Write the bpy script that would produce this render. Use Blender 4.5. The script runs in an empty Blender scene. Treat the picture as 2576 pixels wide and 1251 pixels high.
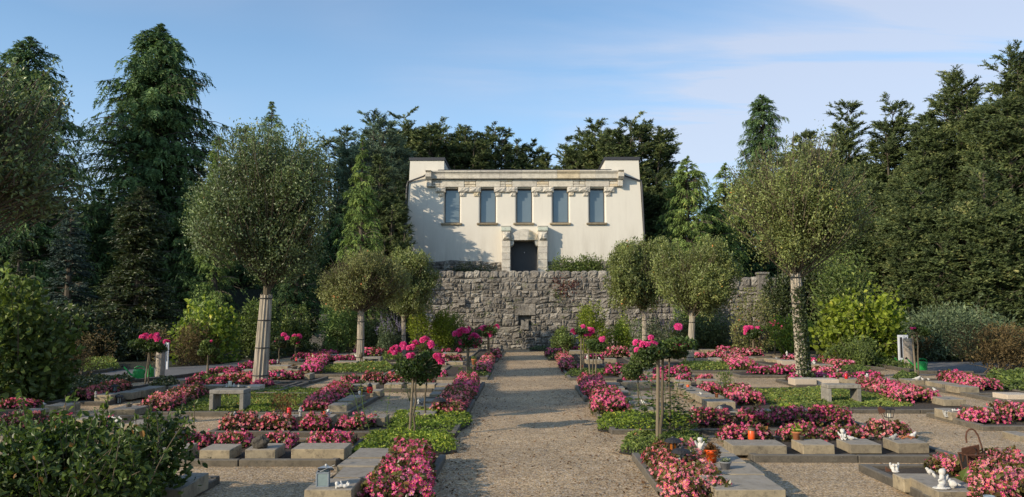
import bpy, math, random
import numpy as np
from mathutils import Vector
R = np.random.default_rng(7)
sc = bpy.context.scene
COL = sc.collection
# ------------------------------------------------------------------ camera model (photo pixels at 2575 x 1251)
F0, CX, CY, HOR, VPX, EYE = 2000.0, 1287.5, 625.5, 795.0, 1314.0, 1.75
TH = math.atan((HOR-CY)/F0); PSI = math.atan((VPX-CX)/F0)
FW = np.array([-math.sin(PSI)*math.cos(TH), math.cos(PSI)*math.cos(TH), math.sin(TH)])
RT = np.array([math.cos(PSI), math.sin(PSI), 0.0]); UP = np.cross(RT, FW)
def ray(u, v): return (u-CX)*RT + (CY-v)*UP + F0*FW
def gp(u, v, z=0.0):
    r = ray(u, v); t = (z-EYE)/r[2]; return np.array([r[0]*t, r[1]*t, z])
def at(u, v, Y):
    r = ray(u, v); t = Y/r[1]; return np.array([r[0]*t, Y, EYE+r[2]*t])
def X(u, Y): return at(u, HOR, Y)[0]
def Z(v, Y, u=1300): return at(u, v, Y)[2]

# ------------------------------------------------------------------ object helpers
def link(o): COL.objects.link(o); return o
def tag(o, label=None, cat=None, group=None, kind=None):
    if label: o['label'] = label
    if cat: o['category'] = cat
    if group: o['group'] = group
    if kind: o['kind'] = kind
    return o
def empty(name, loc, label=None, cat=None, group=None, rz=0.0):
    o = bpy.data.objects.new(name, None); link(o); o.location = tuple(float(a) for a in loc); o.rotation_euler[2] = rz
    o.empty_display_size = .2
    return tag(o, label, cat, group)
def kids(o): return [c for c in bpy.data.objects if c.parent == o]
def copy_tree(o, loc, rz=0.0, scale=1.0, label=None, group=None, mesh_mat=None):
    c = o.copy(); link(c); c.location = tuple(float(a) for a in loc); c.rotation_euler[2] = rz; c.scale = (scale,)*3
    if label: c['label'] = label
    if group: c['group'] = group
    for k in kids(o):
        k2 = k.copy(); link(k2); k2.parent = c
        for g in kids(k):
            g2 = g.copy(); link(g2); g2.parent = k2
    return c

class Geo:
    def __init__(s): s.v=[]; s.f=[]; s.t=[]; s.m=[]; s.n=0; s.sm=[]
    def add(s, v, faces, tint=0.5, mat=0, smooth=False):
        v = np.asarray(v, float).reshape(-1,3); n=len(v)
        s.v.append(v)
        t = np.asarray(tint, float)
        s.t.append(np.full(n, float(t)) if t.ndim==0 else t)
        if isinstance(faces, np.ndarray): faces=[faces]
        by={}
        for f in faces:
            f=np.asarray(f)
            if f.ndim==1: f=f[None]
            by.setdefault(f.shape[1],[]).append(f)
        for k,a in by.items():
            a=np.concatenate(a)+s.n; s.f.append(a); s.m.append(np.full(len(a),mat)); s.sm.append(np.full(len(a),smooth))
        s.n+=n; return s
    def build(s, name, mats, parent=None, origin=None):
        v=np.concatenate(s.v)
        if origin is not None: v=v-np.asarray(origin,float)
        me=bpy.data.meshes.new(name)
        me.vertices.add(len(v)); me.vertices.foreach_set('co', v.astype(np.float32).ravel())
        loops=np.concatenate([a.ravel() for a in s.f]); tot=np.concatenate([np.full(len(a),a.shape[1]) for a in s.f])
        st=np.concatenate([[0],np.cumsum(tot)[:-1]])
        me.loops.add(len(loops)); me.loops.foreach_set('vertex_index', loops.astype(np.int32))
        me.polygons.add(len(tot)); me.polygons.foreach_set('loop_start', st.astype(np.int32))
        try: me.polygons.foreach_set('loop_total', tot.astype(np.int32))
        except Exception: pass
        if not isinstance(mats,(list,tuple)): mats=[mats]
        for m in mats: me.materials.append(m)
        me.polygons.foreach_set('material_index', np.concatenate(s.m).astype(np.int32))
        me.polygons.foreach_set('use_smooth', np.concatenate(s.sm))
        a=me.attributes.new('tint','FLOAT','POINT'); a.data.foreach_set('value', np.concatenate(s.t).astype(np.float32))
        me.update(calc_edges=True); 
        o=bpy.data.objects.new(name, me); link(o)
        if parent is not None: o.parent=parent
        elif origin is not None: o.location=tuple(float(q) for q in origin)
        return o

# ---- shapes
def cbox(x0,x1,y0,y1,z0,z1,b=0.008):
    c=np.array([(x0+x1)/2,(y0+y1)/2,(z0+z1)/2]); h=np.array([x1-x0,y1-y0,z1-z0])/2; b=min(b,h.min()*.45)
    V=[]; idx={}
    for sx in(-1,1):
        for sy in(-1,1):
            for sz in(-1,1):
                sg=np.array([sx,sy,sz])
                for a in range(3):
                    p=sg*(h-b); p[a]=sg[a]*h[a]; idx[(sx,sy,sz,a)]=len(V); V.append(c+p)
    Fs=[]
    for a in range(3):
        o=[i for i in range(3) if i!=a]
        for s in(-1,1):
            q=[]
            for s1,s2 in((-1,-1),(1,-1),(1,1),(-1,1)):
                k=[0,0,0]; k[a]=s; k[o[0]]=s1; k[o[1]]=s2; q.append(idx[(*k,a)])
            if (s<0)!=(a==1): q=q[::-1]
            Fs.append(q)
    for a in range(3):
        o=[i for i in range(3) if i!=a]
        for s1 in(-1,1):
            for s2 in(-1,1):
                q=[]
                for sa,ax in((-1,o[0]),(1,o[0]),(1,o[1]),(-1,o[1])):
                    k=[0,0,0]; k[a]=sa; k[o[0]]=s1; k[o[1]]=s2; q.append(idx[(*k,ax)])
                P=[V[i] for i in q]; nn=np.cross(P[1]-P[0],P[2]-P[0])
                if np.dot(nn,(P[0]+P[2])/2-c)<0: q=q[::-1]
                Fs.append(q)
    T=[]
    for sx in(-1,1):
        for sy in(-1,1):
            for sz in(-1,1):
                q=[idx[(sx,sy,sz,a)] for a in range(3)]
                P=[V[i] for i in q]; nn=np.cross(P[1]-P[0],P[2]-P[0])
                if np.dot(nn,P[0]-c)<0: q=q[::-1]
                T.append(q)
    return np.array(V),[np.array(Fs),np.array(T)]
def rotz(v,a,c=(0,0,0)):
    v=np.asarray(v)-c; ca,sa=math.cos(a),math.sin(a)
    return np.stack([v[:,0]*ca-v[:,1]*sa,v[:,0]*sa+v[:,1]*ca,v[:,2]],1)+c
def tube(P,r,n=8,cap=True):
    P=np.asarray(P,float); m=len(P); r=np.broadcast_to(np.asarray(r,float),(m,))
    T=np.gradient(P,axis=0); T/=np.linalg.norm(T,axis=1)[:,None]+1e-9
    up=np.array([0,0,1.]) if abs(T[0][2])<.9 else np.array([0,1.,0])
    A=np.cross(T,up); A/=np.linalg.norm(A,axis=1)[:,None]+1e-9; B=np.cross(T,A)
    th=np.arange(n)/n*2*math.pi
    V=(P[:,None]+r[:,None,None]*(np.cos(th)[None,:,None]*A[:,None]+np.sin(th)[None,:,None]*B[:,None])).reshape(-1,3)
    i=np.arange(m-1)[:,None]*n; j=np.arange(n)[None]; k=(j+1)%n
    Fq=np.stack([i+j,i+n+j,i+n+k,i+k],-1).reshape(-1,4)
    fs=[Fq]
    if cap: fs+= [np.arange(n)[None],(np.arange(n)[::-1]+(m-1)*n)[None]]
    return V,fs
def tubes(P0,P1,P2,r0,r1,n=4,m=5):
    """many quadratic bezier twigs at once"""
    t=np.linspace(0,1,m)[None,:,None]
    C=(1-t)**2*P0[:,None]+2*t*(1-t)*P1[:,None]+t*t*P2[:,None]
    T=np.gradient(C,axis=1); T/=np.linalg.norm(T,axis=2)[...,None]+1e-9
    A=np.cross(T,np.array([.3,.9,.2])); A/=np.linalg.norm(A,axis=2)[...,None]+1e-9; B=np.cross(T,A)
    rr=(np.asarray(r0)[:,None]*(1-t[...,0])+np.asarray(r1)[:,None]*t[...,0])
    th=np.arange(n)/n*2*math.pi
    V=C[:,:,None]+rr[:,:,None,None]*(np.cos(th)[None,None,:,None]*A[:,:,None]+np.sin(th)[None,None,:,None]*B[:,:,None])
    K=len(P0); base=(np.arange(K)*m*n)[:,None,None]; i=np.arange(m-1)[None,:,None]*n; j=np.arange(n)[None,None]; k=(j+1)%n
    Fq=np.stack([base+i+j,base+i+n+j,base+i+n+k,base+i+k],-1).reshape(-1,4)
    return V.reshape(-1,3),Fq
def lathe(prof,c=(0,0,0),n=20,sx=1,sy=1):
    prof=np.asarray(prof,float); th=np.arange(n)/n*2*math.pi; m=len(prof)
    V=np.stack([prof[:,0][:,None]*np.cos(th)*sx,prof[:,0][:,None]*np.sin(th)*sy,np.repeat(prof[:,1][:,None],n,1)],-1).reshape(-1,3)+np.asarray(c)
    i=np.arange(m-1)[:,None]*n; j=np.arange(n)[None]; k=(j+1)%n
    return V,[np.stack([i+j,i+k,i+n+k,i+n+j],-1).reshape(-1,4)]
def ellip(c,r,n=14,m=9,tilt=None):
    a=np.linspace(.001,math.pi-.001,m); V,f=lathe(np.stack([np.sin(a),-np.cos(a)],1),n=n)
    V=V*np.asarray(r)
    if tilt is not None:
        ax,ang=tilt; q=Vector(ax).normalized()
        from mathutils import Matrix
        M=np.array(Matrix.Rotation(ang,3,q)); V=V@M.T
    return V+np.asarray(c),f
def prism(poly,y0,y1):
    """polygon in x,z extruded along y"""
    p=np.asarray(poly,float); n=len(p)
    V=np.concatenate([np.stack([p[:,0],np.full(n,y0),p[:,1]],1),np.stack([p[:,0],np.full(n,y1),p[:,1]],1)])
    i=np.arange(n); k=(i+1)%n
    return V,[np.stack([i,k,k+n,i+n],1),i[::-1][None]*1,(i+n)[None]]
def unit(a): return a/(np.linalg.norm(a,axis=-1)[...,None]+1e-9)
def leaves(g,P,D,L,W,tint,mat=0,lift=.25,N=None,oval=False):
    """diamond leaves: centre P, long axis D (unit), half length L, half width W"""
    n=len(P); D=unit(D)
    if N is None: N=unit(R.normal(size=(n,3))+np.array([0,0,.6]))
    S=unit(np.cross(D,N)); Nn=np.cross(S,D)
    L=np.broadcast_to(np.asarray(L,float),(n,))[:,None]; W=np.broadcast_to(np.asarray(W,float),(n,))[:,None]
    if oval:   # rounded leaf: two folded halves with a bent tip
        a,b=D*L,S*W; c=Nn*W*lift
        V=np.stack([P-a,P-a*.45+b*.85+c,P+a*.30+b*.80+c,P+a-Nn*L*.25,P+a*.30-b*.80+c,P-a*.45-b*.85+c],1).reshape(-1,3)
        i=np.arange(n)[:,None]*6; g.add(V,[np.concatenate([i+np.array([[0,1,2,3]]),i+np.array([[0,3,4,5]])])],np.repeat(np.broadcast_to(tint,(n,)),6),mat); return
    V=np.stack([P-D*L,P+S*W+Nn*W*lift-D*L*.1,P+D*L,P-S*W+Nn*W*lift-D*L*.1],1).reshape(-1,3)
    g.add(V,np.arange(n*4).reshape(n,4),np.repeat(np.broadcast_to(tint,(n,)),4),mat)

# ------------------------------------------------------------------ materials
def newmat(name):
    m=bpy.data.materials.new(name); m.use_nodes=True; nt=m.node_tree; nt.nodes.clear()
    out=nt.nodes.new('ShaderNodeOutputMaterial'); return m,nt,out
def node(nt,t,**k):
    n=nt.nodes.new(t)
    for a,b in k.items():
        if a.startswith('i_'): n.inputs[a[2:].replace('_',' ')].default_value=b
        else: setattr(n,a,b)
    return n
def ramp(nt,fac,stops,interp='LINEAR'):
    r=nt.nodes.new('ShaderNodeValToRGB'); r.color_ramp.interpolation=interp; e=r.color_ramp.elements
    while len(e)<len(stops): e.new(.5)
    for q,(p,c) in zip(e,stops): q.position=p; q.color=(*c,1) if len(c)==3 else c
    nt.links.new(fac,r.inputs[0]); return r.outputs[0]
def mix(nt,fac,a,b,mode='MIX'):
    n=nt.nodes.new('ShaderNodeMix'); n.data_type='RGBA'; n.blend_type=mode
    for s,v in((0,fac),(6,a),(7,b)):
        if hasattr(v,'is_output'): nt.links.new(v,n.inputs[s])
        elif s==0: n.inputs[0].default_value=v
        else: n.inputs[s].default_value=(*v,1)
    return n.outputs[2]
def noise(nt,vec,scale,detail=6,rough=.6,stretch=None):
    if stretch:
        mp=node(nt,'ShaderNodeMapping'); mp.inputs['Scale'].default_value=stretch; nt.links.new(vec,mp.inputs[0]); vec=mp.outputs[0]
    n=node(nt,'ShaderNodeTexNoise',i_Scale=scale,i_Detail=detail,i_Roughness=rough); nt.links.new(vec,n.inputs['Vector']); return n.outputs['Fac']
def pos(nt): return nt.nodes.new('ShaderNodeNewGeometry').outputs['Position']
def bump(nt,h,strength,dist=.01):
    b=node(nt,'ShaderNodeBump',i_Strength=strength,i_Distance=dist); nt.links.new(h,b.inputs['Height']); return b.outputs[0]
def princ(nt,out,color,rough=.8,normal=None,**k):
    p=nt.nodes.new('ShaderNodeBsdfPrincipled'); p.inputs['Roughness'].default_value=rough
    if hasattr(color,'is_output'): nt.links.new(color,p.inputs['Base Color'])
    else: p.inputs['Base Color'].default_value=(*color,1)
    if normal is not None: nt.links.new(normal,p.inputs['Normal'])
    for a,b in k.items(): p.inputs[a.replace('_',' ')].default_value=b
    if out is not None: nt.links.new(p.outputs[0],out.inputs[0])
    return p
def tintout(nt): return node(nt,'ShaderNodeAttribute',attribute_name='tint').outputs['Fac']
GAIN={}
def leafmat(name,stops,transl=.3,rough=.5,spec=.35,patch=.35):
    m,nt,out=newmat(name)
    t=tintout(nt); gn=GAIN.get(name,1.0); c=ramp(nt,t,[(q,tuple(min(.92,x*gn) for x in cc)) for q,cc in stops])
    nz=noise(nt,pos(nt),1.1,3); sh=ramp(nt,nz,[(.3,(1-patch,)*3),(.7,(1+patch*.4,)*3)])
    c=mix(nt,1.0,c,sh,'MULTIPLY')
    p=princ(nt,None,c,rough); p.inputs['Specular IOR Level'].default_value=spec
    tr=nt.nodes.new('ShaderNodeBsdfTranslucent'); c2=mix(nt,1.0,c,(1.15,1.2,.6),'MULTIPLY'); nt.links.new(c2,tr.inputs[0])
    mx=nt.nodes.new('ShaderNodeMixShader'); mx.inputs[0].default_value=transl
    nt.links.new(p.outputs[0],mx.inputs[1]); nt.links.new(tr.outputs[0],mx.inputs[2]); nt.links.new(mx.outputs[0],out.inputs[0]); return m
def plain(name,c,rough=.6,var=.15,scale=20,metal=0.0,bmp=0.1,spec=.5):
    m,nt,out=newmat(name); n=noise(nt,pos(nt),scale,5)
    col=mix(nt,n,tuple(x*(1-var) for x in c),tuple(min(1,x*(1+var)) for x in c))
    p=princ(nt,out,col,rough,bump(nt,n,bmp,.01)); p.inputs['Metallic'].default_value=metal; p.inputs['Specular IOR Level'].default_value=spec; return m
M={}
def mk_gravel():
    m,nt,out=newmat('gravel'); P=pos(nt)
    v=node(nt,'ShaderNodeTexVoronoi',i_Scale=62.0,i_Randomness=1.0); nt.links.new(P,v.inputs['Vector'])
    sep=nt.nodes.new('ShaderNodeSeparateColor'); nt.links.new(v.outputs['Color'],sep.inputs[0])
    c=ramp(nt,sep.outputs[0],[(0,(.20,.15,.085)),(.25,(.44,.335,.195)),(.5,(.64,.49,.29)),(.72,(.74,.59,.375)),(.9,(.55,.49,.41)),(1,(.8,.74,.64))])
    gap=ramp(nt,v.outputs['Distance'],[(.4,(1,1,1)),(.8,(.55,.5,.45))])
    c=mix(nt,1.0,c,gap,'MULTIPLY')
    n1=noise(nt,P,.55,5,.65); c=mix(nt,1.0,c,ramp(nt,n1,[(.3,(.74,.72,.70)),(.65,(1.18,1.14,1.07))]),'MULTIPLY')
    n5=noise(nt,P,7,4,.7); c=mix(nt,1.0,c,ramp(nt,n5,[(.35,(.82,.80,.78)),(.6,(1.08,1.07,1.05))]),'MULTIPLY')
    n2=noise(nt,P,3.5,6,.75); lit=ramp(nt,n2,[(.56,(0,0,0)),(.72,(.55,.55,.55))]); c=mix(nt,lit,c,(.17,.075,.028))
    n3=noise(nt,P,130,2); c=mix(nt,.35,c,ramp(nt,n3,[(.3,(.12,.1,.08)),(.7,(.6,.55,.48))]),'OVERLAY')
    inv=node(nt,'ShaderNodeMath',operation='SUBTRACT'); inv.inputs[0].default_value=1; nt.links.new(v.outputs['Distance'],inv.inputs[1])
    princ(nt,out,c,.85,bump(nt,inv.outputs[0],.45,.010)); return m
def mk_concrete(name,c0,c1,stain,lich=.5,top=None):
    m,nt,out=newmat(name); P=pos(nt); g=nt.nodes.new('ShaderNodeNewGeometry')
    n=noise(nt,P,6,8,.7); c=mix(nt,ramp(nt,n,[(.3,(0,0,0)),(.7,(1,1,1))]),c0,c1)
    ob=nt.nodes.new('ShaderNodeObjectInfo'); c=mix(nt,1.0,c,ramp(nt,ob.outputs['Random'],[(0,(.72,.7,.68)),(.5,(1,1,1)),(1,(1.2,1.16,1.08))]),'MULTIPLY')
    n2=noise(nt,P,14,6,.75); c=mix(nt,ramp(nt,n2,[(.5,(0,0,0)),(.68,(.75,.75,.75))]),c,stain)
    n3=noise(nt,P,45,4,.8); c=mix(nt,ramp(nt,n3,[(.63,(0,0,0)),(.7,(lich,)*3)]),c,(.42,.41,.36))
    if top:
        s=nt.nodes.new('ShaderNodeSeparateXYZ'); nt.links.new(g.outputs['Normal'],s.inputs[0])
        c=mix(nt,ramp(nt,s.outputs[2],[(.5,(0,0,0)),(.9,(.62,.62,.62))]),c,mix(nt,ramp(nt,n2,[(.35,(0,0,0)),(.65,(1,1,1))]),tuple(x*.55 for x in top),tuple(x*1.3 for x in top)))
    n4=noise(nt,P,90,5,.8)
    princ(nt,out,c,.9,bump(nt,n4,.5,.006)); return m
def mk_stone():
    m,nt,out=newmat('rubble_stone'); P=pos(nt)
    t=tintout(nt); c=ramp(nt,t,[(0,(.20,.182,.155)),(.4,(.29,.262,.222)),(.75,(.36,.325,.275)),(1,(.47,.43,.36))])
    n=noise(nt,P,5,8,.7); c=mix(nt,1.0,c,ramp(nt,n,[(.3,(.42,.41,.40)),(.5,(.95,.95,.95)),(.72,(1.5,1.46,1.38))]),'MULTIPLY')
    n2=noise(nt,P,2.2,6,.75); c=mix(nt,ramp(nt,n2,[(.55,(0,0,0)),(.72,(.5,.5,.5))]),c,(.13,.1,.07))
    n3=noise(nt,P,1.5,5,.7,(1,1,.4)); c=mix(nt,ramp(nt,n3,[(.6,(0,0,0)),(.75,(.35,.35,.35))]),c,(.08,.095,.03))
    h=noise(nt,P,9,9,.78); princ(nt,out,c,.95,bump(nt,h,1.0,.16)); return m
def mk_plaster():
    m,nt,out=newmat('cream_plaster'); P=pos(nt)
    n=noise(nt,P,1.2,6,.6,(1,1,.35)); c=mix(nt,n,(.65,.60,.505),(.75,.70,.595))
    s=nt.nodes.new('ShaderNodeSeparateXYZ'); nt.links.new(P,s.inputs[0])
    low=node(nt,'ShaderNodeMapRange'); low.inputs[1].default_value=4.2; low.inputs[2].default_value=7.6; low.inputs[3].default_value=1; low.inputs[4].default_value=0; nt.links.new(s.outputs[2],low.inputs[0])
    st=noise(nt,P,1.6,7,.7,(1,1,.16)); st=ramp(nt,st,[(.40,(0,0,0)),(.72,(1,1,1))])
    mm=node(nt,'ShaderNodeMath',operation='MULTIPLY'); nt.links.new(low.outputs[0],mm.inputs[0]); nt.links.new(st,mm.inputs[1])
    c=mix(nt,mm.outputs[0],c,(.42,.37,.29))
    s2=noise(nt,P,2.6,6,.7,(1,1,.10)); c=mix(nt,ramp(nt,s2,[(.55,(0,0,0)),(.8,(.4,.4,.4))]),c,(.50,.45,.37))
    h=noise(nt,P,30,6); princ(nt,out,c,.85,bump(nt,h,.25,.02)); return m
def mk_limestone():
    m,nt,out=newmat('pale_limestone'); P=pos(nt)
    t=tintout(nt); c=ramp(nt,t,[(0,(.55,.50,.42)),(.5,(.66,.60,.49)),(.85,(.68,.55,.36)),(1,(.55,.58,.48))])
    n=noise(nt,P,4,8,.7); c=mix(nt,1.0,c,ramp(nt,n,[(.25,(.6,.6,.6)),(.55,(1,1,1)),(.8,(1.15,1.13,1.1))]),'MULTIPLY')
    h=noise(nt,P,12,8,.75); princ(nt,out,c,.9,bump(nt,h,.7,.05)); return m
def mk_reed():
    m,nt,out=newmat('reed_matting'); P=pos(nt)
    n=noise(nt,P,1,4,.6,(60,60,1.2)); c=ramp(nt,n,[(.3,(.13,.105,.08)),(.5,(.32,.27,.2)),(.7,(.55,.48,.37))])
    princ(nt,out,c,.8,bump(nt,n,.6,.01)); return m
def mk_bark(name,c0,c1):
    m,nt,out=newmat(name); P=pos(nt); n=noise(nt,P,8,7,.7,(1,1,.25)); princ(nt,out,mix(nt,n,c0,c1),.9,bump(nt,n,.8,.02)); return m
def mk_soil():
    m,nt,out=newmat('dark_soil'); P=pos(nt); n=noise(nt,P,25,8,.8); c=ramp(nt,n,[(.3,(.02,.015,.01)),(.55,(.07,.052,.035)),(.75,(.16,.12,.08))])
    princ(nt,out,c,1.0,bump(nt,n,.9,.03)); return m
def mk_forest():
    m,nt,out=newmat('leafy_earth'); P=pos(nt); n=noise(nt,P,3,8,.8); c=ramp(nt,n,[(.3,(.012,.014,.007)),(.55,(.03,.035,.014)),(.75,(.07,.06,.03))])
    princ(nt,out,c,1.0,bump(nt,n,.9,.1)); return m
M['gravel']=mk_gravel(); M['stone']=mk_stone(); M['plaster']=mk_plaster(); M['lime']=mk_limestone(); M['reed']=mk_reed()
M['slab']=mk_concrete('weathered_slab',(.20,.165,.11),(.38,.31,.20),(.075,.06,.042),.45,(.33,.295,.25))
M['paleslab']=mk_concrete('new_slab',(.50,.41,.30),(.60,.50,.38),(.42,.34,.25),.1,(.55,.48,.38))
M['kerb']=mk_concrete('dark_kerb',(.075,.064,.047),(.14,.12,.09),(.035,.03,.022),.6,(.185,.165,.135))
M['bench']=mk_concrete('bench_concrete',(.20,.185,.155),(.31,.28,.235),(.09,.08,.06),.3)
M['path']=mk_concrete('paving',(.13,.125,.12),(.2,.19,.18),(.09,.085,.08),.1)
M['steps']=mk_concrete('step_concrete',(.10,.095,.085),(.17,.16,.14),(.05,.05,.045),.2)
M['column']=mk_concrete('column_stone',(.24,.20,.16),(.38,.33,.27),(.16,.13,.1),.4)
M['soil']=mk_soil(); M['forest']=mk_forest()
M['bark']=mk_bark('bark',(.035,.028,.02),(.13,.105,.075)); M['twig']=mk_bark('twig_bark',(.055,.042,.026),(.16,.125,.075)); M['post']=mk_bark('wood_stake',(.10,.075,.045),(.27,.215,.14))
M['darkmetal']=plain('roof_metal',(.045,.043,.045),.45,.3,3); M['door']=plain('door_metal',(.030,.031,.034),.5,.25,3)
M['frame']=plain('window_frame_metal',(.05,.045,.04),.5); M['iron']=plain('black_iron',(.022,.02,.019),.55,.4,30)
M['rust']=plain('rusty_steel',(.10,.042,.022),.85,.5,40,bmp=.4); M['zinc']=plain('zinc',(.30,.33,.35),.45,.15,25,.35)
M['white']=plain('white_resin',(.58,.55,.49),.75,.25,45,bmp=.5); M['grayfig']=plain('grey_stone_figure',(.33,.32,.29),.8,.3,60,bmp=.5)
M['red']=plain('red_glass',(.55,.012,.008),.25,.2,30); M['orange']=plain('orange_plastic',(.75,.10,.015),.35,.1,30); M['terra']=plain('terracotta',(.42,.15,.06),.85,.2,40,bmp=.3)
M['green']=plain('green_plastic',(.012,.26,.045),.35,.15,12); M['candle']=plain('candle_wax',(.72,.66,.5),.5); M['amber']=plain('amber_glass',(.30,.09,.012),.2,.4,30)
M['basket']=plain('grey_wicker',(.16,.14,.12),.9,.5,90,bmp=.8); M['lidmetal']=plain('brass_lid',(.45,.38,.24),.4,.2,20,.5); M['gold']=plain('golden_lid',(.12,.09,.05),.5)
M['panel']=plain('white_panel',(.62,.63,.64),.5,.06,10); M['rock']=plain('lava_rock',(.07,.06,.045),.95,.6,25,bmp=1.0); M['bowl']=plain('grey_bowl',(.18,.18,.18),.8,.3,20,bmp=.4)
M['bluepot']=plain('blue_glaze',(.22,.27,.30),.35,.15,20); M['glass']=plain('lantern_glass',(.23,.29,.28),.12,.35,30); M['tapmetal']=plain('tap_metal',(.3,.26,.18),.4,.2,20,.6)
M['housewall']=plain('house_render',(.55,.55,.54),.9,.05,3)
def mk_pane():
    m,nt,out=newmat('reflective_pane'); n=noise(nt,pos(nt),.6,3)
    c=mix(nt,n,(.13,.17,.19),(.17,.215,.24)); p=princ(nt,out,c,.12); p.inputs['Metallic'].default_value=.25; return m
M['pane']=mk_pane()
# foliage
G=lambda *c:[(p,q) for p,q in c]
for k_ in('standard_tree_leaf','olive_tree_leaf','brownish_leaf'): GAIN[k_]=2.85
for k_ in('cypress_spray','light_cypress_spray','yew_needle','pine_needle','blue_spruce_needle','juniper_spray'): GAIN[k_]=3.7
for k_ in('shrub_leaf','dark_shrub_leaf','rose_leaf','fresh_cover_leaf','ivy_cover_leaf','brown_twig_leaf'): GAIN[k_]=2.1
GAIN['ivy_cover_leaf']=2.9; GAIN['begonia_leaf']=2.0; GAIN['juniper_spray']=2.2; GAIN['yellow_green_leaf']=1.7; GAIN['fresh_cover_leaf']=2.5; GAIN['shrub_leaf']=2.5
M['std']=leafmat('standard_tree_leaf',G((0,(.022,.028,.010)),(.45,(.055,.072,.026)),(.8,(.10,.128,.05)),(.97,(.16,.17,.07)),(.99,(.20,.12,.03)),(1,(.30,.11,.025))),.22,.42,.5)
M['stdy']=leafmat('olive_tree_leaf',G((0,(.032,.034,.011)),(.45,(.070,.082,.024)),(.8,(.122,.138,.042)),(.97,(.19,.18,.06)),(.99,(.26,.15,.03)),(1,(.34,.12,.03))),.25,.45,.45)
M['twiggy']=leafmat('brownish_leaf',G((0,(.045,.036,.016)),(.5,(.078,.084,.028)),(.9,(.14,.145,.05)),(.985,(.2,.12,.04)),(1,(.34,.11,.04))),.25)
M['cyp']=leafmat('cypress_spray',G((0,(.010,.018,.008)),(.5,(.030,.052,.018)),(.85,(.058,.085,.028)),(1,(.10,.115,.038))),.15,.6,.25)
M['cypl']=leafmat('light_cypress_spray',G((0,(.022,.034,.010)),(.5,(.060,.085,.022)),(.85,(.105,.135,.034)),(1,(.16,.17,.05))),.2,.6,.25)
M['yew']=leafmat('yew_needle',G((0,(.010,.015,.006)),(.5,(.030,.040,.014)),(.85,(.062,.072,.024)),(1,(.11,.105,.04))),.15,.55,.3)
M['pine']=leafmat('pine_needle',G((0,(.014,.022,.015)),(.5,(.038,.055,.034)),(.85,(.065,.085,.052)),(1,(.10,.115,.07))),.12,.6,.25)
M['blue']=leafmat('blue_spruce_needle',G((0,(.010,.016,.013)),(.6,(.024,.035,.028)),(1,(.05,.065,.05))),.12,.6,.25)
M['jun']=leafmat('juniper_spray',G((0,(.018,.026,.014)),(.5,(.055,.075,.036)),(.85,(.10,.125,.062)),(1,(.15,.17,.09))),.15,.6,.25)
M['lime_leaf']=leafmat('yellow_green_leaf',G((0,(.05,.06,.008)),(.5,(.13,.165,.018)),(.85,(.22,.26,.03)),(1,(.33,.32,.05))),.4,.5,.3,.25)
M['shrub']=leafmat('shrub_leaf',G((0,(.018,.026,.007)),(.5,(.052,.072,.018)),(.85,(.098,.125,.028)),(1,(.16,.17,.04))),.3)
M['dark']=leafmat('dark_shrub_leaf',G((0,(.010,.014,.005)),(.5,(.028,.038,.012)),(.9,(.055,.068,.02)),(1,(.09,.09,.03))),.2,.4,.5)
M['rosel']=leafmat('rose_leaf',G((0,(.012,.020,.006)),(.5,(.036,.058,.013)),(.85,(.075,.105,.022)),(.97,(.12,.15,.03)),(1,(.16,.08,.02))),.32,.42,.35)
M['fresh']=leafmat('fresh_cover_leaf',G((0,(.03,.045,.008)),(.45,(.085,.12,.018)),(.8,(.16,.19,.025)),(1,(.28,.26,.04))),.35)
M['cover']=leafmat('ivy_cover_leaf',G((0,(.02,.028,.008)),(.5,(.06,.082,.018)),(.85,(.125,.14,.028)),(.96,(.17,.15,.04)),(1,(.20,.10,.04))),.3)
M['brown']=leafmat('brown_twig_leaf',G((0,(.030,.022,.010)),(.5,(.075,.052,.022)),(.85,(.115,.085,.036)),(1,(.10,.12,.035))),.2,.7,.2)
M['lav']=leafmat('lavender_flower',G((0,(.12,.11,.16)),(.6,(.22,.19,.29)),(1,(.32,.27,.40))),.25,.7,.2,.15)
M['beg']=leafmat('begonia_leaf',G((0,(.020,.018,.006)),(.35,(.055,.040,.012)),(.6,(.085,.085,.02)),(.85,(.13,.10,.028)),(1,(.26,.11,.04))),.35,.35,.5)
M['petal']=leafmat('begonia_petal',G((0,(.72,.04,.20)),(.4,(.93,.10,.33)),(.75,(.97,.18,.44)),(1,(.98,.34,.54))),.45,.55,.25,.12)
M['salmon']=leafmat('salmon_petal',G((0,(.80,.09,.18)),(.4,(.95,.20,.32)),(.75,(.97,.33,.43)),(1,(.98,.48,.52))),.45,.55,.25,.12)
M['shaded_magenta']=leafmat('shaded_magenta_petal',G((0,(.46,.025,.14)),(.5,(.76,.08,.27)),(.85,(.88,.16,.38)),(1,(.9,.32,.52))),.42,.55,.25,.12)  # purple-toned petal copy for begonias in shade; the shade is put into its colour
M['rosep']=leafmat('rose_petal',G((0,(.50,.012,.12)),(.5,(.78,.045,.25)),(.85,(.87,.14,.38)),(1,(.92,.32,.5))),.3,.55,.25,.08)
M['eye']=plain('flower_eye',(.85,.42,.05),.7)
M['yellow']=plain('yellow_petal',(.8,.48,.02),.6)
M['dead']=leafmat('dried_plant',G((0,(.06,.028,.012)),(.6,(.17,.085,.03)),(1,(.28,.16,.07))),.2,.8,.2)
M['redleaf']=leafmat('red_creeper_leaf',G((0,(.07,.015,.012)),(.6,(.17,.035,.025)),(1,(.25,.08,.05))),.25)
M['succ']=leafmat('succulent_leaf',G((0,(.10,.13,.07)),(.6,(.24,.28,.16)),(1,(.55,.5,.4))),.2,.5,.4)
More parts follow.
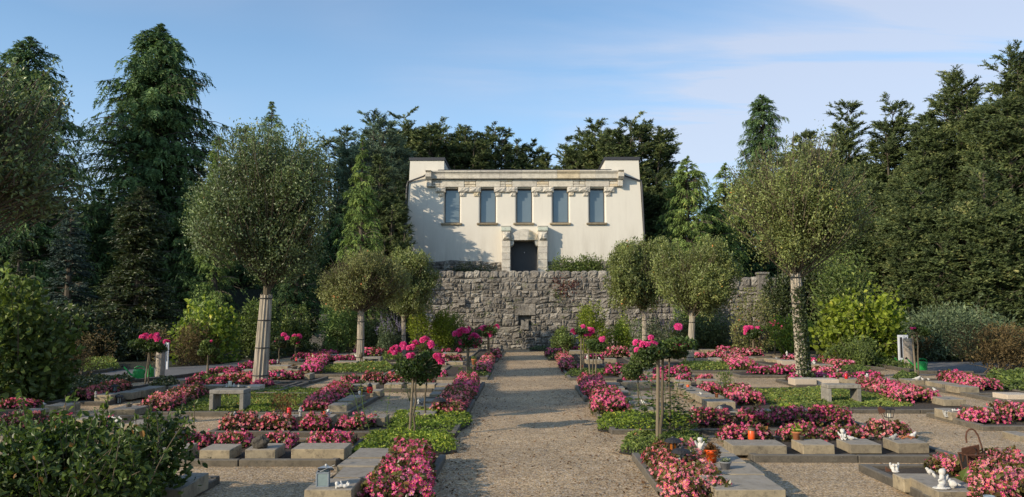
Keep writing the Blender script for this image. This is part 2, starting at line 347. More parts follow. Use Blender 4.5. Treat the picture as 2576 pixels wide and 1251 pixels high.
# ------------------------------------------------------------------ camera, sun, sky
cam=bpy.data.cameras.new('camera'); co=bpy.data.objects.new('camera',cam); link(co)
cam.sensor_width=36; cam.lens=F0/2575*36; cam.clip_end=3000; cam.clip_start=.05
co.location=(0,0,EYE); co.rotation_euler=(math.pi/2+TH,0,PSI); sc.camera=co
AZ,EL=math.radians(36),math.radians(22)
sun=bpy.data.lights.new('sun','SUN'); so=bpy.data.objects.new('sun',sun); link(so); so.location=(-20,-20,30)
sun.energy=4.8; sun.angle=math.radians(.55); sun.color=(1.0,.86,.67)
so.rotation_euler=Vector((math.cos(AZ)*math.cos(EL),math.sin(AZ)*math.cos(EL),-math.sin(EL))).to_track_quat('-Z','Y').to_euler()
w=bpy.data.worlds.new('World'); sc.world=w; w.use_nodes=True; nt=w.node_tree; nt.nodes.clear()
wo=nt.nodes.new('ShaderNodeOutputWorld'); bg=nt.nodes.new('ShaderNodeBackground'); nt.links.new(bg.outputs[0],wo.inputs[0])
sky=nt.nodes.new('ShaderNodeTexSky'); sky.sky_type='NISHITA'; sky.sun_disc=False; sky.sun_elevation=EL
sky.sun_rotation=math.atan2(-math.cos(AZ),-math.sin(AZ)); sky.air_density=1.0; sky.dust_density=.6; sky.ozone_density=2.2
tc=nt.nodes.new('ShaderNodeTexCoord'); sp=nt.nodes.new('ShaderNodeSeparateXYZ'); nt.links.new(tc.outputs['Generated'],sp.inputs[0])
def mth(op,a,b=None,c=None):
    n=nt.nodes.new('ShaderNodeMath'); n.operation=op
    for i,q in enumerate((a,b,c)):
        if q is None: continue
        if hasattr(q,'is_output'): nt.links.new(q,n.inputs[i])
        else: n.inputs[i].default_value=q
    return n.outputs[0]
den=mth('ADD',sp.outputs[2],.12); cxv=mth('DIVIDE',sp.outputs[0],den); cyv=mth('DIVIDE',sp.outputs[1],den)
cb=nt.nodes.new('ShaderNodeCombineXYZ'); nt.links.new(cxv,cb.inputs[0]); nt.links.new(cyv,cb.inputs[1])
mp=nt.nodes.new('ShaderNodeMapping'); mp.inputs['Rotation'].default_value=(0,0,math.radians(20)); mp.inputs['Scale'].default_value=(.40,1.7,1); nt.links.new(cb.outputs[0],mp.inputs[0])
cn=nt.nodes.new('ShaderNodeTexNoise'); cn.inputs['Scale'].default_value=1.3; cn.inputs['Detail'].default_value=7; cn.inputs['Roughness'].default_value=.55; cn.inputs['Distortion'].default_value=.5; nt.links.new(mp.outputs[0],cn.inputs['Vector'])
cn2=nt.nodes.new('ShaderNodeTexNoise'); cn2.inputs['Scale'].default_value=.75; cn2.inputs['Detail'].default_value=2; nt.links.new(cb.outputs[0],cn2.inputs['Vector'])
# a long veil of cirrus in the east: a band around a great circle, broken by the noise
band=mth('SUBTRACT',mth('ADD',mth('MULTIPLY',sp.outputs[0],-.17),sp.outputs[2]),.222)
band=mth('SUBTRACT',1.0,mth('MINIMUM',mth('MULTIPLY',mth('ABSOLUTE',band),8.0),1.0))
right=nt.nodes.new('ShaderNodeMapRange'); right.inputs[1].default_value=.02; right.inputs[2].default_value=.26; nt.links.new(sp.outputs[0],right.inputs[0])
band=mth('MULTIPLY',band,right.outputs[0])
f1=ramp(nt,cn.outputs['Fac'],[(.34,(0,0,0)),(.66,(1,1,1))]); f2=ramp(nt,cn2.outputs['Fac'],[(.42,(0,0,0)),(.7,(.55,.55,.55))])
fac=mth('MINIMUM',mth('ADD',mth('MULTIPLY',mth('ADD',mth('MULTIPLY',f1,.8),.22),mth('MULTIPLY',mth('MULTIPLY',band,mth('ADD',f1,.30)),2.4)),mth('MULTIPLY',f1,f2)),.62)
up=nt.nodes.new('ShaderNodeMapRange'); up.inputs[1].default_value=0; up.inputs[2].default_value=.1; nt.links.new(sp.outputs[2],up.inputs[0])
fac=mth('MULTIPLY',fac,up.outputs[0])
skc=mix(nt,1.0,sky.outputs[0],(.96,1.2,1.3),'MULTIPLY')
haze=nt.nodes.new('ShaderNodeMapRange'); haze.inputs[1].default_value=.0; haze.inputs[2].default_value=.42; haze.inputs[3].default_value=.65; haze.inputs[4].default_value=0; nt.links.new(sp.outputs[2],haze.inputs[0])
skc=mix(nt,haze.outputs[0],skc,(4.2,5.6,7.6))
cl=mix(nt,fac,skc,(4.9,5.0,5.7)); nt.links.new(cl,bg.inputs[0]); bg.inputs[1].default_value=.15
sc.view_settings.view_transform='Standard'; sc.view_settings.look='None'; sc.view_settings.exposure=0
sc.cycles.max_bounces=5; sc.cycles.transparent_max_bounces=6; sc.cycles.diffuse_bounces=4; sc.cycles.transmission_bounces=3

# ------------------------------------------------------------------ ground sheets
def sheet(name,x0,x1,y0,y1,z,m,label=None,n=1):
    g=Geo(); xs=np.linspace(x0,x1,n+1); ys=np.linspace(y0,y1,n+1)
    g.add([(x0,y0,z),(x1,y0,z),(x1,y1,z),(x0,y1,z)],np.array([[0,1,2,3]]))
    return tag(g.build(name,m),label,None,None,'structure')
sheet('ground',-700,700,-200,1500,0,M['forest'])
sheet('gravel_path',-10.9,13.2,-6,41.9,.004,M['gravel'])
YW=42.4; ZT=Z(683,YW)-.05      # front of the retaining wall, height of the terrace
def sstep(a,b,x): t=np.clip((x-a)/(b-a),0,1); return t*t*(3-2*t)
xs=np.concatenate([np.arange(-90,-18,4),np.arange(-18,20,.5),np.arange(20,94,4)]); ys=np.concatenate([np.arange(30,60,.5),np.arange(60,140,5)])
XX,YY=np.meshgrid(xs,ys,indexing='ij')
tx=((XX>-8.4)&(XX<14.6)).astype(float)
zt=np.where(YY>=43.0,ZT-.35,-.6); zs=sstep(39,52,YY)*(ZT-.3)-.25
H=np.where(tx>0,zt,zs)+sstep(58,110,YY)*7+sstep(22,60,np.abs(XX-3))*5*sstep(34,60,YY)
g=Geo(); nx,ny=XX.shape; i=np.arange(nx-1)[:,None]*ny; j=np.arange(ny-1)[None]
g.add(np.stack([XX,YY,H],-1).reshape(-1,3),np.stack([i+j,i+ny+j,i+ny+j+1,i+j+1],-1).reshape(-1,4),smooth=False)
tag(g.build('hillside',M['forest']),None,None,None,'structure')
# asphalt side paths with low kerbs
a=gp(190,958); b=gp(640,925)
def strip_sheet(name,pts,z,m):
    g=Geo(); g.add([(p[0],p[1],z) for p in pts],np.array([np.arange(len(pts))])); return tag(g.build(name,m),None,None,None,'structure')
strip_sheet('side_path',[gp(150,958),gp(455,958),gp(640,936),gp(650,912),gp(430,925),gp(300,932),gp(215,940)],.010,M['path'])
strip_sheet('side_path',[gp(2303,945),gp(2475,945),gp(2575,950),gp(2575,925),gp(2500,908),gp(2330,905)],.010,M['path'])
def kerbline(name,pts,label,h=.1,w=.09,m='kerb'):
    P=[gp(u,v) for u,v in pts]; o=(np.mean([p[0] for p in P]),np.mean([p[1] for p in P]),0); g=Geo()
    for p,q in zip(P[:-1],P[1:]):
        L=np.linalg.norm(q-p); n=max(1,int(round(L/1.0))); ang=math.atan2(q[1]-p[1],q[0]-p[0])
        for k in range(n):
            v,f=cbox(k*L/n+.004,(k+1)*L/n-.004,0,w,-.05,h+R.uniform(-.008,.008),.01)
            g.add(rotz(v,ang)+np.array([p[0],p[1],0]),f)
    return tag(g.build(name,M[m],origin=o),label,'kerb')
kerbline('path_kerb',[(205,944),(265,938),(300,930)],'low stone kerb edging the grey path left of the watering cans')
kerbline('path_kerb',[(240,966),(345,963),(455,952),(560,938)],'low stone kerb crossing before the left watering cans')
kerbline('path_kerb',[(2145,918),(2230,928),(2305,942),(2450,944)],'low stone kerb below the right stone column',.12)

# ------------------------------------------------------------------ retaining wall of rubble stone
def rubble(g,x0,x1,z0,z1,yf,rows=None,skip=None,mean=.55,hmean=.36,cap=True,rng=R,mat=0,bulge=.10):
    z=z0; courses=[]
    while z<z1-.05:
        h=rng.uniform(.7,1.35)*hmean
        if z1-z-h<hmean*.6: h=z1-z
        courses.append((z,z+h)); z+=h
    n,m=7,6
    s=np.linspace(0,1,n)[:,None]*np.ones((1,m)); t=np.ones((n,1))*np.linspace(0,1,m)[None]
    edge=np.minimum((1-np.abs(2*s-1)**5),(1-np.abs(2*t-1)**5))
    idx=(np.arange(n-1)[:,None]*m+np.arange(m-1)[None])
    Fq=np.stack([idx,idx+m,idx+m+1,idx+1],-1).reshape(-1,4)
    for ci,(a,b) in enumerate(courses):
        x=x0-rng.uniform(0,.3); last=ci==len(courses)-1
        while x<x1:
            wd=mean*rng.choice([.5,.75,1,1.25,1.7],p=[.24,.26,.22,.18,.1])*rng.uniform(.85,1.15)
            if last and cap: wd=mean*rng.uniform(.75,1.25)
            xa,xb=max(x,x0),min(x+wd,x1)
            parts=[(a,b)]
            if b-a>hmean*1.05 and rng.random()<.45 and not last: mid=a+(b-a)*rng.uniform(.4,.6); parts=[(a,mid),(mid,b)]
            for (pa,pb) in parts:
                if xb-xa<.06: continue
                if skip and any(xa<sk[1] and xb>sk[0] and pa<sk[3] and pb>sk[2] for sk in skip): continue
                gpx=.006
                jit=lambda:rng.uniform(-.025,.025)
                xx=xa+gpx+(xb-xa-2*gpx)*s+jit()*(t-.5)*(1-0); zz=pa+gpx+(pb-pa-2*gpx)*t+(s-.5)*jit()
                yy=-(bulge*edge*rng.uniform(.55,1.25)+edge*((s-.5)*rng.uniform(-.16,.16)+(t-.5)*rng.uniform(-.14,.14)+rng.uniform(-.035,.035,size=s.shape)))
                if not (last and cap): zz=zz+.05*np.sin(xx*1.3+z0)*np.sin(zz*2.1)+.03*np.sin(xx*3.7+zz)
                if last and cap: zz=zz-.06*(np.abs(2*s-1)**4)*(t>.9)+rng.uniform(-.03,.03)*t
                V=np.stack([xx,yf+yy,zz],-1).reshape(-1,3)
                V2=V.reshape(n,m,3).copy(); 
                # skirt back into the joint, and a top for cap stones
                ring=np.concatenate([V2[:,0],V2[-1,1:],V2[-2::-1,-1],V2[0,-2:0:-1]]); back=ring.copy(); back[:,1]=yf+(.5 if (last and cap) else .06)
                k=len(ring); q=np.arange(k); g.add(V,Fq,rng.random(),mat,False)
                g.add(np.concatenate([ring,back]),np.stack([q,(q+1)%k,(q+1)%k+k,q+k],1),rng.random()*.6,mat)
            x+=wd
wx0,wx1=X(1040,YW),X(1955,YW); wall=empty('retaining_wall',((wx0+wx1)/2,YW,0),'high grey rubble stone retaining wall below the cream chapel','wall')
rw=np.random.default_rng(21)
nx0,nx1,nz0,nz1=X(1304,YW),X(1336,YW),Z(820,YW),Z(793,YW); lz=Z(764,YW)
kw=dict(mean=.44,hmean=.30,bulge=.062,rng=rw); L_,R_=X(1294,YW),X(1347,YW); xr=X(1836,YW); g=Geo()
rubble(g,wx0,xr,-.1,nz0,YW,cap=False,**kw); rubble(g,wx0,L_,nz0,lz,YW,cap=False,**kw); rubble(g,R_,xr,nz0,lz,YW,cap=False,**kw); rubble(g,wx0,xr,lz,ZT+.08,YW,**kw)
rubble(g,L_,nx0,nz0,nz1,YW,cap=False,**kw); rubble(g,nx1,R_,nz0,nz1,YW,cap=False,**kw)
rubble(g,X(1836,YW),wx1,-.1,Z(697,YW),YW+.02,rng=rw)
g.build('masonry',M['stone'],wall,(0,0,0)).location=(-(wx0+wx1)/2,-YW,0)
g=Geo(); o=((wx0+wx1)/2,YW,0)
for (a,b,c,d,y) in((wx0,nx0,-.1,ZT,.05),(nx1,wx1,-.1,Z(698,YW),.05),(nx0,nx1,nz1,ZT,.05),(nx0,nx1,-.1,nz0,.05),(nx0-.1,nx1+.1,nz0-.1,nz1+.1,.24)):
    v,f=cbox(a,b,YW+y,YW+y+.3,c,d,.004); g.add(v,f)
v,f=cbox(wx0,wx0+.3,YW+.36,YW+5,-.1,ZT-.3,.01); g.add(v,f)
g.build('mortar_bed',M['steps'],wall,o)
for k,(ua,ub,uc,ud) in enumerate(((1294.5,1308,1294.5,1311),(1308.6,1331,1311.6,1327),(1331.6,1346.5,1327.6,1346.5))):
    g=Geo(); v,f=prism([(X(uc,YW),nz1),(X(ud,YW),nz1),(X(ub,YW),lz),(X(ua,YW),lz)],YW-.065,YW+.3); g.add(v,f,.3+.15*k); g.build('lintel_stone',M['stone'],wall,o)
g=Geo(); a,b,c,d=X(1310,YW),X(1329,YW),Z(829,YW),Z(805,YW); mx=(a+b)/2
v,f=prism([(a,c),(b,c),(b,d),(mx+.1,d),(mx,d-.10),(mx-.1,d),(a,d)],YW-.16,YW+.4); g.add(v,f,.45); g.build('water_spout',M['stone'],wall,o)
g=Geo(); a,b,c,d=X(1152,YW),X(1170,YW),Z(768,YW),Z(753,YW); v,f=prism([(a,c),(b,c),(b,d),((a+b)/2+.05,d),((a+b)/2,d-.1),((a+b)/2-.05,d),(a,d)],YW-.25,YW+.2); g.add(v,f,.5); g.build('drain_stone',M['stone'],wall,o)
# pale pier near the right end
px=(X(1906,YW),X(1932,YW)); g=Geo(); v,f=cbox(px[0],px[1],YW-.24,YW+.2,0,Z(692,YW),.03); g.add(v,f,.1); v,f=cbox(px[0]-.05,px[1]+.05,YW-.3,YW+.2,Z(692,YW)+.002,Z(688,YW)+.05,.03); g.add(v,f,.2)
tag(g.build('stone_pier',M['stone'],origin=((px[0]+px[1])/2,YW,0)),'pale square stone pier near the right end of the rubble wall','pier')
# moss tufts and red creeper on the wall
def tuft(name,u,v,w,mat,label,n=60,l=.05,cat='wall plant',grp=None,ht=.18):
    p=at(u,v,YW-.12); g=Geo(); P=R.normal(size=(n,3))*np.array([w*.45,.05,ht*.4])+p
    leaves(g,P,R.normal(size=(n,3))+np.array([0,-.6,.4]),l*R.uniform(.6,1.2,n),l*.45,R.random(n)); return tag(g.build(name,M[mat],origin=p),label,cat,grp)
tuft('creeper',1422,722,.75,'redleaf','large dark red creeper patch on the upper right rubble wall',240,.06,ht=.8)
tuft('creeper',1447,712,.35,'redleaf','small dark red creeper patch right of the large one on the wall',70,.05,ht=.3)
tuft('creeper',1398,705,.3,'redleaf','faint red creeper patch just under the wall top',40,.05,ht=.25)
for k in range(26):
    tuft('moss_tuft',rw.uniform(1120,1540),rw.uniform(700,860),.3*rw.uniform(.5,1.3),'shrub','small green tuft growing in a joint of the rubble wall',26,.035,'wall plant','green tufts in the wall joints',.14)
tuft('wall_weed',1402,742,.5,'shrub','pale green weed clump under the red creeper on the wall',110,.05,ht=.5)

# concrete steps either side of the wall
def steps(u0,u1,vb,vt,Y,label):
    x0,x1=X(u0,Y),X(u1,Y); n=9; H=Z(vt,Y)-0; t=empty('garden_steps',((x0+x1)/2,Y,0),label,'steps')
    for k in range(n):
        g=Geo(); v,f=cbox(x0,x1,Y+k*.36,Y+n*.36,k*H/n+.002,(k+1)*H/n,.012); g.add(v,f); g.build('step',M['steps'],t,((x0+x1)/2,Y,0))
steps(770,808,878,790,39.5,'dim concrete garden steps left of the wall behind shrubs')
steps(1836,1880,862,790,39.5,'grey concrete garden steps at the right end of the rubble wall')

# ------------------------------------------------------------------ the cream chapel
YB=48.0
def bx(u): return X(u,YB)
def bz(v): return Z(v,YB,1319)
bo=((bx(1018)+bx(1622))/2,YB,ZT-.35)
B=empty('chapel',bo,'cream plastered chapel with five tall windows on the terrace','building')
zb=ZT-.4; zpl=bz(657); ztop=bz(403.8); zpar=bz(431); DB=9.0
wins=[(1115,1155),(1206,1246.6),(1298.4,1339),(1390.9,1431.9),(1484,1523.7)]
wz0,wz1=bz(561),bz(474)
slope=(bx(1027.5)-bx(1018))/(bz(397)-bz(615))
def edgeL(z): return bx(1027.5)-(bz(397)-z)*slope
def edgeR(z): return bx(1611)+(bz(397)-z)*(bx(1622)-bx(1611.5))/(bz(397)-bz(615))
g=Geo()
def qd(p): g.add(p,np.array([[0,1,2,3]]),.5,0)
def facade(xa,xb,za,zb_,y=YB):
    a0=xa if not callable(xa) else None
    fa=lambda z: xa(z) if callable(xa) else xa
    fb=lambda z: xb(z) if callable(xb) else xb
    qd([(fa(za),y,za),(fb(za),y,za),(fb(zb_),y,zb_),(fa(zb_),y,zb_)])
dl,dr=bx(1284.4),bx(1352.8); dzt=bz(606)
wl=[(bx(a),bx(b)) for a,b in wins]
# rows: below windows (with door gap), window row, above
facade(edgeL,dl,zb,dzt); facade(dr,edgeR,zb,dzt); facade(edgeL,edgeR,dzt,wz0)
prev=edgeL
RV=.30; rr=.10
for (a,b) in wl:
    facade(prev,a-rr,wz0,wz1); prev=b+rr
facade(prev,edgeR,wz0,wz1); facade(edgeL,edgeR,wz1,zpar)
facade(edgeL,bx(1114),zpar,ztop); facade(bx(1525.4),edgeR,zpar,ztop)
# rounded jambs and reveals
for (a,b) in wl:
    th=np.linspace(0,math.pi/2,6)
    for s,xe in((1,a),(-1,b)):
        pts=[(xe-s*rr+s*rr*math.sin(t),YB+rr-rr*math.cos(t)) for t in th]+[(xe,YB+RV+.1)]
        n=len(pts); V=[(p[0],p[1],wz0) for p in pts]+[(p[0],p[1],wz1) for p in pts]; q=np.arange(n-1)
        g.add(V,np.stack([q,q+1,q+1+n,q+n],1),.5,0,True)
    qd([(a-rr,YB,wz1),(b+rr,YB,wz1),(b+rr,YB+RV+.1,wz1),(a-rr,YB+RV+.1,wz1)]); qd([(a-rr,YB,wz0),(b+rr,YB,wz0),(b+rr,YB+RV+.1,wz0),(a-rr,YB+RV+.1,wz0)])
# sides, back
for e in(edgeL,edgeR):
    qd([(e(zb),YB,zb),(e(zb),YB+DB,zb),(e(ztop),YB+DB,ztop),(e(ztop),YB,ztop)])
qd([(edgeL(zb),YB+DB,zb),(edgeR(zb),YB+DB,zb),(edgeR(zpar),YB+DB,zpar),(edgeL(zpar),YB+DB,zpar)])
for xa,xb in((edgeL,bx(1114)),(bx(1525.4),edgeR)):
    inner=xb if not callable(xb) else xa
    qd([(inner,YB,zpar),(inner,YB+DB,zpar),(inner,YB+DB,ztop),(inner,YB,ztop)])
    xl=edgeL(ztop) if callable(xa) else xa; xr=edgeR(ztop) if callable(xb) else xb
    qd([(xl,YB,ztop),(xr,YB,ztop),(xr,YB+DB,ztop),(xl,YB+DB,ztop)]); qd([(xl,YB+DB,zpar),(xr,YB+DB,zpar),(xr,YB+DB,ztop),(xl,YB+DB,ztop)])
# door recess
for p in([(dl,YB,zb),(dl,YB+.8,zb),(dl,YB+.8,dzt),(dl,YB,dzt)],[(dr,YB,zb),(dr,YB+.8,zb),(dr,YB+.8,dzt),(dr,YB,dzt)],[(dl,YB,dzt),(dr,YB,dzt),(dr,YB+.8,dzt),(dl,YB+.8,dzt)]): qd(p)
g.build('plaster_wall',M['plaster'],B,bo)
def part(name,mat,fn,parent=B,origin=bo):
    gg=Geo(); fn(gg); return gg.build(name,M[mat],parent,origin)
def boxf(x0,x1,y0,y1,z0,z1,b=.012,t=.5): return lambda gg: gg.add(*cbox(x0,x1,y0,y1,z0,z1,b),t)
part('roof','darkmetal',boxf(bx(1114)+.004,bx(1525.4)-.004,YB+.02,YB+DB,zpar-.1,zpar+.06))
for xa,xb in((edgeL(ztop)-.06,bx(1114)+.06),(bx(1525.4)-.06,edgeR(ztop)+.06)):
    part('parapet_cap','darkmetal',boxf(xa,xb,YB-.07,YB+DB+.05,ztop+.003,bz(396.3)))
# windows
for k,((a,b),(ua,ub)) in enumerate(zip(wl,wins)):
    def fr(gg,a=a,b=b):
        y=YB+RV-.05; t=.055
        for (p,q,r,s) in((a,a+t,wz0,wz1),(b-t,b,wz0,wz1)): gg.add(*cbox(p+.001,q-.001,y,y+.08,r+.002,s-.002,.005))
        for (r,s) in((wz0,wz0+.075),(wz1-.10,wz1)): gg.add(*cbox(a+t,b-t,y+.004,y+.076,r+.004,s-.004,.005))
    wf=part('window','frame',fr)
    part('pane','pane',lambda gg,a=a,b=b: gg.add([(a+.02,YB+RV+.01,wz0+.02),(b-.02,YB+RV+.01,wz0+.02),(b-.02,YB+RV+.01,wz1-.02),(a+.02,YB+RV+.01,wz1-.02)],np.array([[0,1,2,3]])),wf)
    part('sill','slab',boxf(bx(ua-7.5),bx(ub+5),YB-.14,YB+RV-.052,wz0-.13,wz0-.004,.02),wf)
# limestone trim
rs=np.random.default_rng(3)
def stone_row(gg,x0,x1,z0,z1,yf,yb,mean,b=.02,rough=0):
    x=x0
    while x<x1-.02:
        wd=mean*rs.uniform(.55,1.5); xe=min(x+wd,x1)
        if x1-xe<.25: xe=x1
        gg.add(*cbox(x+.004,xe-.004,yf-rs.uniform(0,rough),yb,z0,z1,b),rs.random()); x=xe
cz=[bz(452),bz(441.5),bz(437.5),bz(432.5)]
def cornice(gg):
    prof=[(0,cz[0]),(-.36,cz[0]),(-.38,cz[0]+.03),(-.38,cz[1]),(-.44,cz[2]),(-.50,cz[2]+.04),(-.50,cz[3]),(0,cz[3])]
    x=bx(1084); x1=bx(1556)
    while x<x1-.05:
        xe=min(x+rs.uniform(.7,1.6),x1)
        if x1-xe<.3: xe=x1
        n=len(prof); V=[(x+.005,YB+p[0],p[1]) for p in prof]+[(xe-.005,YB+p[0],p[1]) for p in prof]; q=np.arange(n)
        gg.add(V,[np.stack([q,(q+1)%n,(q+1)%n+n,q+n],1),q[None],q[::-1][None]+n],rs.random()*.9); x=xe
part('cornice','lime',cornice)
part('roof_edge','darkmetal',boxf(bx(1100),bx(1540),YB-.40,YB+.02,cz[3]+.003,bz(429.5)))
ar0,ar1=bz(471.3),bz(453)
def arch(gg):
    # long lintels over the windows, small broken rubble between
    cur=bx(1082)
    ed=[(bx(a-10),bx(b+12)) for a,b in wins]
    for a,b in ed:
        if a>cur: rub(gg,cur,a)
        gg.add(*cbox(a+.006,b-.006,YB-.16,YB+RV,ar0,ar1,.02),rs.random()*.6); cur=b
    rub(gg,cur,bx(1556))
def rub(gg,x0,x1):
    zz=ar0
    for h in(.32,.38,.3):
        z2=min(zz+h*(ar1-ar0),ar1); stone_row(gg,x0+.004,x1-.004,zz+.005,z2-.005,YB-.13,YB+.1,.34,.03,.05); zz=z2
part('architrave','lime',arch)
for (ua,ub) in((1069.5,1084),(1556,1570.5)):
    def corb(gg,ua=ua,ub=ub):
        a,b=bx(ua),bx(ub); prof=[(0,bz(455)),(-.4,bz(455)),(-.62,bz(448)),(-.62,bz(440)),(-.5,bz(437)),(-.66,bz(433)),(0,bz(433))]
        n=len(prof); V=[(a,YB+p[0],p[1]) for p in prof]+[(b,YB+p[0],p[1]) for p in prof]; q=np.arange(n)
        gg.add(V,[np.stack([q,(q+1)%n,(q+1)%n+n,q+n],1),q[None],q[::-1][None]+n],.3)
        gg.add(*cbox(a+.04 if ua<1300 else a,b if ua<1300 else b-.04,YB-.34,YB+.05,bz(471),bz(455)-.004,.02),.2)
    part('corner_corbel','lime',corb)
def rough_block(gg,x0,x1,z0,z1,yb,yf,t,pil=.07):
    n,m=8,6; s=np.linspace(0,1,n)[:,None]*np.ones((1,m)); tt=np.ones((n,1))*np.linspace(0,1,m)
    e=np.minimum(1-np.abs(2*s-1)**3,1-np.abs(2*tt-1)**3)
    y=yf-pil*e-rs.uniform(-.025,.025,s.shape)*(e>0.1)
    V=np.stack([x0+(x1-x0)*s,y,z0+(z1-z0)*tt],-1)
    idx=np.arange(n-1)[:,None]*m+np.arange(m-1)[None]; gg.add(V.reshape(-1,3),np.stack([idx,idx+m,idx+m+1,idx+1],-1).reshape(-1,4),t)
    ring=np.concatenate([V[:,0],V[-1,1:],V[-2::-1,-1],V[0,-2:0:-1]]); bk=ring.copy(); bk[:,1]=yb; k=len(ring); q=np.arange(k)
    gg.add(np.concatenate([ring,bk]),np.stack([q,(q+1)%k,(q+1)%k+k,q+k],1),t)
caps=[(1093,1118,0),(1151,1208,1),(1242,1301.5,1),(1337,1393.5,1),(1428,1486,1),(1522,1547.5,2)]
for ua,ub,kind in caps:
    def cap(gg,ua=ua,ub=ub,kind=kind):
        a,b=bx(ua),bx(ub); z0,z1=bz(484),ar0-.006
        if kind==1:
            mid=(a+b)/2+rs.uniform(-.05,.05); rough_block(gg,a,mid-.005,z0,z1,YB+RV-.06,YB-.14,rs.random()*.6); rough_block(gg,mid+.005,b,z0,z1,YB+RV-.06,YB-.14,rs.random()*.6)
        else: rough_block(gg,a,b,z0,z1,YB+RV-.06,YB-.14,rs.random()*.5)
        w=.33
        if kind!=2 or True:
            if kind in(0,1): rough_block(gg,b-w-.09,b-.09,bz(494),z0-.006,YB+RV-.06,YB-.06,rs.random(),.05)
            if kind in(1,2): rough_block(gg,a+.09,a+w+.09,bz(494),z0-.006,YB+RV-.06,YB-.06,rs.random(),.05)
    part('capital','lime',cap)
# portal
PP=.62
def pier(gg,ua,ub):
    a,b=bx(ua),bx(ub); 
    zs=[zb,bz(676),bz(655),bz(639),bz(624),bz(609)]
    for z0,z1 in zip(zs[:-1],zs[1:]): gg.add(*cbox(a+rs.uniform(0,.02),b-rs.uniform(0,.02),YB-PP+rs.uniform(0,.03),YB+.2,z0+.004,z1-.004,.02),rs.random()*.45)
    gg.add(*cbox(a+.01,b-.01,YB-PP+.06,YB+.2,bz(609)+.004,bz(584),.01),.2)
    rough_block(gg,a+.07,b-.02,bz(607),bz(585.5),YB-PP+.1,YB-PP+.02,.35,.20)
    gg.add(*cbox(a-.02,b+.02,YB-PP-.04,YB+.2,bz(584)+.003,bz(573.5),.02),1.0)
    gg.add(*cbox(a-.03,b+.03,YB-PP-.05,YB+.2,bz(573.5)+.003,bz(571),.01),0)
for ua,ub in((1261.6,1284.2),(1353.2,1377.2)): part('portal_pier','lime',lambda gg,ua=ua,ub=ub: pier(gg,ua,ub))
def parch(gg):
    us=[1284.6,1306,1330.5,1352.6]; tops=[593,581,577.5,580,594]
    f=lambda u: 578+16*((u-1318.5)/34)**2
    low=[1290,1307.5,1329,1347.5]
    for k in range(3):
        uu=np.linspace(us[k],us[k+1],4)
        poly=[(bx(low[k])+.004,dzt),(bx(low[k+1])-.004,dzt)]+[(bx(u)-(.004 if i==0 else 0)+(.004 if i==3 else 0),bz(f(u))) for i,u in enumerate(uu[::-1])]
        gg.add(*prism(poly,YB-.5,YB+.3),[.1,.45,.85][k] if False else (.25,.45,.8)[k])
    for s,(ua,ub) in((1,(1284.6,1290)),(-1,(1347.5,1352.6))):
        gg.add(*prism([(bx(ua),dzt),(bx(ub),dzt),(bx(us[0] if s>0 else us[3]),bz(594))],YB-.48,YB+.3),.9)
part('portal_arch','lime',parch)
for s,(ua,ub) in((1,(1284.5,1292.5)),(-1,(1344.7,1352.7))):
    xa=bx(ua) if s>0 else bx(ub); r=abs(bx(ub)-bx(ua))
    th=np.linspace(0,math.pi/2,7); hh=bz(607)-bz(622)
    part('portal_corbel','lime',lambda gg: gg.add(*prism([(xa,dzt-.004),(xa+s*r*1.0,dzt-.004),(xa+s*r,dzt-.1)]+[(xa+s*r*math.cos(t),dzt-.1-(hh-.1)*math.sin(t)) for t in th[1:]],YB-.42,YB+.6),.4))
dobj=part('door','door',boxf(dl+.004,dr-.004,YB+.55,YB+.63,zb,dzt-.003))
part('door_knob','panel',lambda gg: gg.add(*ellip((bx(1319),YB+.535,bz(634)),(.035,.03,.035),10,7)),dobj)
# stone plinth with whitish rubble
for xa,xb in((edgeL(zb)-.02,bx(1261)),(bx(1378),edgeR(zb)+.02)):
    part('plinth','stone',lambda gg: rubble(gg,xa,xb,zb,zpl,YB-.02,mean=.5,hmean=.3,cap=False,rng=rs,bulge=.06))
# rainwater pipes
for s,pts in((1,[(1070,442,-.35),(1062,445,-.2),(1022.5,458,-.08),(1020,470,-.08),(1012,683,-.08)]),(-1,[(1570,443,-.35),(1578,446,-.2),(1616.5,457,-.08),(1618,470,-.08),(1626,683,-.08)])):
    P=np.array([[bx(u),YB+y,bz(v)] for u,v,y in pts]); g=Geo(); g.add(*tube(P,.055,8)); g.build('rain_pipe',M['darkmetal'],B,bo)
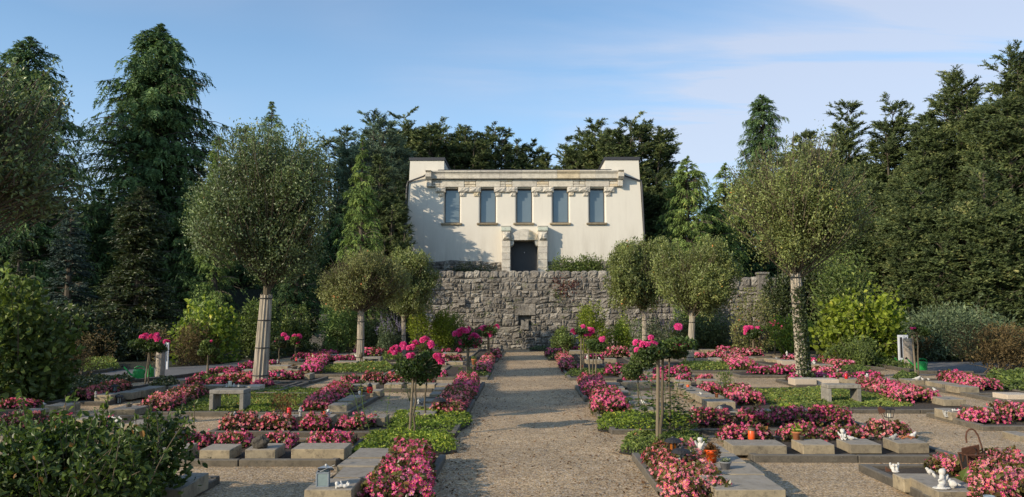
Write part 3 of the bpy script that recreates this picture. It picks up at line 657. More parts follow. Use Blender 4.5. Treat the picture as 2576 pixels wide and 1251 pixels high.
# ------------------------------------------------------------------ graves: kerbed beds, slabs, begonias, ground cover
KH=.085
def bed(x0,x1,y0,y1,ph,w=.09,soil=True,sides='fblr'):
    o=((x0+x1)/2,(y0+y1)/2,0); t=empty('grave_bed',o,f'dark kerbed grave bed {ph}','grave bed')
    g=Geo()
    def run(a,b,c,hor):
        L=b-a; n=max(1,int(round(L/1.15)))
        for k in range(n):
            p,q=a+k*L/n+.004,a+(k+1)*L/n-.004; h=KH+R.uniform(-.01,.008)
            if hor: g.add(*cbox(p,q,c+R.uniform(-.006,.006),c+w,-.05,h,.01))
            else: g.add(*cbox(c+R.uniform(-.006,.006),c+w,p,q,-.05,h,.01))
    if 'f' in sides: run(x0,x1,y0,True)
    if 'b' in sides: run(x0,x1,y1-w,True)
    if 'l' in sides: run(y0+w,y1-w,x0,False)
    if 'r' in sides: run(y0+w,y1-w,x1-w,False)
    g.build('kerb',M['kerb'],t,o)
    if soil:
        n=10; s=np.linspace(0,1,n)[:,None]*np.ones((1,n)); tt=s.T; zz=.045+R.uniform(-.012,.02,(n,n))
        g=Geo(); V=np.stack([x0+w+(x1-x0-2*w)*s,y0+w+(y1-y0-2*w)*tt,zz],-1).reshape(-1,3); idx=np.arange(n-1)[:,None]*n+np.arange(n-1)[None]
        g.add(V,np.stack([idx,idx+n,idx+n+1,idx+1],-1).reshape(-1,4)); g.build('soil',M['soil'],t,o)
    return t
def slab(u0,u1,vt,vb,dep,label,mat='slab',zb=KH-.005,h=None):
    if h is None: p=gp(u0,vb,zb); q=gp(u1,vb,zb); h=max(.05,at(u0,vt,p[1])[2]-zb)
    else: p=gp(u0,vt,zb+h); q=gp(u1,vt,zb+h)
    w=q[0]-p[0]
    g=Geo(); v,f=cbox(-w/2,w/2,0,dep,-.03,h,.007); v[:,2]+=(v[:,2]>0)*v[:,1]*R.uniform(0,.03); g.add(v+R.normal(size=v.shape)*.0015,f)
    v=g.v[0]; g.v[0]=rotz(v,R.uniform(-.025,.025)); o=((p[0]+q[0])/2,p[1],zb)
    s=g.build('grave_slab',M[mat]); s.location=o; return tag(s,label,'grave slab'),h+zb
def mound_eval(quad,H,rng):
    q=np.array([[*p[:2]] for p in quad]); 
    L1=np.linalg.norm(q[1]-q[0]); L2=np.linalg.norm(q[3]-q[0])
    nx,ny=max(1,int(round(L1/.24))),max(1,int(round(L2/.24)))
    cs=np.array([((i+.5+rng.uniform(-.25,.25))/nx,(j+.5+rng.uniform(-.25,.25))/ny,rng.uniform(.75,1.12)) for i in range(nx) for j in range(ny)])
    def f(s,t):
        p=(1-s)[:,None]*(1-t)[:,None]*q[0]+s[:,None]*(1-t)[:,None]*q[1]+s[:,None]*t[:,None]*q[2]+(1-s)[:,None]*t[:,None]*q[3]
        d=((s[:,None]-cs[None,:,0])*L1)**2+((t[:,None]-cs[None,:,1])*L2)**2
        b=(np.exp(-d/.022)*cs[None,:,2]).max(1)
        ex=np.minimum(np.minimum(s,1-s)*L1,np.minimum(t,1-t)*L2)/.16
        e=np.sqrt(np.clip(ex,0,1)*(2-np.clip(ex,0,1)))
        return p,H*(.12+.88*e)*(.62+.38*b)
    return f,L1,L2
def begonia(quad,H,label,petal='petal',z0=.045,dens=1.0,fl=1.0,sub=None):
    rng=np.random.default_rng(int(abs(hash((round(quad[0][0],2),round(quad[0][1],2))))%99999)) if False else np.random.default_rng(int(abs(quad[0][0]*977+quad[0][1]*131)*10)%99991)
    f,L1,L2=mound_eval(quad,H,rng); area=L1*L2+2*(L1+L2)*H*.7; c=np.mean([[*p[:2]] for p in quad],0); o=(c[0],c[1],z0); d=max(6,c[1])
    k=np.clip(d/11,1,3.2); t=empty('begonia_patch',o,label,'begonias')
    # dark core
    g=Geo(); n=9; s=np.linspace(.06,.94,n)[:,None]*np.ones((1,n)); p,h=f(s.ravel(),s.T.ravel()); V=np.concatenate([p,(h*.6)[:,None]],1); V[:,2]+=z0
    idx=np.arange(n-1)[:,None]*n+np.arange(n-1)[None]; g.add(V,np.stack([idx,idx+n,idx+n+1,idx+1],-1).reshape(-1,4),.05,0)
    nl=int(950*area*dens/k**1.5)+20; s,tt=rng.random(nl),rng.random(nl); p,h=f(s,tt); z=z0+h*(1-.75*rng.random(nl)**2.0)
    P=np.concatenate([p,z[:,None]],1)+rng.normal(size=(nl,3))*.015; out=np.stack([(s-.5)*1.4,(tt-.5)*1.4,np.full(nl,.7)],1)
    sz=.026*k**.75*rng.uniform(.7,1.25,nl)
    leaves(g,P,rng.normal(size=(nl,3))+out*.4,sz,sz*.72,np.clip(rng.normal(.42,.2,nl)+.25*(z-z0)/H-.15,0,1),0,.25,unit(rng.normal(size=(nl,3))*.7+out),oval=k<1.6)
    g.build('foliage',M['beg'],t,o)
    g=Geo(); nf=int(455*area*fl/k**1.12)+10; s,tt=rng.random(nf),rng.random(nf); p,h=f(s,tt); z=z0+h*(1-.5*rng.random(nf)**1.8)+.012
    C=np.concatenate([p,z[:,None]],1)+rng.normal(size=(nf,3))*.014; out=np.stack([(s-.5)*1.8-.25,(tt-.5)*1.8-.35,np.full(nf,.55)],1)
    N=unit(rng.normal(size=(nf,3))*.55+out); A=unit(np.cross(N,rng.normal(size=(nf,3)))); Bv=np.cross(N,A); r=(.0215*k**.55*rng.uniform(.65,1.3,nf))[:,None]
    tn=np.clip(rng.normal(.5,.22,nf)+.15*(h/H-.6),0,1)
    alt=rng.random(nf)<rng.uniform(.03,.28)
    if k<1.9:
        for (D,S,ln,wd) in((A,Bv,1.1,.85),(-A,Bv,1.1,.85),(Bv,A,.95,.55),(-Bv,A,.95,.55)):
            V=np.stack([C,C+D*r*ln*.65+S*r*wd*.62+N*r*.22,C+D*r*ln+N*r*.12,C+D*r*ln*.65-S*r*wd*.62+N*r*.22],1).reshape(-1,3)
            Vq=V.reshape(nf,4,3); tq=np.clip(tn+rng.normal(0,.06,nf),0,1)
            for mi,sel in((0,~alt),(2,alt)):
                if sel.any(): g.add(Vq[sel].reshape(-1,3),np.arange(sel.sum()*4).reshape(-1,4),np.repeat(tq[sel],4),mi)
        e=r*.26; C2=C+N*r*.22; V=np.stack([C2-A*e,C2-Bv*e,C2+A*e,C2+Bv*e],1).reshape(-1,3); g.add(V,np.arange(nf*4).reshape(-1,4),.5,1)
    else:
        V=np.stack([C-A*r+N*r*.3,C-Bv*r-N*r*.1,C+A*r+N*r*.3,C+Bv*r-N*r*.1],1).reshape(-1,3); Vq=V.reshape(nf,4,3)
        for mi,sel in((0,~alt),(2,alt)):
            if sel.any(): g.add(Vq[sel].reshape(-1,3),np.arange(sel.sum()*4).reshape(-1,4),np.repeat(tn[sel],4),mi)
    b=g.build('blossoms',[M[petal],M['eye'],M['salmon' if petal=='petal' else 'petal']],t,o); b['kind']='stuff'
    return t
def clump(u0,u1,vt,vb,dep,label,petal='petal',**k):
    a,b=gp(u0,vb,.05),gp(u1,vb,.05); Y=a[1]; Ym=Y+dep*.45
    H=np.clip(at((u0+u1)/2,vt,Ym)[2]-.045,.16,.48); a[0],b[0]=X(u0,Y+dep*.3),X(u1,Y+dep*.3)
    return begonia([(a[0],Y),(b[0],Y),(b[0],Y+dep),(a[0],Y+dep)],H*1.02,label,petal,**k)
def strip(f,b,H,label,petal='petal',**k):
    p=[gp(f[0],f[2],.05),gp(f[1],f[2],.05),gp(b[1],b[2],.05),gp(b[0],b[2],.05)]
    return begonia(p,H*.72,label,petal,**k)
def cover(pts,H,label,mat='fresh',name='ground_cover',dens=1.0,leaf=.022):
    """low leafy carpet inside a ground polygon"""
    P=np.array([gp(u,v)[:2] for u,v in pts]); lo,hi=P.min(0),P.max(0); area=(hi-lo).prod(); c=P.mean(0); k=np.clip(c[1]/11,1,3.5)
    n=int(1500*area*dens/k**1.5); Q=lo+(hi-lo)*R.random((n,2)); ins=np.zeros(n,bool); m=len(P); ed=np.full(n,9.)
    for i in range(m):
        a,b=P[i],P[(i+1)%m]; cond=((a[1]>Q[:,1])!=(b[1]>Q[:,1])); xi=(b[0]-a[0])*(Q[:,1]-a[1])/(b[1]-a[1]+1e-12)+a[0]; ins^=cond&(Q[:,0]<xi)
        ab=b-a; tt=np.clip(((Q-a)@ab)/(ab@ab),0,1); ed=np.minimum(ed,np.linalg.norm(Q-a-tt[:,None]*ab,axis=1))
    Q,ed=Q[ins],ed[ins]; n=len(Q)
    ph=R.uniform(0,6,4); bm=.65+.2*np.sin(Q[:,0]*9+ph[0])*np.sin(Q[:,1]*8+ph[1])+.15*np.sin(Q[:,0]*21+ph[2])*np.sin(Q[:,1]*19+ph[3])
    h=H*np.clip(ed/.12,.25,1)**.5*bm; z=h*(1-.6*R.random(n)**2)+.02
    g=Geo(); sz=leaf*k**.7*R.uniform(.6,1.35,n); W=np.concatenate([Q+R.normal(size=Q.shape)*.02,z[:,None]],1)
    pt=.5+.5*np.sin(Q[:,0]*2.3+ph[1])*np.sin(Q[:,1]*1.9+ph[2])
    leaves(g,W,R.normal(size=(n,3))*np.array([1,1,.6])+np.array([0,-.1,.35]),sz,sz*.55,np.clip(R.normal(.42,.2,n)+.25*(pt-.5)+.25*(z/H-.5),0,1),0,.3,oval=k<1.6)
    # soil under the carpet
    o=(c[0],c[1],0); g.add(np.concatenate([P,np.full((m,1),.014)],1),np.array([np.arange(m)]),.02,1)
    return tag(g.build(name,[M[mat],M['soil']],origin=o),label,None,None,'stuff')
ordn=['','second ','third ','fourth ','fifth ','sixth ']
def row(ph,slabs=(),dep=.42,order='from the left',mat='slab',zb=KH-.005,adj=None):
    out=[]
    for i,s in enumerate(slabs):
        a=(adj or {}).get(i,'weathered grey' if mat=='slab' else 'pale new')
        w=('leftmost' if order=='from the left' else 'nearest') if i==0 else (ordn[i]+order)
        m=s[4] if len(s)>4 else mat; dd=s[5] if len(s)>5 else dep
        lab=f'{a} grave slab, {w}, {ph}' if len(slabs)>1 else f'{a} grave slab {ph}'
        hh=None
        if order!='from the left':
            if i==0: p0=gp(s[0],s[3],zb); h0=min(.19,max(.08,at(s[0],s[2],p0[1])[2]-zb))
            else: hh=h0*R.uniform(.9,1.05)
            yc=gp(s[0],s[2],zb+h0)[1]
            if i+1<len(slabs): dd=min(dd,max(.25,gp(slabs[i+1][0],slabs[i+1][2],zb+h0)[1]-yc-.09))
        out.append(slab(*s[:4],dd,lab,m,zb,hh))
    return out
# ---- LEFT
PH=dict(a='in the strip beside the path, front left',b='in the front left row with the lava rock',c='in the second left row with the red candle',
 d='in the second strip left of the path',e='in the third strip left of the path',f='in the row left of the third strip',g='of the left stone bench bed',h='behind the left stone bench',
 i='right of the big left trunk',j='below the left watering cans',k='at the far left edge',l='just behind the dark rose bush',m='under the slim middle-left tree',n='at the bottom left corner')
bed(-2.12,-.93,6.6,9.9,PH['a'],sides='r')
SA=row(PH['a'],[(764,884,1232,1290),(838,985,1200,1212),(846,1000,1172,1183),(874,1010,1150,1157)],.58,'from the camera',zb=.07)
strip((890,1086,1290),(990,1090,1158),.40,'large bright pink begonia bed with bronze leaves beside the path, front left')
bed(-4.45,-2.16,9.38,11.0,PH['b'])
SB=row(PH['b'],[(395,462,1131,1153),(501,578,1132,1153),(616,693,1131,1151),(732,866,1130,1151)],.42)
for i,c in enumerate([(443,538,1088,1130),(553,640,1087,1130),(665,746,1088,1130),(779,896,1087,1128)]):
    clump(*c,.42,f'{["reddish","deep","bright","wide"][i]} pink begonias, {["leftmost","second","third","rightmost"][i]} patch behind the slabs with the lava rock')
cover([(886,1150),(1100,1148),(1150,1140),(1140,1108),(1090,1096),(930,1098)],.16,'yellow-green ground cover around the near left rose stems')
bed(-4.35,-3.16,6.3,8.45,PH['n'])
SN=row(PH['n'],[(405,456,1232,1262,'slab',.38),(420,479,1214,1246,'slab',.42)],.42,zb=.07)
clump(290,370,1170,1240,.5,'pink begonias glimpsed low through the dark rose bush')
bed(-4.56,-.95,11.6,13.25,PH['c'])
SC=row(PH['c'],[(598,668,1052,1068),(655,742,1051,1072),(770,832,1051,1070),(925,968,1051,1068)],.4)
for i,c in enumerate([(565,655,1037,1088),(655,741,1042,1088),(760,831,1040,1086),(851,885,1046,1084),(884,922,1040,1084),(928,954,1050,1074)]):
    clump(*c,.42,f'pink begonia clump, {["leftmost","second from left","third from left","fourth from left","fifth from left","rightmost small"][i]}, in the row with the red candle','salmon' if i in(0,1) else 'petal')
cover([(976,1090),(1040,1094),(1150,1092),(1185,1070),(1180,1048),(1080,1040),(990,1052)],.17,'bright green ground cover beside the path behind the near left roses')
bed(-2.0,-.95,13.6,16.2,PH['d'],sides='fr')
SD=row(PH['d'],[(1022,1092,1042,1054),(1036,1100,1024,1031),(1052,1110,1009,1014)],.5,'from the camera',zb=.07)
strip((1078,1166,1048),(1116,1196,996),.36,'salmon pink begonia bed around the dark lantern left of the path','salmon')
bed(-2.02,-.95,16.5,20.4,PH['e'],sides='fr')
SE=row(PH['e'],[(1080,1127,992,1000),(1088,1134,980,985),(1096,1140,970,974)],.55,'from the camera',zb=.07)
strip((1126,1198,1000),(1150,1206,962),.40,'rounded pink begonia bed beside the path left, behind the stepped slabs')
bed(-4.5,-2.06,18.4,20.2,PH['f'])
SF=row(PH['f'],[(853,903,970,981),(909,946,968,979),(966,1010,967,978),(1023,1094,967,978)],.42)
for i,c in enumerate([(860,906,945,968),(914,964,932,968),(969,1016,934,967),(1029,1094,950,966)]):
    clump(*c,.45,f'pink begonia clump, {["leftmost","second","third","rightmost"][i]} behind the four slabs beyond the red candle','salmon' if i else 'petal')
# bench bed left
bed(-7.2,-3.02,13.95,17.6,PH['g'])
row('along the left edge '+PH['g'],[(275,340,1030,1043)],.5)
SG=row('along the right edge '+PH['g'],[(825,872,1020,1034),(848,888,1008,1016),(866,906,1000,1006),(931,956,984,994)],.5,'from the camera')
strip((756,826,1036),(830,888,984),.36,'pink begonia strip right of the left bench, sloping toward the red lamp')
strip((338,420,1038),(455,525,992),.34,'shaded pink begonia strip left of the left stone bench','salmon')
cover([(420,1042),(876,1040),(756,1030),(800,1000),(820,985),(700,978),(560,985),(520,1000),(470,1020)],.08,'dark leafy ground cover around the left stone bench','cover')
cover([(620,1045),(690,1044),(690,1028),(620,1030)],.14,'yellow-green ground cover patch right of the left stone bench')
bed(-8.15,-5.45,18.1,20.5,PH['h'])
SH=row(PH['h'],[(422,504,972,985),(511,558,971,982),(560,608,973,982),(616,652,972,980,'paleslab')],.42,adj={3:'pale new'})
for i,c in enumerate([(467,515,951,972),(522,566,950,971),(560,644,938,968),(640,684,955,976)]):
    clump(*c,.5,f'shaded pink begonia clump, {["leftmost","second from left","large third","rightmost"][i]}, behind the left stone bench','shaded_magenta' if i<2 else 'petal')
bed(-9.2,-7.6,22.4,26.6,'around the small round rose tree, left')
clump(525,600,925,947,.9,'pink begonias beside the small round rose tree left'); clump(497,517,936,952,.5,'tiny pink begonia clump left of the small round rose tree')
clump(605,644,912,931,.9,'shaded pink begonias left of the wrapped big trunk','shaded_magenta')
row('before the small round rose tree',[(548,600,940,946),(600,640,932,938)],.6)
bed(-6.7,-5.4,20.6,22.3,PH['i'])
clump(672,721,931,957,.5,'bright pink begonia clump, left one right of the big trunk'); clump(722,765,934,956,.5,'shaded purple-pink begonia clump, right one right of the big trunk','shaded_magenta')
row(PH['i'],[(765,779,942,952),(712,750,930,938)],.5)
bed(-6.2,-5.62,18.9,20.4,'touching the big left trunk'); clump(646,684,957,977,.5,'shaded pink begonia clump touching the big left trunk','shaded_magenta')
bed(-9.3,-8.1,15.6,20.4,PH['j'])
SJ=row(PH['j'],[(237,278,994,1009),(290,332,988,997),(325,366,982,988),(350,392,977,984)],.5,'from the camera')
strip((170,234,1008),(285,335,978),.32,'shaded salmon begonia strip below the left watering cans','salmon')
bed(-11.2,-8.35,13.3,15.0,PH['k'])
row(PH['k'],[(0,28,1046,1062),(36,85,1036,1048),(112,168,1021,1034)],.45)
clump(10,95,1012,1030,.5,'dim red begonias among slabs at the far left edge','shaded_magenta')
bed(-8.2,-5.6,12.0,13.5,PH['l'])
clump(5,108,1038,1085,.6,'salmon begonias at far left above the dark rose bush','salmon'); clump(135,175,1040,1082,.5,'small red-pink begonia clump just above the dark rose bush','petal')
clump(262,284,1044,1080,.4,'tiny red begonia clump beside the white angel pair'); row(PH['l'],[(310,370,1066,1082),(180,250,1056,1076)],.45)
bed(-6.2,-3.95,23.0,28.8,PH['m'])
cover([(779,942),(972,942),(990,930),(975,917),(870,918),(820,928)],.16,'yellow-green ground cover under the slim middle-left tree','cover')
strip((748,806,942),(800,836,898),.36,'long pink begonia strip left of the slim middle-left tree')
row('left of the slim middle-left tree',[(714,750,930,941),(672,724,921,931)],.6)
# far left rows
bed(-8.4,-5.8,28.6,36,'far left before the dim steps')
for i,c in enumerate([(739,795,889,907,'petal'),(774,830,895,914,'petal'),(804,848,881,893,'shaded_magenta'),(834,866,896,912,'shaded_magenta'),(864,898,895,911,'shaded_magenta'),(669,694,907,920,'shaded_magenta')]):
    clump(*c[:4],.9,f'pink begonia clump, {["leftmost","second","farthest","fourth","rightmost","separate shaded left"][i]}, before the dim garden steps',c[4],fl=.9)
row('before the dim garden steps',[(826,871,893,902),(838,896,911,917)],.6)
bed(-7.0,-5.0,34,40,'behind the small far bench')
for i,c in enumerate([(884,916,878,891),(911,957,875,897),(948,976,878,891)]): clump(*c,1.0,f'pale pink begonia clump, {["left","middle","right"][i]} of three behind the small far bench','salmon',fl=.9)
row('behind the small far bench',[(880,912,890,895),(950,985,889,894)],.6)
bed(-3.1,-1.95,27.2,29.6,'far left of the path near the wall')
clump(1100,1130,892,912,.7,'pink begonia clump, left one beside the rose with many blooms','salmon'); clump(1129,1162,894,911,.7,'pink begonia clump, right one beside the rose with many blooms','salmon')
row('below the rose with many blooms',[(1125,1164,911,918),(1095,1122,914,919)],.5)
bed(-2.5,-.95,21.9,27.0,'beside the far path, left')
strip((1186,1232,942),(1215,1246,904),.36,'salmon begonia strip beside the far path, left','salmon'); clump(1106,1124,931,952,.5,'small pink begonia clump between the left rose trees','petal'); clump(1078,1105,934,951,.5,'dim pink begonia clump hidden behind the near left rose','shaded_magenta')
cover([(1165,950),(1230,951),(1236,941),(1180,938)],.2,'low green weeds below the far left begonia strip','shrub')
bed(-2.2,-.95,30,40.5,'at the left wall end of the path'); clump(1226,1260,877,903,1.2,'pale pink begonia mound at the left wall end of the path','salmon')
clump(1108,1136,878,888,1.0,'dim pink begonias near the wall, left one','shaded_magenta'); clump(1146,1162,877,886,1.0,'dim pink begonias near the wall, right one','shaded_magenta')
row('near the wall left',[(1112,1150,888,894),(1140,1168,898,904)],.6)
# ---- RIGHT
QH=dict(a='in the strip beside the path, front right',b='in the front right row with angels',c='at the bottom right corner',d='in the second right row with shaded flowers',e='in the second strip right of the path',
 f='in the third strip right of the path',g='in the row right of the third strip',h='of the right stone bench bed',i='above the iron crook lantern',j='at the far right edge',k='below the right watering cans',l='behind the right stone bench',m='left of the ivy trunk',n='under the slim right tree')
bed(1.33,2.60,6.6,10.0,QH['a'],sides='l')
TA=row(QH['a'],[(1800,1978,1232,1285),(1790,1924,1192,1203),(1780,1877,1163,1172),(1728,1838,1139,1147)],.62,'from the camera',zb=.07)
strip((1690,1862,1290),(1612,1770,1158),.36,'large salmon pink begonia bed beside the path, front right, around the lanterns','salmon',fl=.85)
cover([(1556,1142),(1600,1150),(1770,1140),(1776,1112),(1740,1098),(1580,1100)],.13,'dull green ground cover around the near right rose stem','cover')
bed(2.76,5.25,9.72,11.3,QH['b'])
TB=row(QH['b'],[(1843,1979,1121,1139),(2020,2099,1119,1138),(2139,2218,1118,1136),(2259,2337,1115,1135)],.44)
for i,c in enumerate([(1805,1931,1070,1112),(1956,2060,1070,1112),(2066,2170,1072,1110),(2176,2282,1058,1108)]):
    clump(*c,.42,f'pink and orange begonia patch, {["leftmost","second","third","rightmost"][i]} behind the slabs with angels','salmon' if i>1 else 'petal',fl=.8)
bed(3.78,6.4,6.3,9.2,QH['c'])
TC=row(QH['c'],[(2274,2384,1204,1232,'slab',.55),(2359,2482,1236,1275,'slab',.55)],.5,'from the left edge',zb=.06)
clump(2346,2421,1146,1200,.5,'salmon begonias left of the iron crook lantern','salmon',fl=.8); strip((2440,2640,1290),(2425,2580,1178),.36,'salmon begonias filling the bottom right corner','salmon',fl=.8)
clump(2555,2610,1152,1200,.4,'red begonia tip at the right picture edge','petal')
bed(1.3,5.3,11.95,13.5,QH['d'])
row(QH['d'],[(1834,1858,1037,1056),(1912,1950,1036,1052),(2012,2040,1036,1050)],.42)
for i,c in enumerate([(1730,1837,1027,1078),(1855,1932,1028,1076),(1936,2029,1022,1074),(2029,2131,1020,1075)]):
    clump(*c,.5,f'shaded purple-pink begonia mound, {["leftmost","second from left","third from left","rightmost"][i]}, in the second right row','shaded_magenta')
cover([(1503,1086),(1530,1090),(1740,1086),(1740,1062),(1650,1048),(1510,1045)],.17,'leafy green ground cover beside the path, right, around the thin rose stem','fresh')
bed(1.27,2.5,13.55,15.9,QH['e'],sides='fl')
TE=row(QH['e'],[(1593,1655,1031,1045),(1575,1640,1016,1022),(1575,1650,1004,1010)],.48,'from the camera',zb=.07)
strip((1490,1590,1047),(1480,1556,1000),.40,'vivid pink begonia bed beside the path right, nearer one')
bed(1.25,2.4,16.4,19.5,QH['f'],sides='fl')
TF=row(QH['f'],[(1534,1586,987,998),(1530,1572,977,981),(1526,1560,967,971)],.5,'from the camera',zb=.07)
strip((1468,1534,999),(1452,1516,964),.40,'vivid pink begonia bed beside the path right, farther one')
bed(2.45,4.75,18.9,20.6,QH['g'])
TG=row(QH['g'],[(1563,1637,961,973),(1646,1678,960,971),(1703,1738,960,971),(1759,1806,957,967)],.42)
for i,c in enumerate([(1566,1625,943,960),(1638,1676,944,964),(1700,1737,944,961),(1749,1792,942,963)]):
    clump(*c,.45,f'pink begonia clump, {["leftmost","second","third","rightmost"][i]} behind the slabs right of the third strip','shaded_magenta' if i==0 else 'petal')
# bench bed right
bed(3.52,8.35,14.55,18.9,QH['h'])
TH_=row('along the left edge '+QH['h'],[(1780,1850,1011,1025),(1762,1822,999,1009),(1738,1790,990,1000),(1722,1770,982,990),(1708,1752,976,982)],.5,'from the camera')
strip((1842,1925,1021),(1815,1880,990),.36,'bright pink begonia bed right of the stepped pale slabs'); clump(1762,1812,964,992,.8,'pink begonia patch left of the small potted succulent')
cover([(1940,1030),(2300,1030),(2290,1012),(2160,990),(2050,980),(1880,985),(1900,1000)],.085,'yellow-green ground cover around the right stone bench','cover')
cover([(1995,1034),(2170,1034),(2170,1020),(2000,1022)],.08,'deep green ivy at the foot of the right stone bench','shrub')
strip((2265,2372,1016),(2150,2215,972),.36,'long pink begonia strip right of the right stone bench'); row('at the right end '+QH['h'],[(2374,2429,1005,1018)],.5)
bed(7.0,10.6,12.4,14.1,QH['i'])
row(QH['i'],[(2392,2432,1037,1054),(2510,2580,1032,1042)],.55,adj={0:'angel-topped grey'})
clump(2416,2516,1028,1068,.6,'bright pink begonia patch, left one above the iron crook lantern'); clump(2508,2610,1014,1064,.7,'bright pink begonia patch, right one above the iron crook lantern')
bed(9.6,12.4,16.2,17.6,QH['j']); row(QH['j'],[(2533,2600,993,1006,'paleslab')],.5,adj={0:'pale new'})
row('alone on gravel right of the iron crook',[(2563,2600,1097,1112)],.4,zb=0)
bed(9.6,11.2,17.1,21.6,QH['k'])
TK=row(QH['k'],[(2411,2463,974,987),(2368,2412,966,976),(2340,2380,960,968),(2285,2325,957,966)],.55,'from the camera')
strip((2440,2528,985),(2352,2412,955),.36,'bright pink begonia strip below the right watering cans')
bed(6.7,9.7,19.6,21.4,QH['l'])
TL=row(QH['l'],[(1999,2054,954,967,'paleslab'),(2056,2111,955,966,'paleslab'),(2130,2170,954,965),(2190,2257,954,966)],.5,adj={0:'pale sandy',1:'pale sandy'})
for i,c in enumerate([(1982,2008,942,962),(2038,2080,938,956),(2076,2142,939,957),(2148,2210,936,953)]):
    clump(*c,.6,f'pink begonia clump, {["leftmost","second","third","rightmost"][i]} behind the slabs near the ivy trunk')
bed(6.1,7.95,22.7,24.6,QH['m'])
clump(1886,1936,922,943,.7,'dusky pink begonia clump, left one left of the ivy trunk','shaded_magenta'); clump(1936,1990,919,943,.7,'dusky pink begonia clump, right one left of the ivy trunk','shaded_magenta'); clump(1988,2010,915,940,.6,'salmon begonia clump touching the ivy trunk','salmon')
bed(5.1,7.2,24.5,30,QH['n'])
cover([(1695,930),(1735,936),(1880,936),(1850,924),(1800,912),(1720,912)],.16,'yellow-green ground cover under the slim right tree','cover')
strip((1838,1908,932),(1808,1858,896),.38,'broad salmon begonia strip right of the slim right tree','salmon')
bed(5.8,7.6,29.4,31.6,'between the slim right tree and salmon strip')
row('right of the slim right tree',[(1749,1781,903,912),(1785,1815,902,911,'paleslab')],.5,adj={1:'pale new'})
clump(1741,1779,888,905,.8,'salmon begonia clump, left one right of the slim tree','salmon'); clump(1780,1810,886,904,.8,'salmon begonia clump, right one right of the slim tree','salmon'); clump(1718,1732,889,903,.8,'pink begonia clump hidden behind the slim right tree')
bed(7.4,10.4,33.5,38,'far right before the dim shrubs'); clump(1804,1850,872,890,1.2,'bright pink begonias far right, left of the slender rose'); clump(1846,1912,876,896,1.2,'salmon begonias far right below the slender rose','salmon')
row('far right beyond the salmon strip',[(1764,1800,880,887),(1725,1760,884,889),(1868,1904,901,908),(1850,1890,912,918)],.7)
bed(8.4,9.9,27.4,30,'left of the ivy trunk far back'); row('left of the ivy trunk far back',[(1966,2007,908,917,'paleslab'),(1950,1970,905,911),(1934,1952,904,910)],.6,adj={0:'pale new'})
clump(1972,2010,891,908,.9,'salmon begonias behind the pale slab beside the ivy trunk','salmon')
bed(9.2,11.6,25.8,31,'right of the ivy trunk far back'); strip((2090,2157,927),(2056,2100,906),.32,'salmon begonia strip far right of the ivy trunk','salmon'); row('right of the ivy trunk far back',[(2039,2062,917,928),(2052,2096,919,926)],.7)
clump(2044,2105,924,943,.8,'dusky orange-pink begonias right of the ivy trunk','salmon'); clump(2036,2046,900,910,.8,'tiny begonia clump right of the ivy trunk')
bed(1.25,2.8,21.8,28.6,'beside the far path, right')
strip((1414,1458,936),(1394,1432,900),.42,'salmon begonia strip beside the far path, right','salmon',fl=.9); cover([(1420,951),(1530,951),(1530,940),(1430,938)],.2,'low green weeds below the far right begonia strip','shrub')
clump(1520,1590,916,947,.7,'dusky pink begonia mound behind the thin right rose','shaded_magenta'); clump(1646,1690,922,946,.8,'shaded purple begonia mound behind the near right rose, left','shaded_magenta'); clump(1690,1734,921,946,.8,'shaded purple begonia mound behind the near right rose, right','shaded_magenta')
bed(1.3,2.4,30,40.5,'at the right wall end of the path'); clump(1371,1416,877,898,1.4,'pink begonia mound at the right wall end of the path'); cover([(1378,908),(1412,908),(1410,896),(1374,896)],.25,'dark green tuft between the two far right begonia beds','dark')
bed(2.3,4.1,28.5,33,'around the white figure far right of the path'); row('around the white figure far right of the path',[(1473,1515,906,914),(1524,1551,903,912)],.6)
clump(1473,1516,891,906,.9,'pink begonias beside the white figure far right'); clump(1516,1580,872,902,1.2,'tall salmon begonia mound far right of the path','salmon'); clump(1433,1464,873,883,1.2,'shaded pink begonias against the wall right of the path','shaded_magenta')
row('against the wall right of the path',[(1434,1466,883,890)],.7)
# darker ivy and low hedges around the plaza edge
cover([(0,1010),(120,1005),(260,985),(345,960),(240,958),(0,955)],.22,'dark ivy carpet at the left edge below the shrubs','dark',leaf=.03)
cover([(206,944),(300,932),(288,915),(205,920)],.35,'pale yellow-green low hedge left of the watering cans','cover','low_hedge',1.6)
cover([(365,985),(440,985),(450,962),(400,960)],.22,'dark low plants right of the left standard rose','dark')
cover([(500,965),(560,955),(540,948),(470,958)],.16,'small green tufts left of the round rose tree','shrub')
cover([(640,916),(820,882),(760,872),(600,892)],.45,'low dim hedge before the left steps','dark','low_hedge',1.3)
cover([(960,914),(1010,908),(1010,896),(960,897)],.3,'green weeds right of the small far bench','shrub')
cover([(2145,918),(2240,930),(2300,940),(2290,918),(2200,905),(2110,898)],.35,'green ivy before the brown shrub right','shrub')
cover([(2235,965),(2300,968),(2310,950),(2260,946)],.22,'dark green low plants left of the right angels','shrub')
cover([(2320,912),(2460,912),(2470,890),(2330,890)],.5,'dark leafy carpet behind the right watering cans','dark',leaf=.03)
cover([(2510,985),(2620,1000),(2640,950),(2480,955)],.35,'leafy green carpet at the right picture edge','shrub',leaf=.03)
cover([(2110,935),(2170,948),(2190,935),(2130,925)],.22,'low leafy plants right of the ivy trunk','shrub')
cover([(1740,884),(1960,890),(2050,880),(1900,862),(1740,866)],.6,'green shrubby carpet before the right steps','shrub','low_hedge')
cover([(1330,884),(1384,884),(1384,877),(1345,877)],.2,'grey-green tuft at the right foot of the wall','jun')
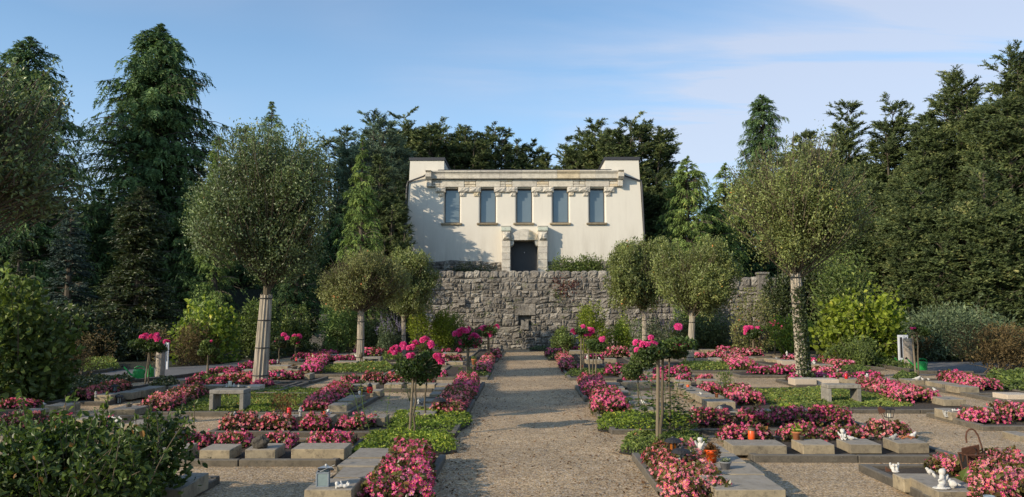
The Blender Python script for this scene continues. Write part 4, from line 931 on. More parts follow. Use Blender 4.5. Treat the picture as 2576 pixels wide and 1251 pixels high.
# ------------------------------------------------------------------ trees and shrubs
def standard(name,label,cat,u,vb,box,trunk_r,vwrap=None,mat='std',n_tw=1500,lpt=22,leaf=.03,limbs=120,lean=0.0,seed=1,wrap=True,per=.62,upb=.5,d=None,shape=1.0,grp=None,tf=.35,oval=False):
    rng=np.random.default_rng(seed); b=gp(u,vb) if d is None else np.array([X(u,d),d,0.]); Y=b[1]
    u0,u1,v0,v1=box; zt,zbm=Z(v0,Y,u),Z(v1,Y,u); xa,xb=X(u0,Y),X(u1,Y); cxx=(xa+xb)/2; rx=(xb-xa)/2; rz=(zt-zbm)/2; cz_=(zt+zbm)/2
    root=empty(name,b,label,cat,grp); o=b
    top=np.array([b[0]+lean,Y,zbm+rz*.14]) if u1-u0<900 else b
    g=Geo(); P=np.linspace(0,1,7)[:,None]*(top-b)[None]+b; P[1:-1]+=rng.normal(size=(5,3))*np.array([.02,.02,0])
    zw=Z(vwrap,Y,u) if vwrap else 0
    g.add(*tube(P,np.linspace(trunk_r*.8,trunk_r*.55,7),10),.5)
    # limbs
    ph=rng.uniform(0,2*math.pi,limbs); el=np.arcsin(rng.uniform(-.12,1,limbs)); dirs=np.stack([np.cos(ph)*np.cos(el),np.sin(ph)*np.cos(el),np.sin(el)],1)
    C=np.array([cxx,Y,cz_-rz*.15]); rad=np.array([rx,rx,rz*1.1])
    E=C+dirs*rad*rng.uniform(.55,.92,limbs)[:,None]
    S=top+np.stack([np.zeros(limbs),np.zeros(limbs),rng.uniform(-.1,.25,limbs)*rz],1)
    mid=(S+E)/2+np.stack([np.zeros(limbs),np.zeros(limbs),rng.uniform(-.12,.12,limbs)*rz],1)
    v,f=tubes(S,mid,E,np.full(limbs,trunk_r*.17),np.full(limbs,trunk_r*.04),4,6); g.add(v,f,.5)
    g.build('trunk',M['twig'],root,o)
    if wrap and vwrap:
        n,m=26,14; th=np.arange(n)/n*2*math.pi; t=np.linspace(0,1,m)
        rr=(trunk_r*(1.12-.30*t))[:,None]*(1+.07*np.where(np.arange(n)%2==0,1,-1)[None]+rng.normal(0,.015,(m,n)))
        ax=b+(top-b)*(t*(zw/top[2]))[:,None]
        V=np.stack([ax[:,0][:,None]+rr*np.cos(th),ax[:,1][:,None]+rr*np.sin(th),np.repeat(ax[:,2][:,None],n,1)+(rng.normal(0,.015,(m,n))*(t[:,None]>.99))],-1).reshape(-1,3)
        i=np.arange(m-1)[:,None]*n; j=np.arange(n)[None]; k=(j+1)%n; gw=Geo(); gw.add(V,np.stack([i+j,i+k,i+n+k,i+n+j],-1).reshape(-1,4))
        w=gw.build('trunk_wrap',M['reed'],root,o)
        gt=Geo()
        for tz in(.12,.42,.72,.96):
            c=b+(top-b)*(tz*zw/top[2]); gt=Geo(); gt.add(*lathe([(trunk_r*(1.2-.3*tz)+.006,-.012),(trunk_r*(1.2-.3*tz)+.012,0),(trunk_r*(1.2-.3*tz)+.006,.012)],c,16)); gt.build('wire_tie',M['iron'],w,o)
    # twigs through a lumpy crown made of lobes
    K=22; cc=np.array([cxx,Y,cz_]); sc_=np.array([rx,rx,rz]); ld=unit(rng.normal(size=(K,3))+np.array([0,0,.12])); lcn=ld*rng.uniform(.42,.80,(K,1)); lcn[:3]*=.3; lr=rng.uniform(.20,.48,K); lr[:3]=.55
    lcn[:,2]=np.where(lcn[:,2]<-.45,-.45,lcn[:,2]); ki=rng.choice(K,n_tw,p=lr**2/(lr**2).sum()); ltint=rng.normal(0,.05,K)
    q=unit(rng.normal(size=(n_tw,3))); r0=rng.random(n_tw)**.45; N_=lcn[ki]+q*lr[ki][:,None]*r0[:,None]; rn=np.linalg.norm(N_,axis=1); N_*=np.where(rn>1.0,1.0/rn*rng.uniform(.95,1.04,n_tw),1)[:,None]; r=np.linalg.norm(N_,axis=1)
    E=cc+N_*sc_; dr=unit(unit(E-top)*1.0+np.array([0,0,upb])+rng.normal(size=(n_tw,3))*.38); ln=rng.uniform(.13,.34,n_tw)*rx*.55; big=rng.random(n_tw)<.20; ln=np.where(big,ln*1.75,ln); E=E+dr*(big*ln*.35)[:,None]; S=E-dr*ln[:,None]
    gt=Geo(); k=rng.random(n_tw)<tf; Ls=S[k]-unit(S[k]-top)*(ln[k]*.9)[:,None]
    v,f=tubes(Ls,(Ls+E[k])/2+rng.normal(size=(k.sum(),3))*.03,E[k],np.full(k.sum(),.010*rx/1.8+.002),np.full(k.sum(),.003),3,4); gt.add(v,f,.05,1)
    tpos=rng.random((n_tw,lpt)); P=S[:,None]+dr[:,None]*(ln[:,None]*1.08*tpos)[...,None]+rng.normal(size=(n_tw,lpt,3))*(.055*rx/1.8+.012)
    D=unit(dr[:,None]*.7+rng.normal(size=(n_tw,lpt,3))*.7); n=n_tw*lpt
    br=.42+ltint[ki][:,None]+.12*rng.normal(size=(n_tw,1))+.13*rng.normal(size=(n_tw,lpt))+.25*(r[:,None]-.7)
    P,D=P.reshape(-1,3),D.reshape(-1,3); sz=leaf*rng.uniform(.65,1.3,n)
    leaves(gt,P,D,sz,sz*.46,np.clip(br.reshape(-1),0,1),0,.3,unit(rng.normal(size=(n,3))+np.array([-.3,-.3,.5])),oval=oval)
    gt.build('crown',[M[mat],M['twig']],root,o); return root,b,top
def conifer(name,label,u,vt,d,hw,mat='cyp',style='cypress',base=0.0,z0=0.0,nb=240,sp=9,lf=10,seed=1,prof=None,cat='conifer',lsz=1.0,lean=0,grp=None,tr=.25,broken=.25,low=.03):
    """u,vt: top of the tree in the photo; hw: half width in photo pixels at the widest; d: distance"""
    rng=np.random.default_rng(seed); xx=X(u,d); H=Z(vt,d,u)-z0; Rm=1.14*hw*d/F0; b=np.array([xx,d,z0]); root=empty(name,b,label,cat,grp)
    g=Geo(); P=np.linspace(0,1,8)[:,None]*np.array([lean,0,H*.97])[None]+b; g.add(*tube(P,np.linspace(tr,tr*.08,8),8)); 
    if isinstance(prof,list):
        pk=np.array(prof)[::-1]; prof=lambda t:np.interp(t,pk[:,0],pk[:,1])
    prof=prof or (lambda t:(1-t)**.6*(.75+.25*np.minimum(1,t*6))+.04)
    t=low+(1-low)*rng.random(nb)**(1.0 if style!='yew' else .9); t[:14]=np.linspace(.955,.998,14)
    az=rng.uniform(0,2*math.pi,nb)
    lob=.93+.10*np.sin(az*2+t*9+seed)+.16*np.sin(az*3-t*27+seed*2)+rng.uniform(-broken,broken*.35,nb)
    L=np.maximum(Rm*prof(t)*lob,.05*Rm*(1+.2*rng.random(nb))); z=z0+t*H
    rad=np.stack([np.cos(az),np.sin(az),np.zeros(nb)],1); B0=np.stack([xx+lean*t,np.full(nb,d),z],1)
    if style=='cypress': rise,drop=.50,.36
    elif style=='yew': rise,drop=.55,.28
    elif style=='spruce': rise,drop=.05,.05
    else: rise,drop=.6,.1
    B2=B0+rad*L[:,None]+np.array([0,0,1.])*(L*(rise-drop))[:,None]; B1=B0+rad*(L*.5)[:,None]+np.array([0,0,1.])*(L*rise*.75)[:,None]
    v,f=tubes(B0,B1,B2,.02+L*.014,np.full(nb,.008),3,5); g.add(v,f); g.build('trunk',M['bark'],root,b)
    s=.08+.94*rng.random((nb,sp))**.75; s3=s[...,None]
    C=(1-s3)**2*B0[:,None]+2*s3*(1-s3)*B1[:,None]+s3**2*B2[:,None]
    T=unit(2*(1-s3)*(B1-B0)[:,None]+2*s3*(B2-B1)[:,None])
    side=np.stack([-rad[:,1],rad[:,0],np.zeros(nb)],1)[:,None]*rng.choice([-1,1],(nb,sp))[...,None]
    sl=(.16+.12*rng.random((nb,sp)))*Rm**.55*1.25*(1.15-.45*s)
    sl=sl*np.clip(L/(.40*Rm),.30,1)[:,None]
    if style=='cypress': D=unit(T*.65+side*.6*rng.random((nb,sp,1))+np.array([0,0,-.72])+(np.clip((t-.80)/.2,0,1)**2*1.45)[:,None,None]*np.array([0,0,1.])+rng.normal(size=(nb,sp,3))*.25)
    elif style=='yew': D=unit(T*.9+side*.8*rng.random((nb,sp,1))+np.array([0,0,-.10])+rng.normal(size=(nb,sp,3))*.25)
    elif style=='spruce': D=unit(T*.7+side*.7*rng.random((nb,sp,1))+np.array([0,0,-.15])+rng.normal(size=(nb,sp,3))*.2)
    else: D=unit(T*.6+side*.5+rng.normal(size=(nb,sp,3))*.55+np.array([0,0,.35]))
    C=C+side*(sl*.35)[...,None]*rng.random((nb,sp,1))
    jj=(np.arange(lf)+.5)/lf; droop=(.35 if style in('cypress','yew') else .1)
    P=C[:,:,None]+D[:,:,None]*(sl[...,None]*jj)[...,None]; P[...,2]-=droop*sl[...,None]*jj**2
    S2=unit(np.cross(D,np.array([.1,.2,1.])))[:,:,None]*np.where(np.arange(lf)%2==0,1,-1)[None,None,:,None]
    LD=unit(D[:,:,None]*.75+S2*.75+rng.normal(size=P.shape)*.28+np.array([0,0,-.25 if style=='cypress' else 0]))
    ll=(sl[...,None]*.26*(1.1-.5*jj))*lsz*rng.uniform(.75,1.3,P.shape[:3]); P=P+LD*ll[...,None]*.6
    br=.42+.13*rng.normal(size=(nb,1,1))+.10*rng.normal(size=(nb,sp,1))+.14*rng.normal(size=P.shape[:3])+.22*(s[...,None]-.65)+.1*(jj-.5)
    gl=Geo(); n=P.shape[0]*sp*lf
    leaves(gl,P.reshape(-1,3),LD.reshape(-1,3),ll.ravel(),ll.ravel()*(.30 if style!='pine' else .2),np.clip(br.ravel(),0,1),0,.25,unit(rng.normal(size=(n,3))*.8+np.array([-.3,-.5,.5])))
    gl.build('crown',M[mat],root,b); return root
def yew(name,label,u,vt,d,hw,z0=0.0,nl=8,nb=420,sp=10,lf=10,seed=1,mat='yew',lsz=1.0,cat='yew tree',spread=.45,skirt=1.0):
    """many-stemmed feathery yew: several leaders, each with rising plumes"""
    rng=np.random.default_rng(seed); xx=X(u,d); H=Z(vt,d,u)-z0; Rm=hw*d/F0; b=np.array([xx,d,z0]); root=empty(name,b,label,cat)
    r=np.concatenate([[0],np.sqrt(rng.uniform(.04,.85,nl-1))]); a=np.arange(nl)*2.4+rng.uniform(0,6); off=np.stack([np.cos(a)*r*Rm,np.sin(a)*r*Rm,np.zeros(nl)],1); hj=H*(1-spread*r**1.4)*np.concatenate([[1],rng.uniform(.82,1.02,nl-1)])
    Q0=b+off*.15; Q1=b+off*.75+np.array([0,0,1.])*(hj*.45)[:,None]; Q2=b+off+np.array([0,0,1.])*(hj*.985)[:,None]
    g=Geo(); v,f=tubes(Q0,Q1,Q2,np.full(nl,.10+.012*H),np.full(nl,.015),6,7); g.add(v,f)
    j=rng.integers(0,nl,nb); s=.10+.90*rng.random(nb)**.85; s[:nl*2]=rng.uniform(.93,1,nl*2); j[:nl*2]=np.repeat(np.arange(nl),2); s1=s[:,None]
    B0=(1-s1)**2*Q0[j]+2*s1*(1-s1)*Q1[j]+s1**2*Q2[j]; az=rng.uniform(0,2*math.pi,nb); rad=unit(np.stack([np.cos(az),np.sin(az),np.zeros(nb)],1)+unit(off[j]+1e-3)*.55*(r[j]>0)[:,None]); rad[:,2]=0; rad=unit(rad)
    L=Rm*(.22+.46*(1-s)**.5*skirt)*rng.uniform(.6,1.15,nb); up=rng.uniform(.35,.95,nb)*(.55+.6*s)
    B2=B0+rad*L[:,None]+np.array([0,0,1.])*(L*up)[:,None]; B1=B0+rad*(L*.55)[:,None]+np.array([0,0,1.])*(L*up*.75)[:,None]
    v,f=tubes(B0,B1,B2,.012+L*.010,np.full(nb,.006),3,4); g.add(v,f); g.build('trunk',M['bark'],root,b)
    q=.12+.92*rng.random((nb,sp))**.75; q3=q[...,None]; C=(1-q3)**2*B0[:,None]+2*q3*(1-q3)*B1[:,None]+q3**2*B2[:,None]; T=unit(2*(1-q3)*(B1-B0)[:,None]+2*q3*(B2-B1)[:,None])
    side=np.stack([-rad[:,1],rad[:,0],np.zeros(nb)],1)[:,None]*rng.choice([-1,1],(nb,sp))[...,None]
    sl=(.20+.16*rng.random((nb,sp)))*Rm**.5*1.15*(1.15-.4*q)
    D=unit(T*.8+side*.75*rng.random((nb,sp,1))+np.array([0,0,.18])+rng.normal(size=(nb,sp,3))*.28); C=C+side*(sl*.25)[...,None]*rng.random((nb,sp,1))
    jj=(np.arange(lf)+.5)/lf; P=C[:,:,None]+D[:,:,None]*(sl[...,None]*jj)[...,None]; P[...,2]-=.22*sl[...,None]*jj**2
    S2=unit(np.cross(D,np.array([.1,.2,1.])))[:,:,None]*np.where(np.arange(lf)%2==0,1,-1)[None,None,:,None]; LD=unit(D[:,:,None]*.8+S2*.7+rng.normal(size=P.shape)*.25)
    ll=(sl[...,None]*.24*(1.1-.5*jj))*lsz*rng.uniform(.75,1.3,P.shape[:3]); P=P+LD*ll[...,None]*.6
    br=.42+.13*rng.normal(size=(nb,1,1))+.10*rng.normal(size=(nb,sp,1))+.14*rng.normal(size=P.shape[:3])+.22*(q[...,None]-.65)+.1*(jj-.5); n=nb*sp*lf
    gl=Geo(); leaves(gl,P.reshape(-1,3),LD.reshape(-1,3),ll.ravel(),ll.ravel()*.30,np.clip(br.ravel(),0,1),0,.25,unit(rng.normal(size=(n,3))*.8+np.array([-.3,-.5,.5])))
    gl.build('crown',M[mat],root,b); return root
def shrub(name,label,box,d,mat,n=5000,leaf=.04,cat='shrub',depth=None,z0=0.0,seed=1,wid=.5,stems=26,upd=.25,lobes=9,shoots=0,grp=None,stemmat='twig',flat=1.0,gap=.55):
    rng=np.random.default_rng(seed); u0,u1,v0,v1=box; xa,xb=X(u0,d),X(u1,d); zt=Z(v0,d); zb_=z0 if v1 is None else max(z0,Z(v1,d)); rx=(xb-xa)/2; ry=(depth or rx*1.5)/2; c=np.array([(xa+xb)/2,d+ry*.3,0])
    b=np.array([c[0],d,z0]); root=empty(name,b,label,cat,grp); H=zt-z0
    lx=rng.uniform(-.66,.66,lobes); lc=np.stack([lx*rx,rng.uniform(-.6,.6,lobes)*ry,z0+H*rng.uniform(.2,.72,lobes)*(1-.45*np.abs(lx)**2.2)],1)+np.array([c[0],c[1],0]); lr=np.stack([np.full(lobes,rx*.42),np.full(lobes,max(ry*.5,.2)),H*np.full(lobes,.34)],1)*rng.uniform(.75,1.2,(lobes,1))
    k=rng.integers(0,lobes,n); q=unit(rng.normal(size=(n,3))); r=gap+(1.05-gap)*rng.random(n)**.6
    clump_n=rng.integers(0,40*lobes,n); off=np.random.default_rng(seed+5).normal(size=(40*lobes,3))*.13
    P=lc[k]+(q+off[clump_n])*lr[k]*r[:,None]; P[:,2]=np.clip(P[:,2],z0+.02,z0+H*1.02)
    D=unit(q*.6+rng.normal(size=(n,3))*.6+np.array([0,0,upd])); sz=leaf*rng.uniform(.6,1.35,n)
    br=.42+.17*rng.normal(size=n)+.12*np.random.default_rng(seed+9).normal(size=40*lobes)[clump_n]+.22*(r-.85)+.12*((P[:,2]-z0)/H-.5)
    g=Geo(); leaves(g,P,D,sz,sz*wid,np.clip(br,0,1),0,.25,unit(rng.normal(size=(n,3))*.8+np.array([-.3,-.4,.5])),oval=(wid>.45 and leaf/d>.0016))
    g2=Geo()
    if stems:
        e=lc[rng.integers(0,lobes,stems)]+rng.normal(size=(stems,3))*lr.mean(0)*.75; s=np.stack([c[0]+rng.uniform(-.3,.3,stems)*rx,c[1]+rng.uniform(-.3,.3,stems)*ry,np.full(stems,z0)],1)
        v,f=tubes(s,(s+e)/2+np.array([0,0,.12*H]),e,np.full(stems,.008+.006*H),np.full(stems,.003),4,5); g2.add(v,f)
    if shoots:
        s=lc[rng.integers(0,lobes,shoots)]+rng.uniform(-1,1,(shoots,3))*lr.mean(0)*np.array([.9,.9,.2]); dd=unit(np.stack([rng.normal(size=shoots)*.35,rng.normal(size=shoots)*.35,np.ones(shoots)],1)); ln=H*rng.uniform(.35,.62,shoots); e=s+dd*ln[:,None]
        e[:,2]=np.minimum(e[:,2],z0+H*1.18); v,f=tubes(s,(s+e)/2+rng.normal(size=(shoots,3))*.03,e,np.full(shoots,.006),np.full(shoots,.003),3,5); g2.add(v,f)
        m=int(14); t=rng.uniform(.3,1.05,(shoots,m)); P=s[:,None]+(e-s)[:,None]*t[...,None]; D=rng.normal(size=P.shape)+np.array([0,0,.3]); D=unit(D).reshape(-1,3); P=P.reshape(-1,3)+D*leaf*.9
        sz=leaf*rng.uniform(.6,1.2,len(P)); leaves(g,P,D,sz,sz*wid,np.clip(rng.normal(.6,.2,len(P)),0,1),0,.25,oval=(wid>.45 and leaf/d>.0016))
    if g2.n: g2.build('stems',M[stemmat],root,b)
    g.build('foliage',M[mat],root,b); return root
# big standards with wrapped trunks
standard('standard_tree','big round-headed tree with reed-wrapped leaning trunk, left of the path','tree',653,972,(468,884,308,752),.165,742,'std',2900,24,.036,130,lean=.12,seed=11)
rt,rb,rtop=standard('standard_tree','big round-headed tree with ivy climbing its wrapped trunk, right side','tree',2022,962,(1790,2218,286,716),.16,688,'stdy',2100,22,.036,230,lean=-.14,seed=12,per=.72,upb=.55)
standard('standard_tree','small twiggy brownish tree with grey wrapped trunk, left of the wall','tree',906,917,(786,1040,596,796),.125,768,'twiggy',2100,20,.038,300,seed=13,per=.8,upb=.8)
standard('standard_tree','small round green tree overlapping the left wall end, thin trunk','tree',1015,None,(930,1124,612,818),.10,778,'stdy',1900,22,.05,60,seed=14,per=.75,d=36.5)
standard('standard_tree','small round tree before the right wall, speckled slim trunk','tree',1620,None,(1504,1714,574,806),.10,772,'stdy',2100,24,.05,60,seed=15,per=.7,d=35.5)
standard('standard_tree','small round tree with pale wrapped leaning trunk, right of the wall','tree',1735,917,(1630,1870,580,812),.115,770,'stdy',2600,24,.042,90,seed=16,per=.72,lean=.12)
# ivy on the right trunk
g=Geo(); n=2600; t=R.random(n)**1.1; ax=rb+(rtop-rb)*(t*.86)[:,None]; a=R.normal(.35,.95,n)-1.2; rr=.165+.03*R.random(n)+.12*(t<.1)*R.random(n); P=ax+np.stack([np.cos(a)*rr,np.sin(a)*rr,R.normal(size=n)*.03],1)
leaves(g,P,R.normal(size=(n,3))+np.array([0,-.2,-.4]),.035*R.uniform(.6,1.3,n),.026,np.clip(R.normal(.4,.2,n),0,1)); g.build('ivy',M['dark'],rt,rb)
# overhanging tree at the left edge
standard('edge_tree','sparse olive-leaved tree reaching in at the left picture edge','tree',-260,1150,(-560,178,60,690),.14,None,'std',1500,15,.040,120,seed=17,d=11.0,tf=1.0,oval=True,wrap=False,per=.75,upb=.35)
# conifers
pc=lambda t:np.where(t<.16,.85,(1-((t-.16)/.84))**.8*1.0+.06)
conifer('cypress','tall drooping dark cypress, the highest tree on the left',375,66,46,160,'cyp','cypress',nb=900,sp=15,lf=10,seed=21,prof=[(1,.03),(.985,.12),(.95,.26),(.92,.42),(.87,.5),(.8,.66),(.72,.80),(.62,.95),(.5,1.0),(.3,1.0),(.03,.8)],tr=.4,broken=.42)
conifer('cypress','very dark cypress at the left picture edge behind the olive leaves',38,98,40,150,'cyp','cypress',nb=620,sp=14,lf=9,seed=22,prof=[(1,.05),(.95,.3),(.85,.55),(.7,.8),(.5,1),(0,1)],tr=.35)
conifer('juniper_tree','dense dark green juniper in front of the tall cypress',345,470,33,132,'dark','spruce',nb=420,sp=12,lf=10,seed=23,prof=lambda t:(1-t)**.55*(.8+.2*np.sin(t*9)),lsz=.9)
conifer('blue_spruce','blue-grey spruce left of the juniper',168,525,37,75,'blue','spruce',nb=220,sp=10,lf=9,seed=24)
conifer('column_yew','small dark columnar yew at far left',40,628,34,38,'dark','spruce',nb=130,sp=9,lf=9,seed=25,prof=lambda t:(1-t)**.35)
conifer('cypress','slender cypress spire rising behind the big round left tree',670,258,60,80,'cypl','cypress',nb=380,sp=11,lf=9,seed=26,prof=[(1,.05),(.93,.22),(.86,.38),(.8,.5),(.6,.8),(0,1)])
conifer('cypress','light green drooping cypress left of the big round tree',536,345,41,60,'cypl','cypress',nb=260,sp=11,lf=9,seed=27,prof=lambda t:(1-t)**.45)
conifer('cypress','low sunlit drooping conifer between juniper and blue spruce',236,478,44,70,'cyp','cypress',nb=200,sp=10,lf=9,seed=28,prof=lambda t:(1-t)**.4)
conifer('cypress','dim cypress filling behind the big left trunk',606,318,52,95,'cyp','cypress',nb=420,sp=10,lf=9,seed=29,prof=lambda t:(1-t)**.5)
conifer('cypress','dim low cypress right of the big left trunk',745,560,45,75,'cyp','cypress',nb=220,sp=10,lf=9,seed=30,prof=lambda t:(1-t)**.45)
conifer('slender_conifer','slender light green conifer with bare tip left of the chapel',905,340,41,62,'cypl','cypress',nb=340,sp=10,lf=10,seed=31,prof=[(1,.03),(.95,.10),(.79,.42),(.59,.78),(.4,1.05),(0,1)])
HB=2.5
conifer('cypress','dim cypress low between the tall cypress and the round tree',500,470,44,95,'cyp','cypress',nb=420,sp=12,lf=9,seed=131,prof=lambda t:(1-t)**.35)
conifer('cypress','dim conifer mass left of the blue spruce',100,505,43,120,'cyp','cypress',nb=460,sp=12,lf=9,seed=132,prof=lambda t:(1-t)**.4)
conifer('cypress','dim conifer mass behind the blue spruce top',215,520,50,120,'cyp','cypress',nb=420,sp=12,lf=9,seed=133,prof=lambda t:(1-t)**.4)
conifer('cypress','dim conifer behind the small twiggy tree',850,520,50,95,'cyp','cypress',nb=420,sp=12,lf=9,seed=134,prof=lambda t:(1-t)**.4)
conifer('cypress','dim conifer behind the pale leaning right trunk',1800,520,52,90,'cypl','cypress',z0=.5,nb=420,sp=12,lf=9,seed=135,prof=lambda t:(1-t)**.4)
conifer('cypress','dim conifer right of the chapel low corner',1675,560,54,70,'cyp','cypress',z0=1,nb=360,sp=12,lf=9,seed=136,prof=lambda t:(1-t)**.4)
yew('pine','rounded blue-green pine behind the slender conifer',932,298,55,100,z0=HB,nl=17,nb=900,sp=13,lf=10,seed=32,mat='pine',cat='pine tree',lsz=.9,spread=.12)
yew('yew','dim yew between the round left tree and the pine',858,322,60,70,z0=HB,nl=12,nb=560,seed=35,spread=.2)
yew('yew','dim yew filling left of the chapel roof',1030,330,66,80,z0=HB,nl=15,nb=700,seed=36,spread=.1)
yew('yew','dark yew just left of the chapel shading its wall',950,405,46,66,z0=.8,nl=11,nb=640,sp=12,seed=33,spread=.2)
yew('yew','low dark yew before the left chapel corner',982,525,44.4,52,z0=.8,nl=9,nb=420,sp=11,seed=37,spread=.2)
yew('yew','dim yew behind the left chapel corner',1010,440,55,60,z0=HB,nl=7,nb=300,seed=34)
yews=[(1010,288,62,90,'wide dark yew above the left chapel parapet'),(1105,300,66,80,'dark yew behind the left half of the chapel roof'),(1168,322,64,62,'darker yew left of the feathery spire behind the roof'),(1245,318,66,66,'feathery upright yew above the middle chapel roof'),(1335,365,67,62,'low yew in the dip of trees behind the roof'),(1425,352,66,66,'sunlit yew behind the right half of the roof'),(1500,312,63,78,'broad sunlit yew above the right parapet, left one'),(1592,300,61,104,'broad feathery yew with outstretched branches right of the chapel'),(1655,440,58,75,'shaded yew low beside the right chapel wall')]
for i,(u,v,d,hw,lab) in enumerate(yews):
    yew('yew',lab,u,v,d,hw*1.05,z0=HB+1,nl=17,nb=820,sp=12,lf=10,seed=40+i,spread=.13,lsz=1.12)
conifer('cypress','pointed light green conifer right of the chapel',1735,396,50,68,'cypl','cypress',z0=.5,nb=400,sp=12,lf=9,seed=51,prof=[(1,.05),(.95,.25),(.89,.5),(.78,.82),(.57,1.05),(0,1.1)])
conifer('cypress','dim pointed conifer right of the light green one',1832,412,57,58,'cypl','cypress',z0=1,nb=340,sp=11,lf=9,seed=52,prof=[(1,.05),(.94,.3),(.85,.6),(.7,.95),(0,1.1)])
conifer('cypress','small green conifer left of the ivy-clad spire',1874,428,60,52,'cypl','cypress',z0=1,nb=320,sp=11,lf=9,seed=53,prof=[(1,.05),(.94,.3),(.85,.6),(.7,.95),(0,1.1)])
conifer('cypress','tall ivy-clad conifer spire behind the big right tree',1930,240,58,64,'cyp','cypress',z0=1,nb=520,sp=13,lf=9,seed=54,prof=[(1,.08),(.97,.3),(.94,.5),(.88,.85),(.82,.8),(.6,.95),(0,1)])
ry=[(2035,330,54,70,'yew behind the crown of the big right tree'),(2150,268,52,105,'large yew just right of the big right tree crown'),(2265,272,50,110,'large bulky yew in the right row, second from the crown'),(2345,315,46,90,'shaded yew between the bulky and the tall right yews'),(2432,188,47,110,'tall layered yew near the right picture edge'),(2570,140,43,125,'tallest layered yew cut by the right picture edge'),(2200,470,41,85,'lower sunlit yew bough mass right of the big tree'),(2330,480,38,95,'low dark yew above the grey juniper'),(2490,430,37,115,'low dark yew at the right edge above the juniper')]
for i,(u,v,d,hw,lab) in enumerate(ry):
    yew('yew',lab,u,v,d,hw*1.12,nl=15,nb=1250,sp=13,lf=11,seed=60+i,spread=.27,lsz=.9)
# shrubs, left
shrub('leafy_shrub','large round-leaved yellow-green shrub at the left edge',(-70,168,705,None),15.5,'shrub',5600,.066,seed=71,wid=.85,shoots=26,depth=2.4)
shrub('brown_shrub','dark brown feathery shrub right of the round-leaved shrub',(96,250,822,None),20.5,'brown',6500,.035,seed=72,wid=.25,depth=2)
shrub('rose_bush','large dark-leaved rose bush filling the bottom left corner',(-40,425,1042,None),6.7,'rosel',11500,.031,cat='rose bush',seed=73,wid=.62,stems=70,shoots=60,depth=1.5,lobes=26,gap=.35)
shrub('brown_shrub','brownish spreading shrub behind the left stone column',(395,520,790,None),28,'brown',7000,.045,seed=74,wid=.3,depth=3,shoots=16)
shrub('heart_leaf_shrub','loose heart-leaved pale green shrub above the round rose tree',(430,575,765,None),29.5,'fresh',1500,.085,seed=75,wid=.8,depth=2.5,shoots=14,gap=.8)
shrub('leafy_shrub','mid green shrub behind the big left trunk',(585,700,745,None),33,'shrub',6000,.055,seed=76,depth=3)
shrub('leafy_shrub','dim green shrub before the left steps, beside small roses',(690,775,755,None),35,'shrub',5000,.055,seed=77,depth=2.5)
shrub('yellow_conifer','small golden-green conifer bush left of the big trunk',(460,540,722,None),32,'cypl',3500,.06,seed=78,wid=.3,depth=2)
shrub('yew_bush','feathery dark yew bush right of the left steps',(806,912,750,None),37,'cypl',8500,.075,seed=79,wid=.25,depth=3,lobes=14,upd=-.2)
shrub('yew_bush','dim yew bush behind the slim left trunk',(905,960,790,None),38.5,'yew',5000,.07,seed=80,wid=.25,depth=2.5)
shrub('lavender_shrub','grey-green shrub with lavender flower spikes, left of the wall',(940,1012,812,None),36,'jun',3600,.05,seed=81,wid=.3,depth=1.6)
shrub('yellow_shrub','yellow-green arching shrub before the left half of the wall',(1008,1135,752,None),38,'lime_leaf',6200,.05,seed=82,depth=2.2,shoots=16,gap=.5)
shrub('yellow_shrub','green arching shrub before the wall, right of the yellower one',(1090,1188,776,None),38.5,'fresh',4200,.05,seed=83,depth=2.2,shoots=12,gap=.5)
shrub('dark_hedge','dark foliage mass at far left behind the shrubs',(-60,240,760,None),30,'dark',9000,.09,seed=84,depth=4)
shrub('dark_hedge','dark foliage mass behind the watering cans left',(225,480,800,None),31.5,'dark',10000,.08,seed=85,depth=3,wid=.3)
shrub('dark_hedge','dim hedge mass below the slim left trees',(660,840,800,None),41,'dark',7000,.10,seed=86,depth=3)
# shrubs, right
shrub('dark_shrub','small dark shrub at the right foot of the wall',(1378,1440,822,None),38.5,'shrub',3200,.05,seed=87,depth=1.8,shoots=8)
shrub('yellow_shrub','yellow-green shrub before the right half of the wall',(1446,1540,758,None),38,'lime_leaf',4800,.05,seed=88,depth=2.2,shoots=12,gap=.5)
shrub('yellow_shrub','olive-green shrub before the wall near the speckled trunk',(1515,1600,782,None),39,'fresh',4600,.05,seed=89,depth=2.2,shoots=10,gap=.5)
shrub('lavender_shrub','grey-green shrub with lavender spikes right of the speckled trunk',(1575,1700,790,None),36,'jun',5000,.05,seed=90,wid=.3,depth=2)
shrub('yew_bush','dark yew bush behind the pale leaning right trunk',(1660,1840,780,None),38.5,'yew',12000,.075,seed=91,wid=.25,depth=3,lobes=14)
shrub('leafy_shrub','thin reddish-green shrub before the pale stone pier',(1842,1965,728,None),36.5,'twiggy',3600,.05,seed=92,depth=2,gap=.7,shoots=8)
shrub('yellow_shrub','bright green shrub left of the ivy trunk',(1950,2040,790,None),33,'fresh',4200,.055,seed=93,depth=2)
shrub('heart_leaf_shrub','bright yellow-green round-leaved shrub right of the ivy trunk',(2050,2285,742,None),29,'lime_leaf',3600,.09,seed=94,wid=.85,depth=3,shoots=22,lobes=16,gap=.5)
shrub('leafy_shrub','tall mid-green shrub behind the yellow-green one',(2040,2240,640,None),34.5,'shrub',7500,.075,seed=95,depth=4,lobes=18,shoots=24,gap=.6)
shrub('leafy_shrub','green leafy shrub below the yellow-green leaves right',(2080,2200,845,None),27.5,'shrub',4200,.05,seed=96,depth=2)
shrub('brown_shrub','rusty brown shrub left of the right stone column',(2180,2282,808,None),31,'brown',6500,.045,seed=97,wid=.3,depth=2.2)
shrub('brown_shrub','rusty brown shrub right of the right stone column',(2300,2370,822,None),32,'brown',3800,.045,seed=98,wid=.3,depth=1.6)
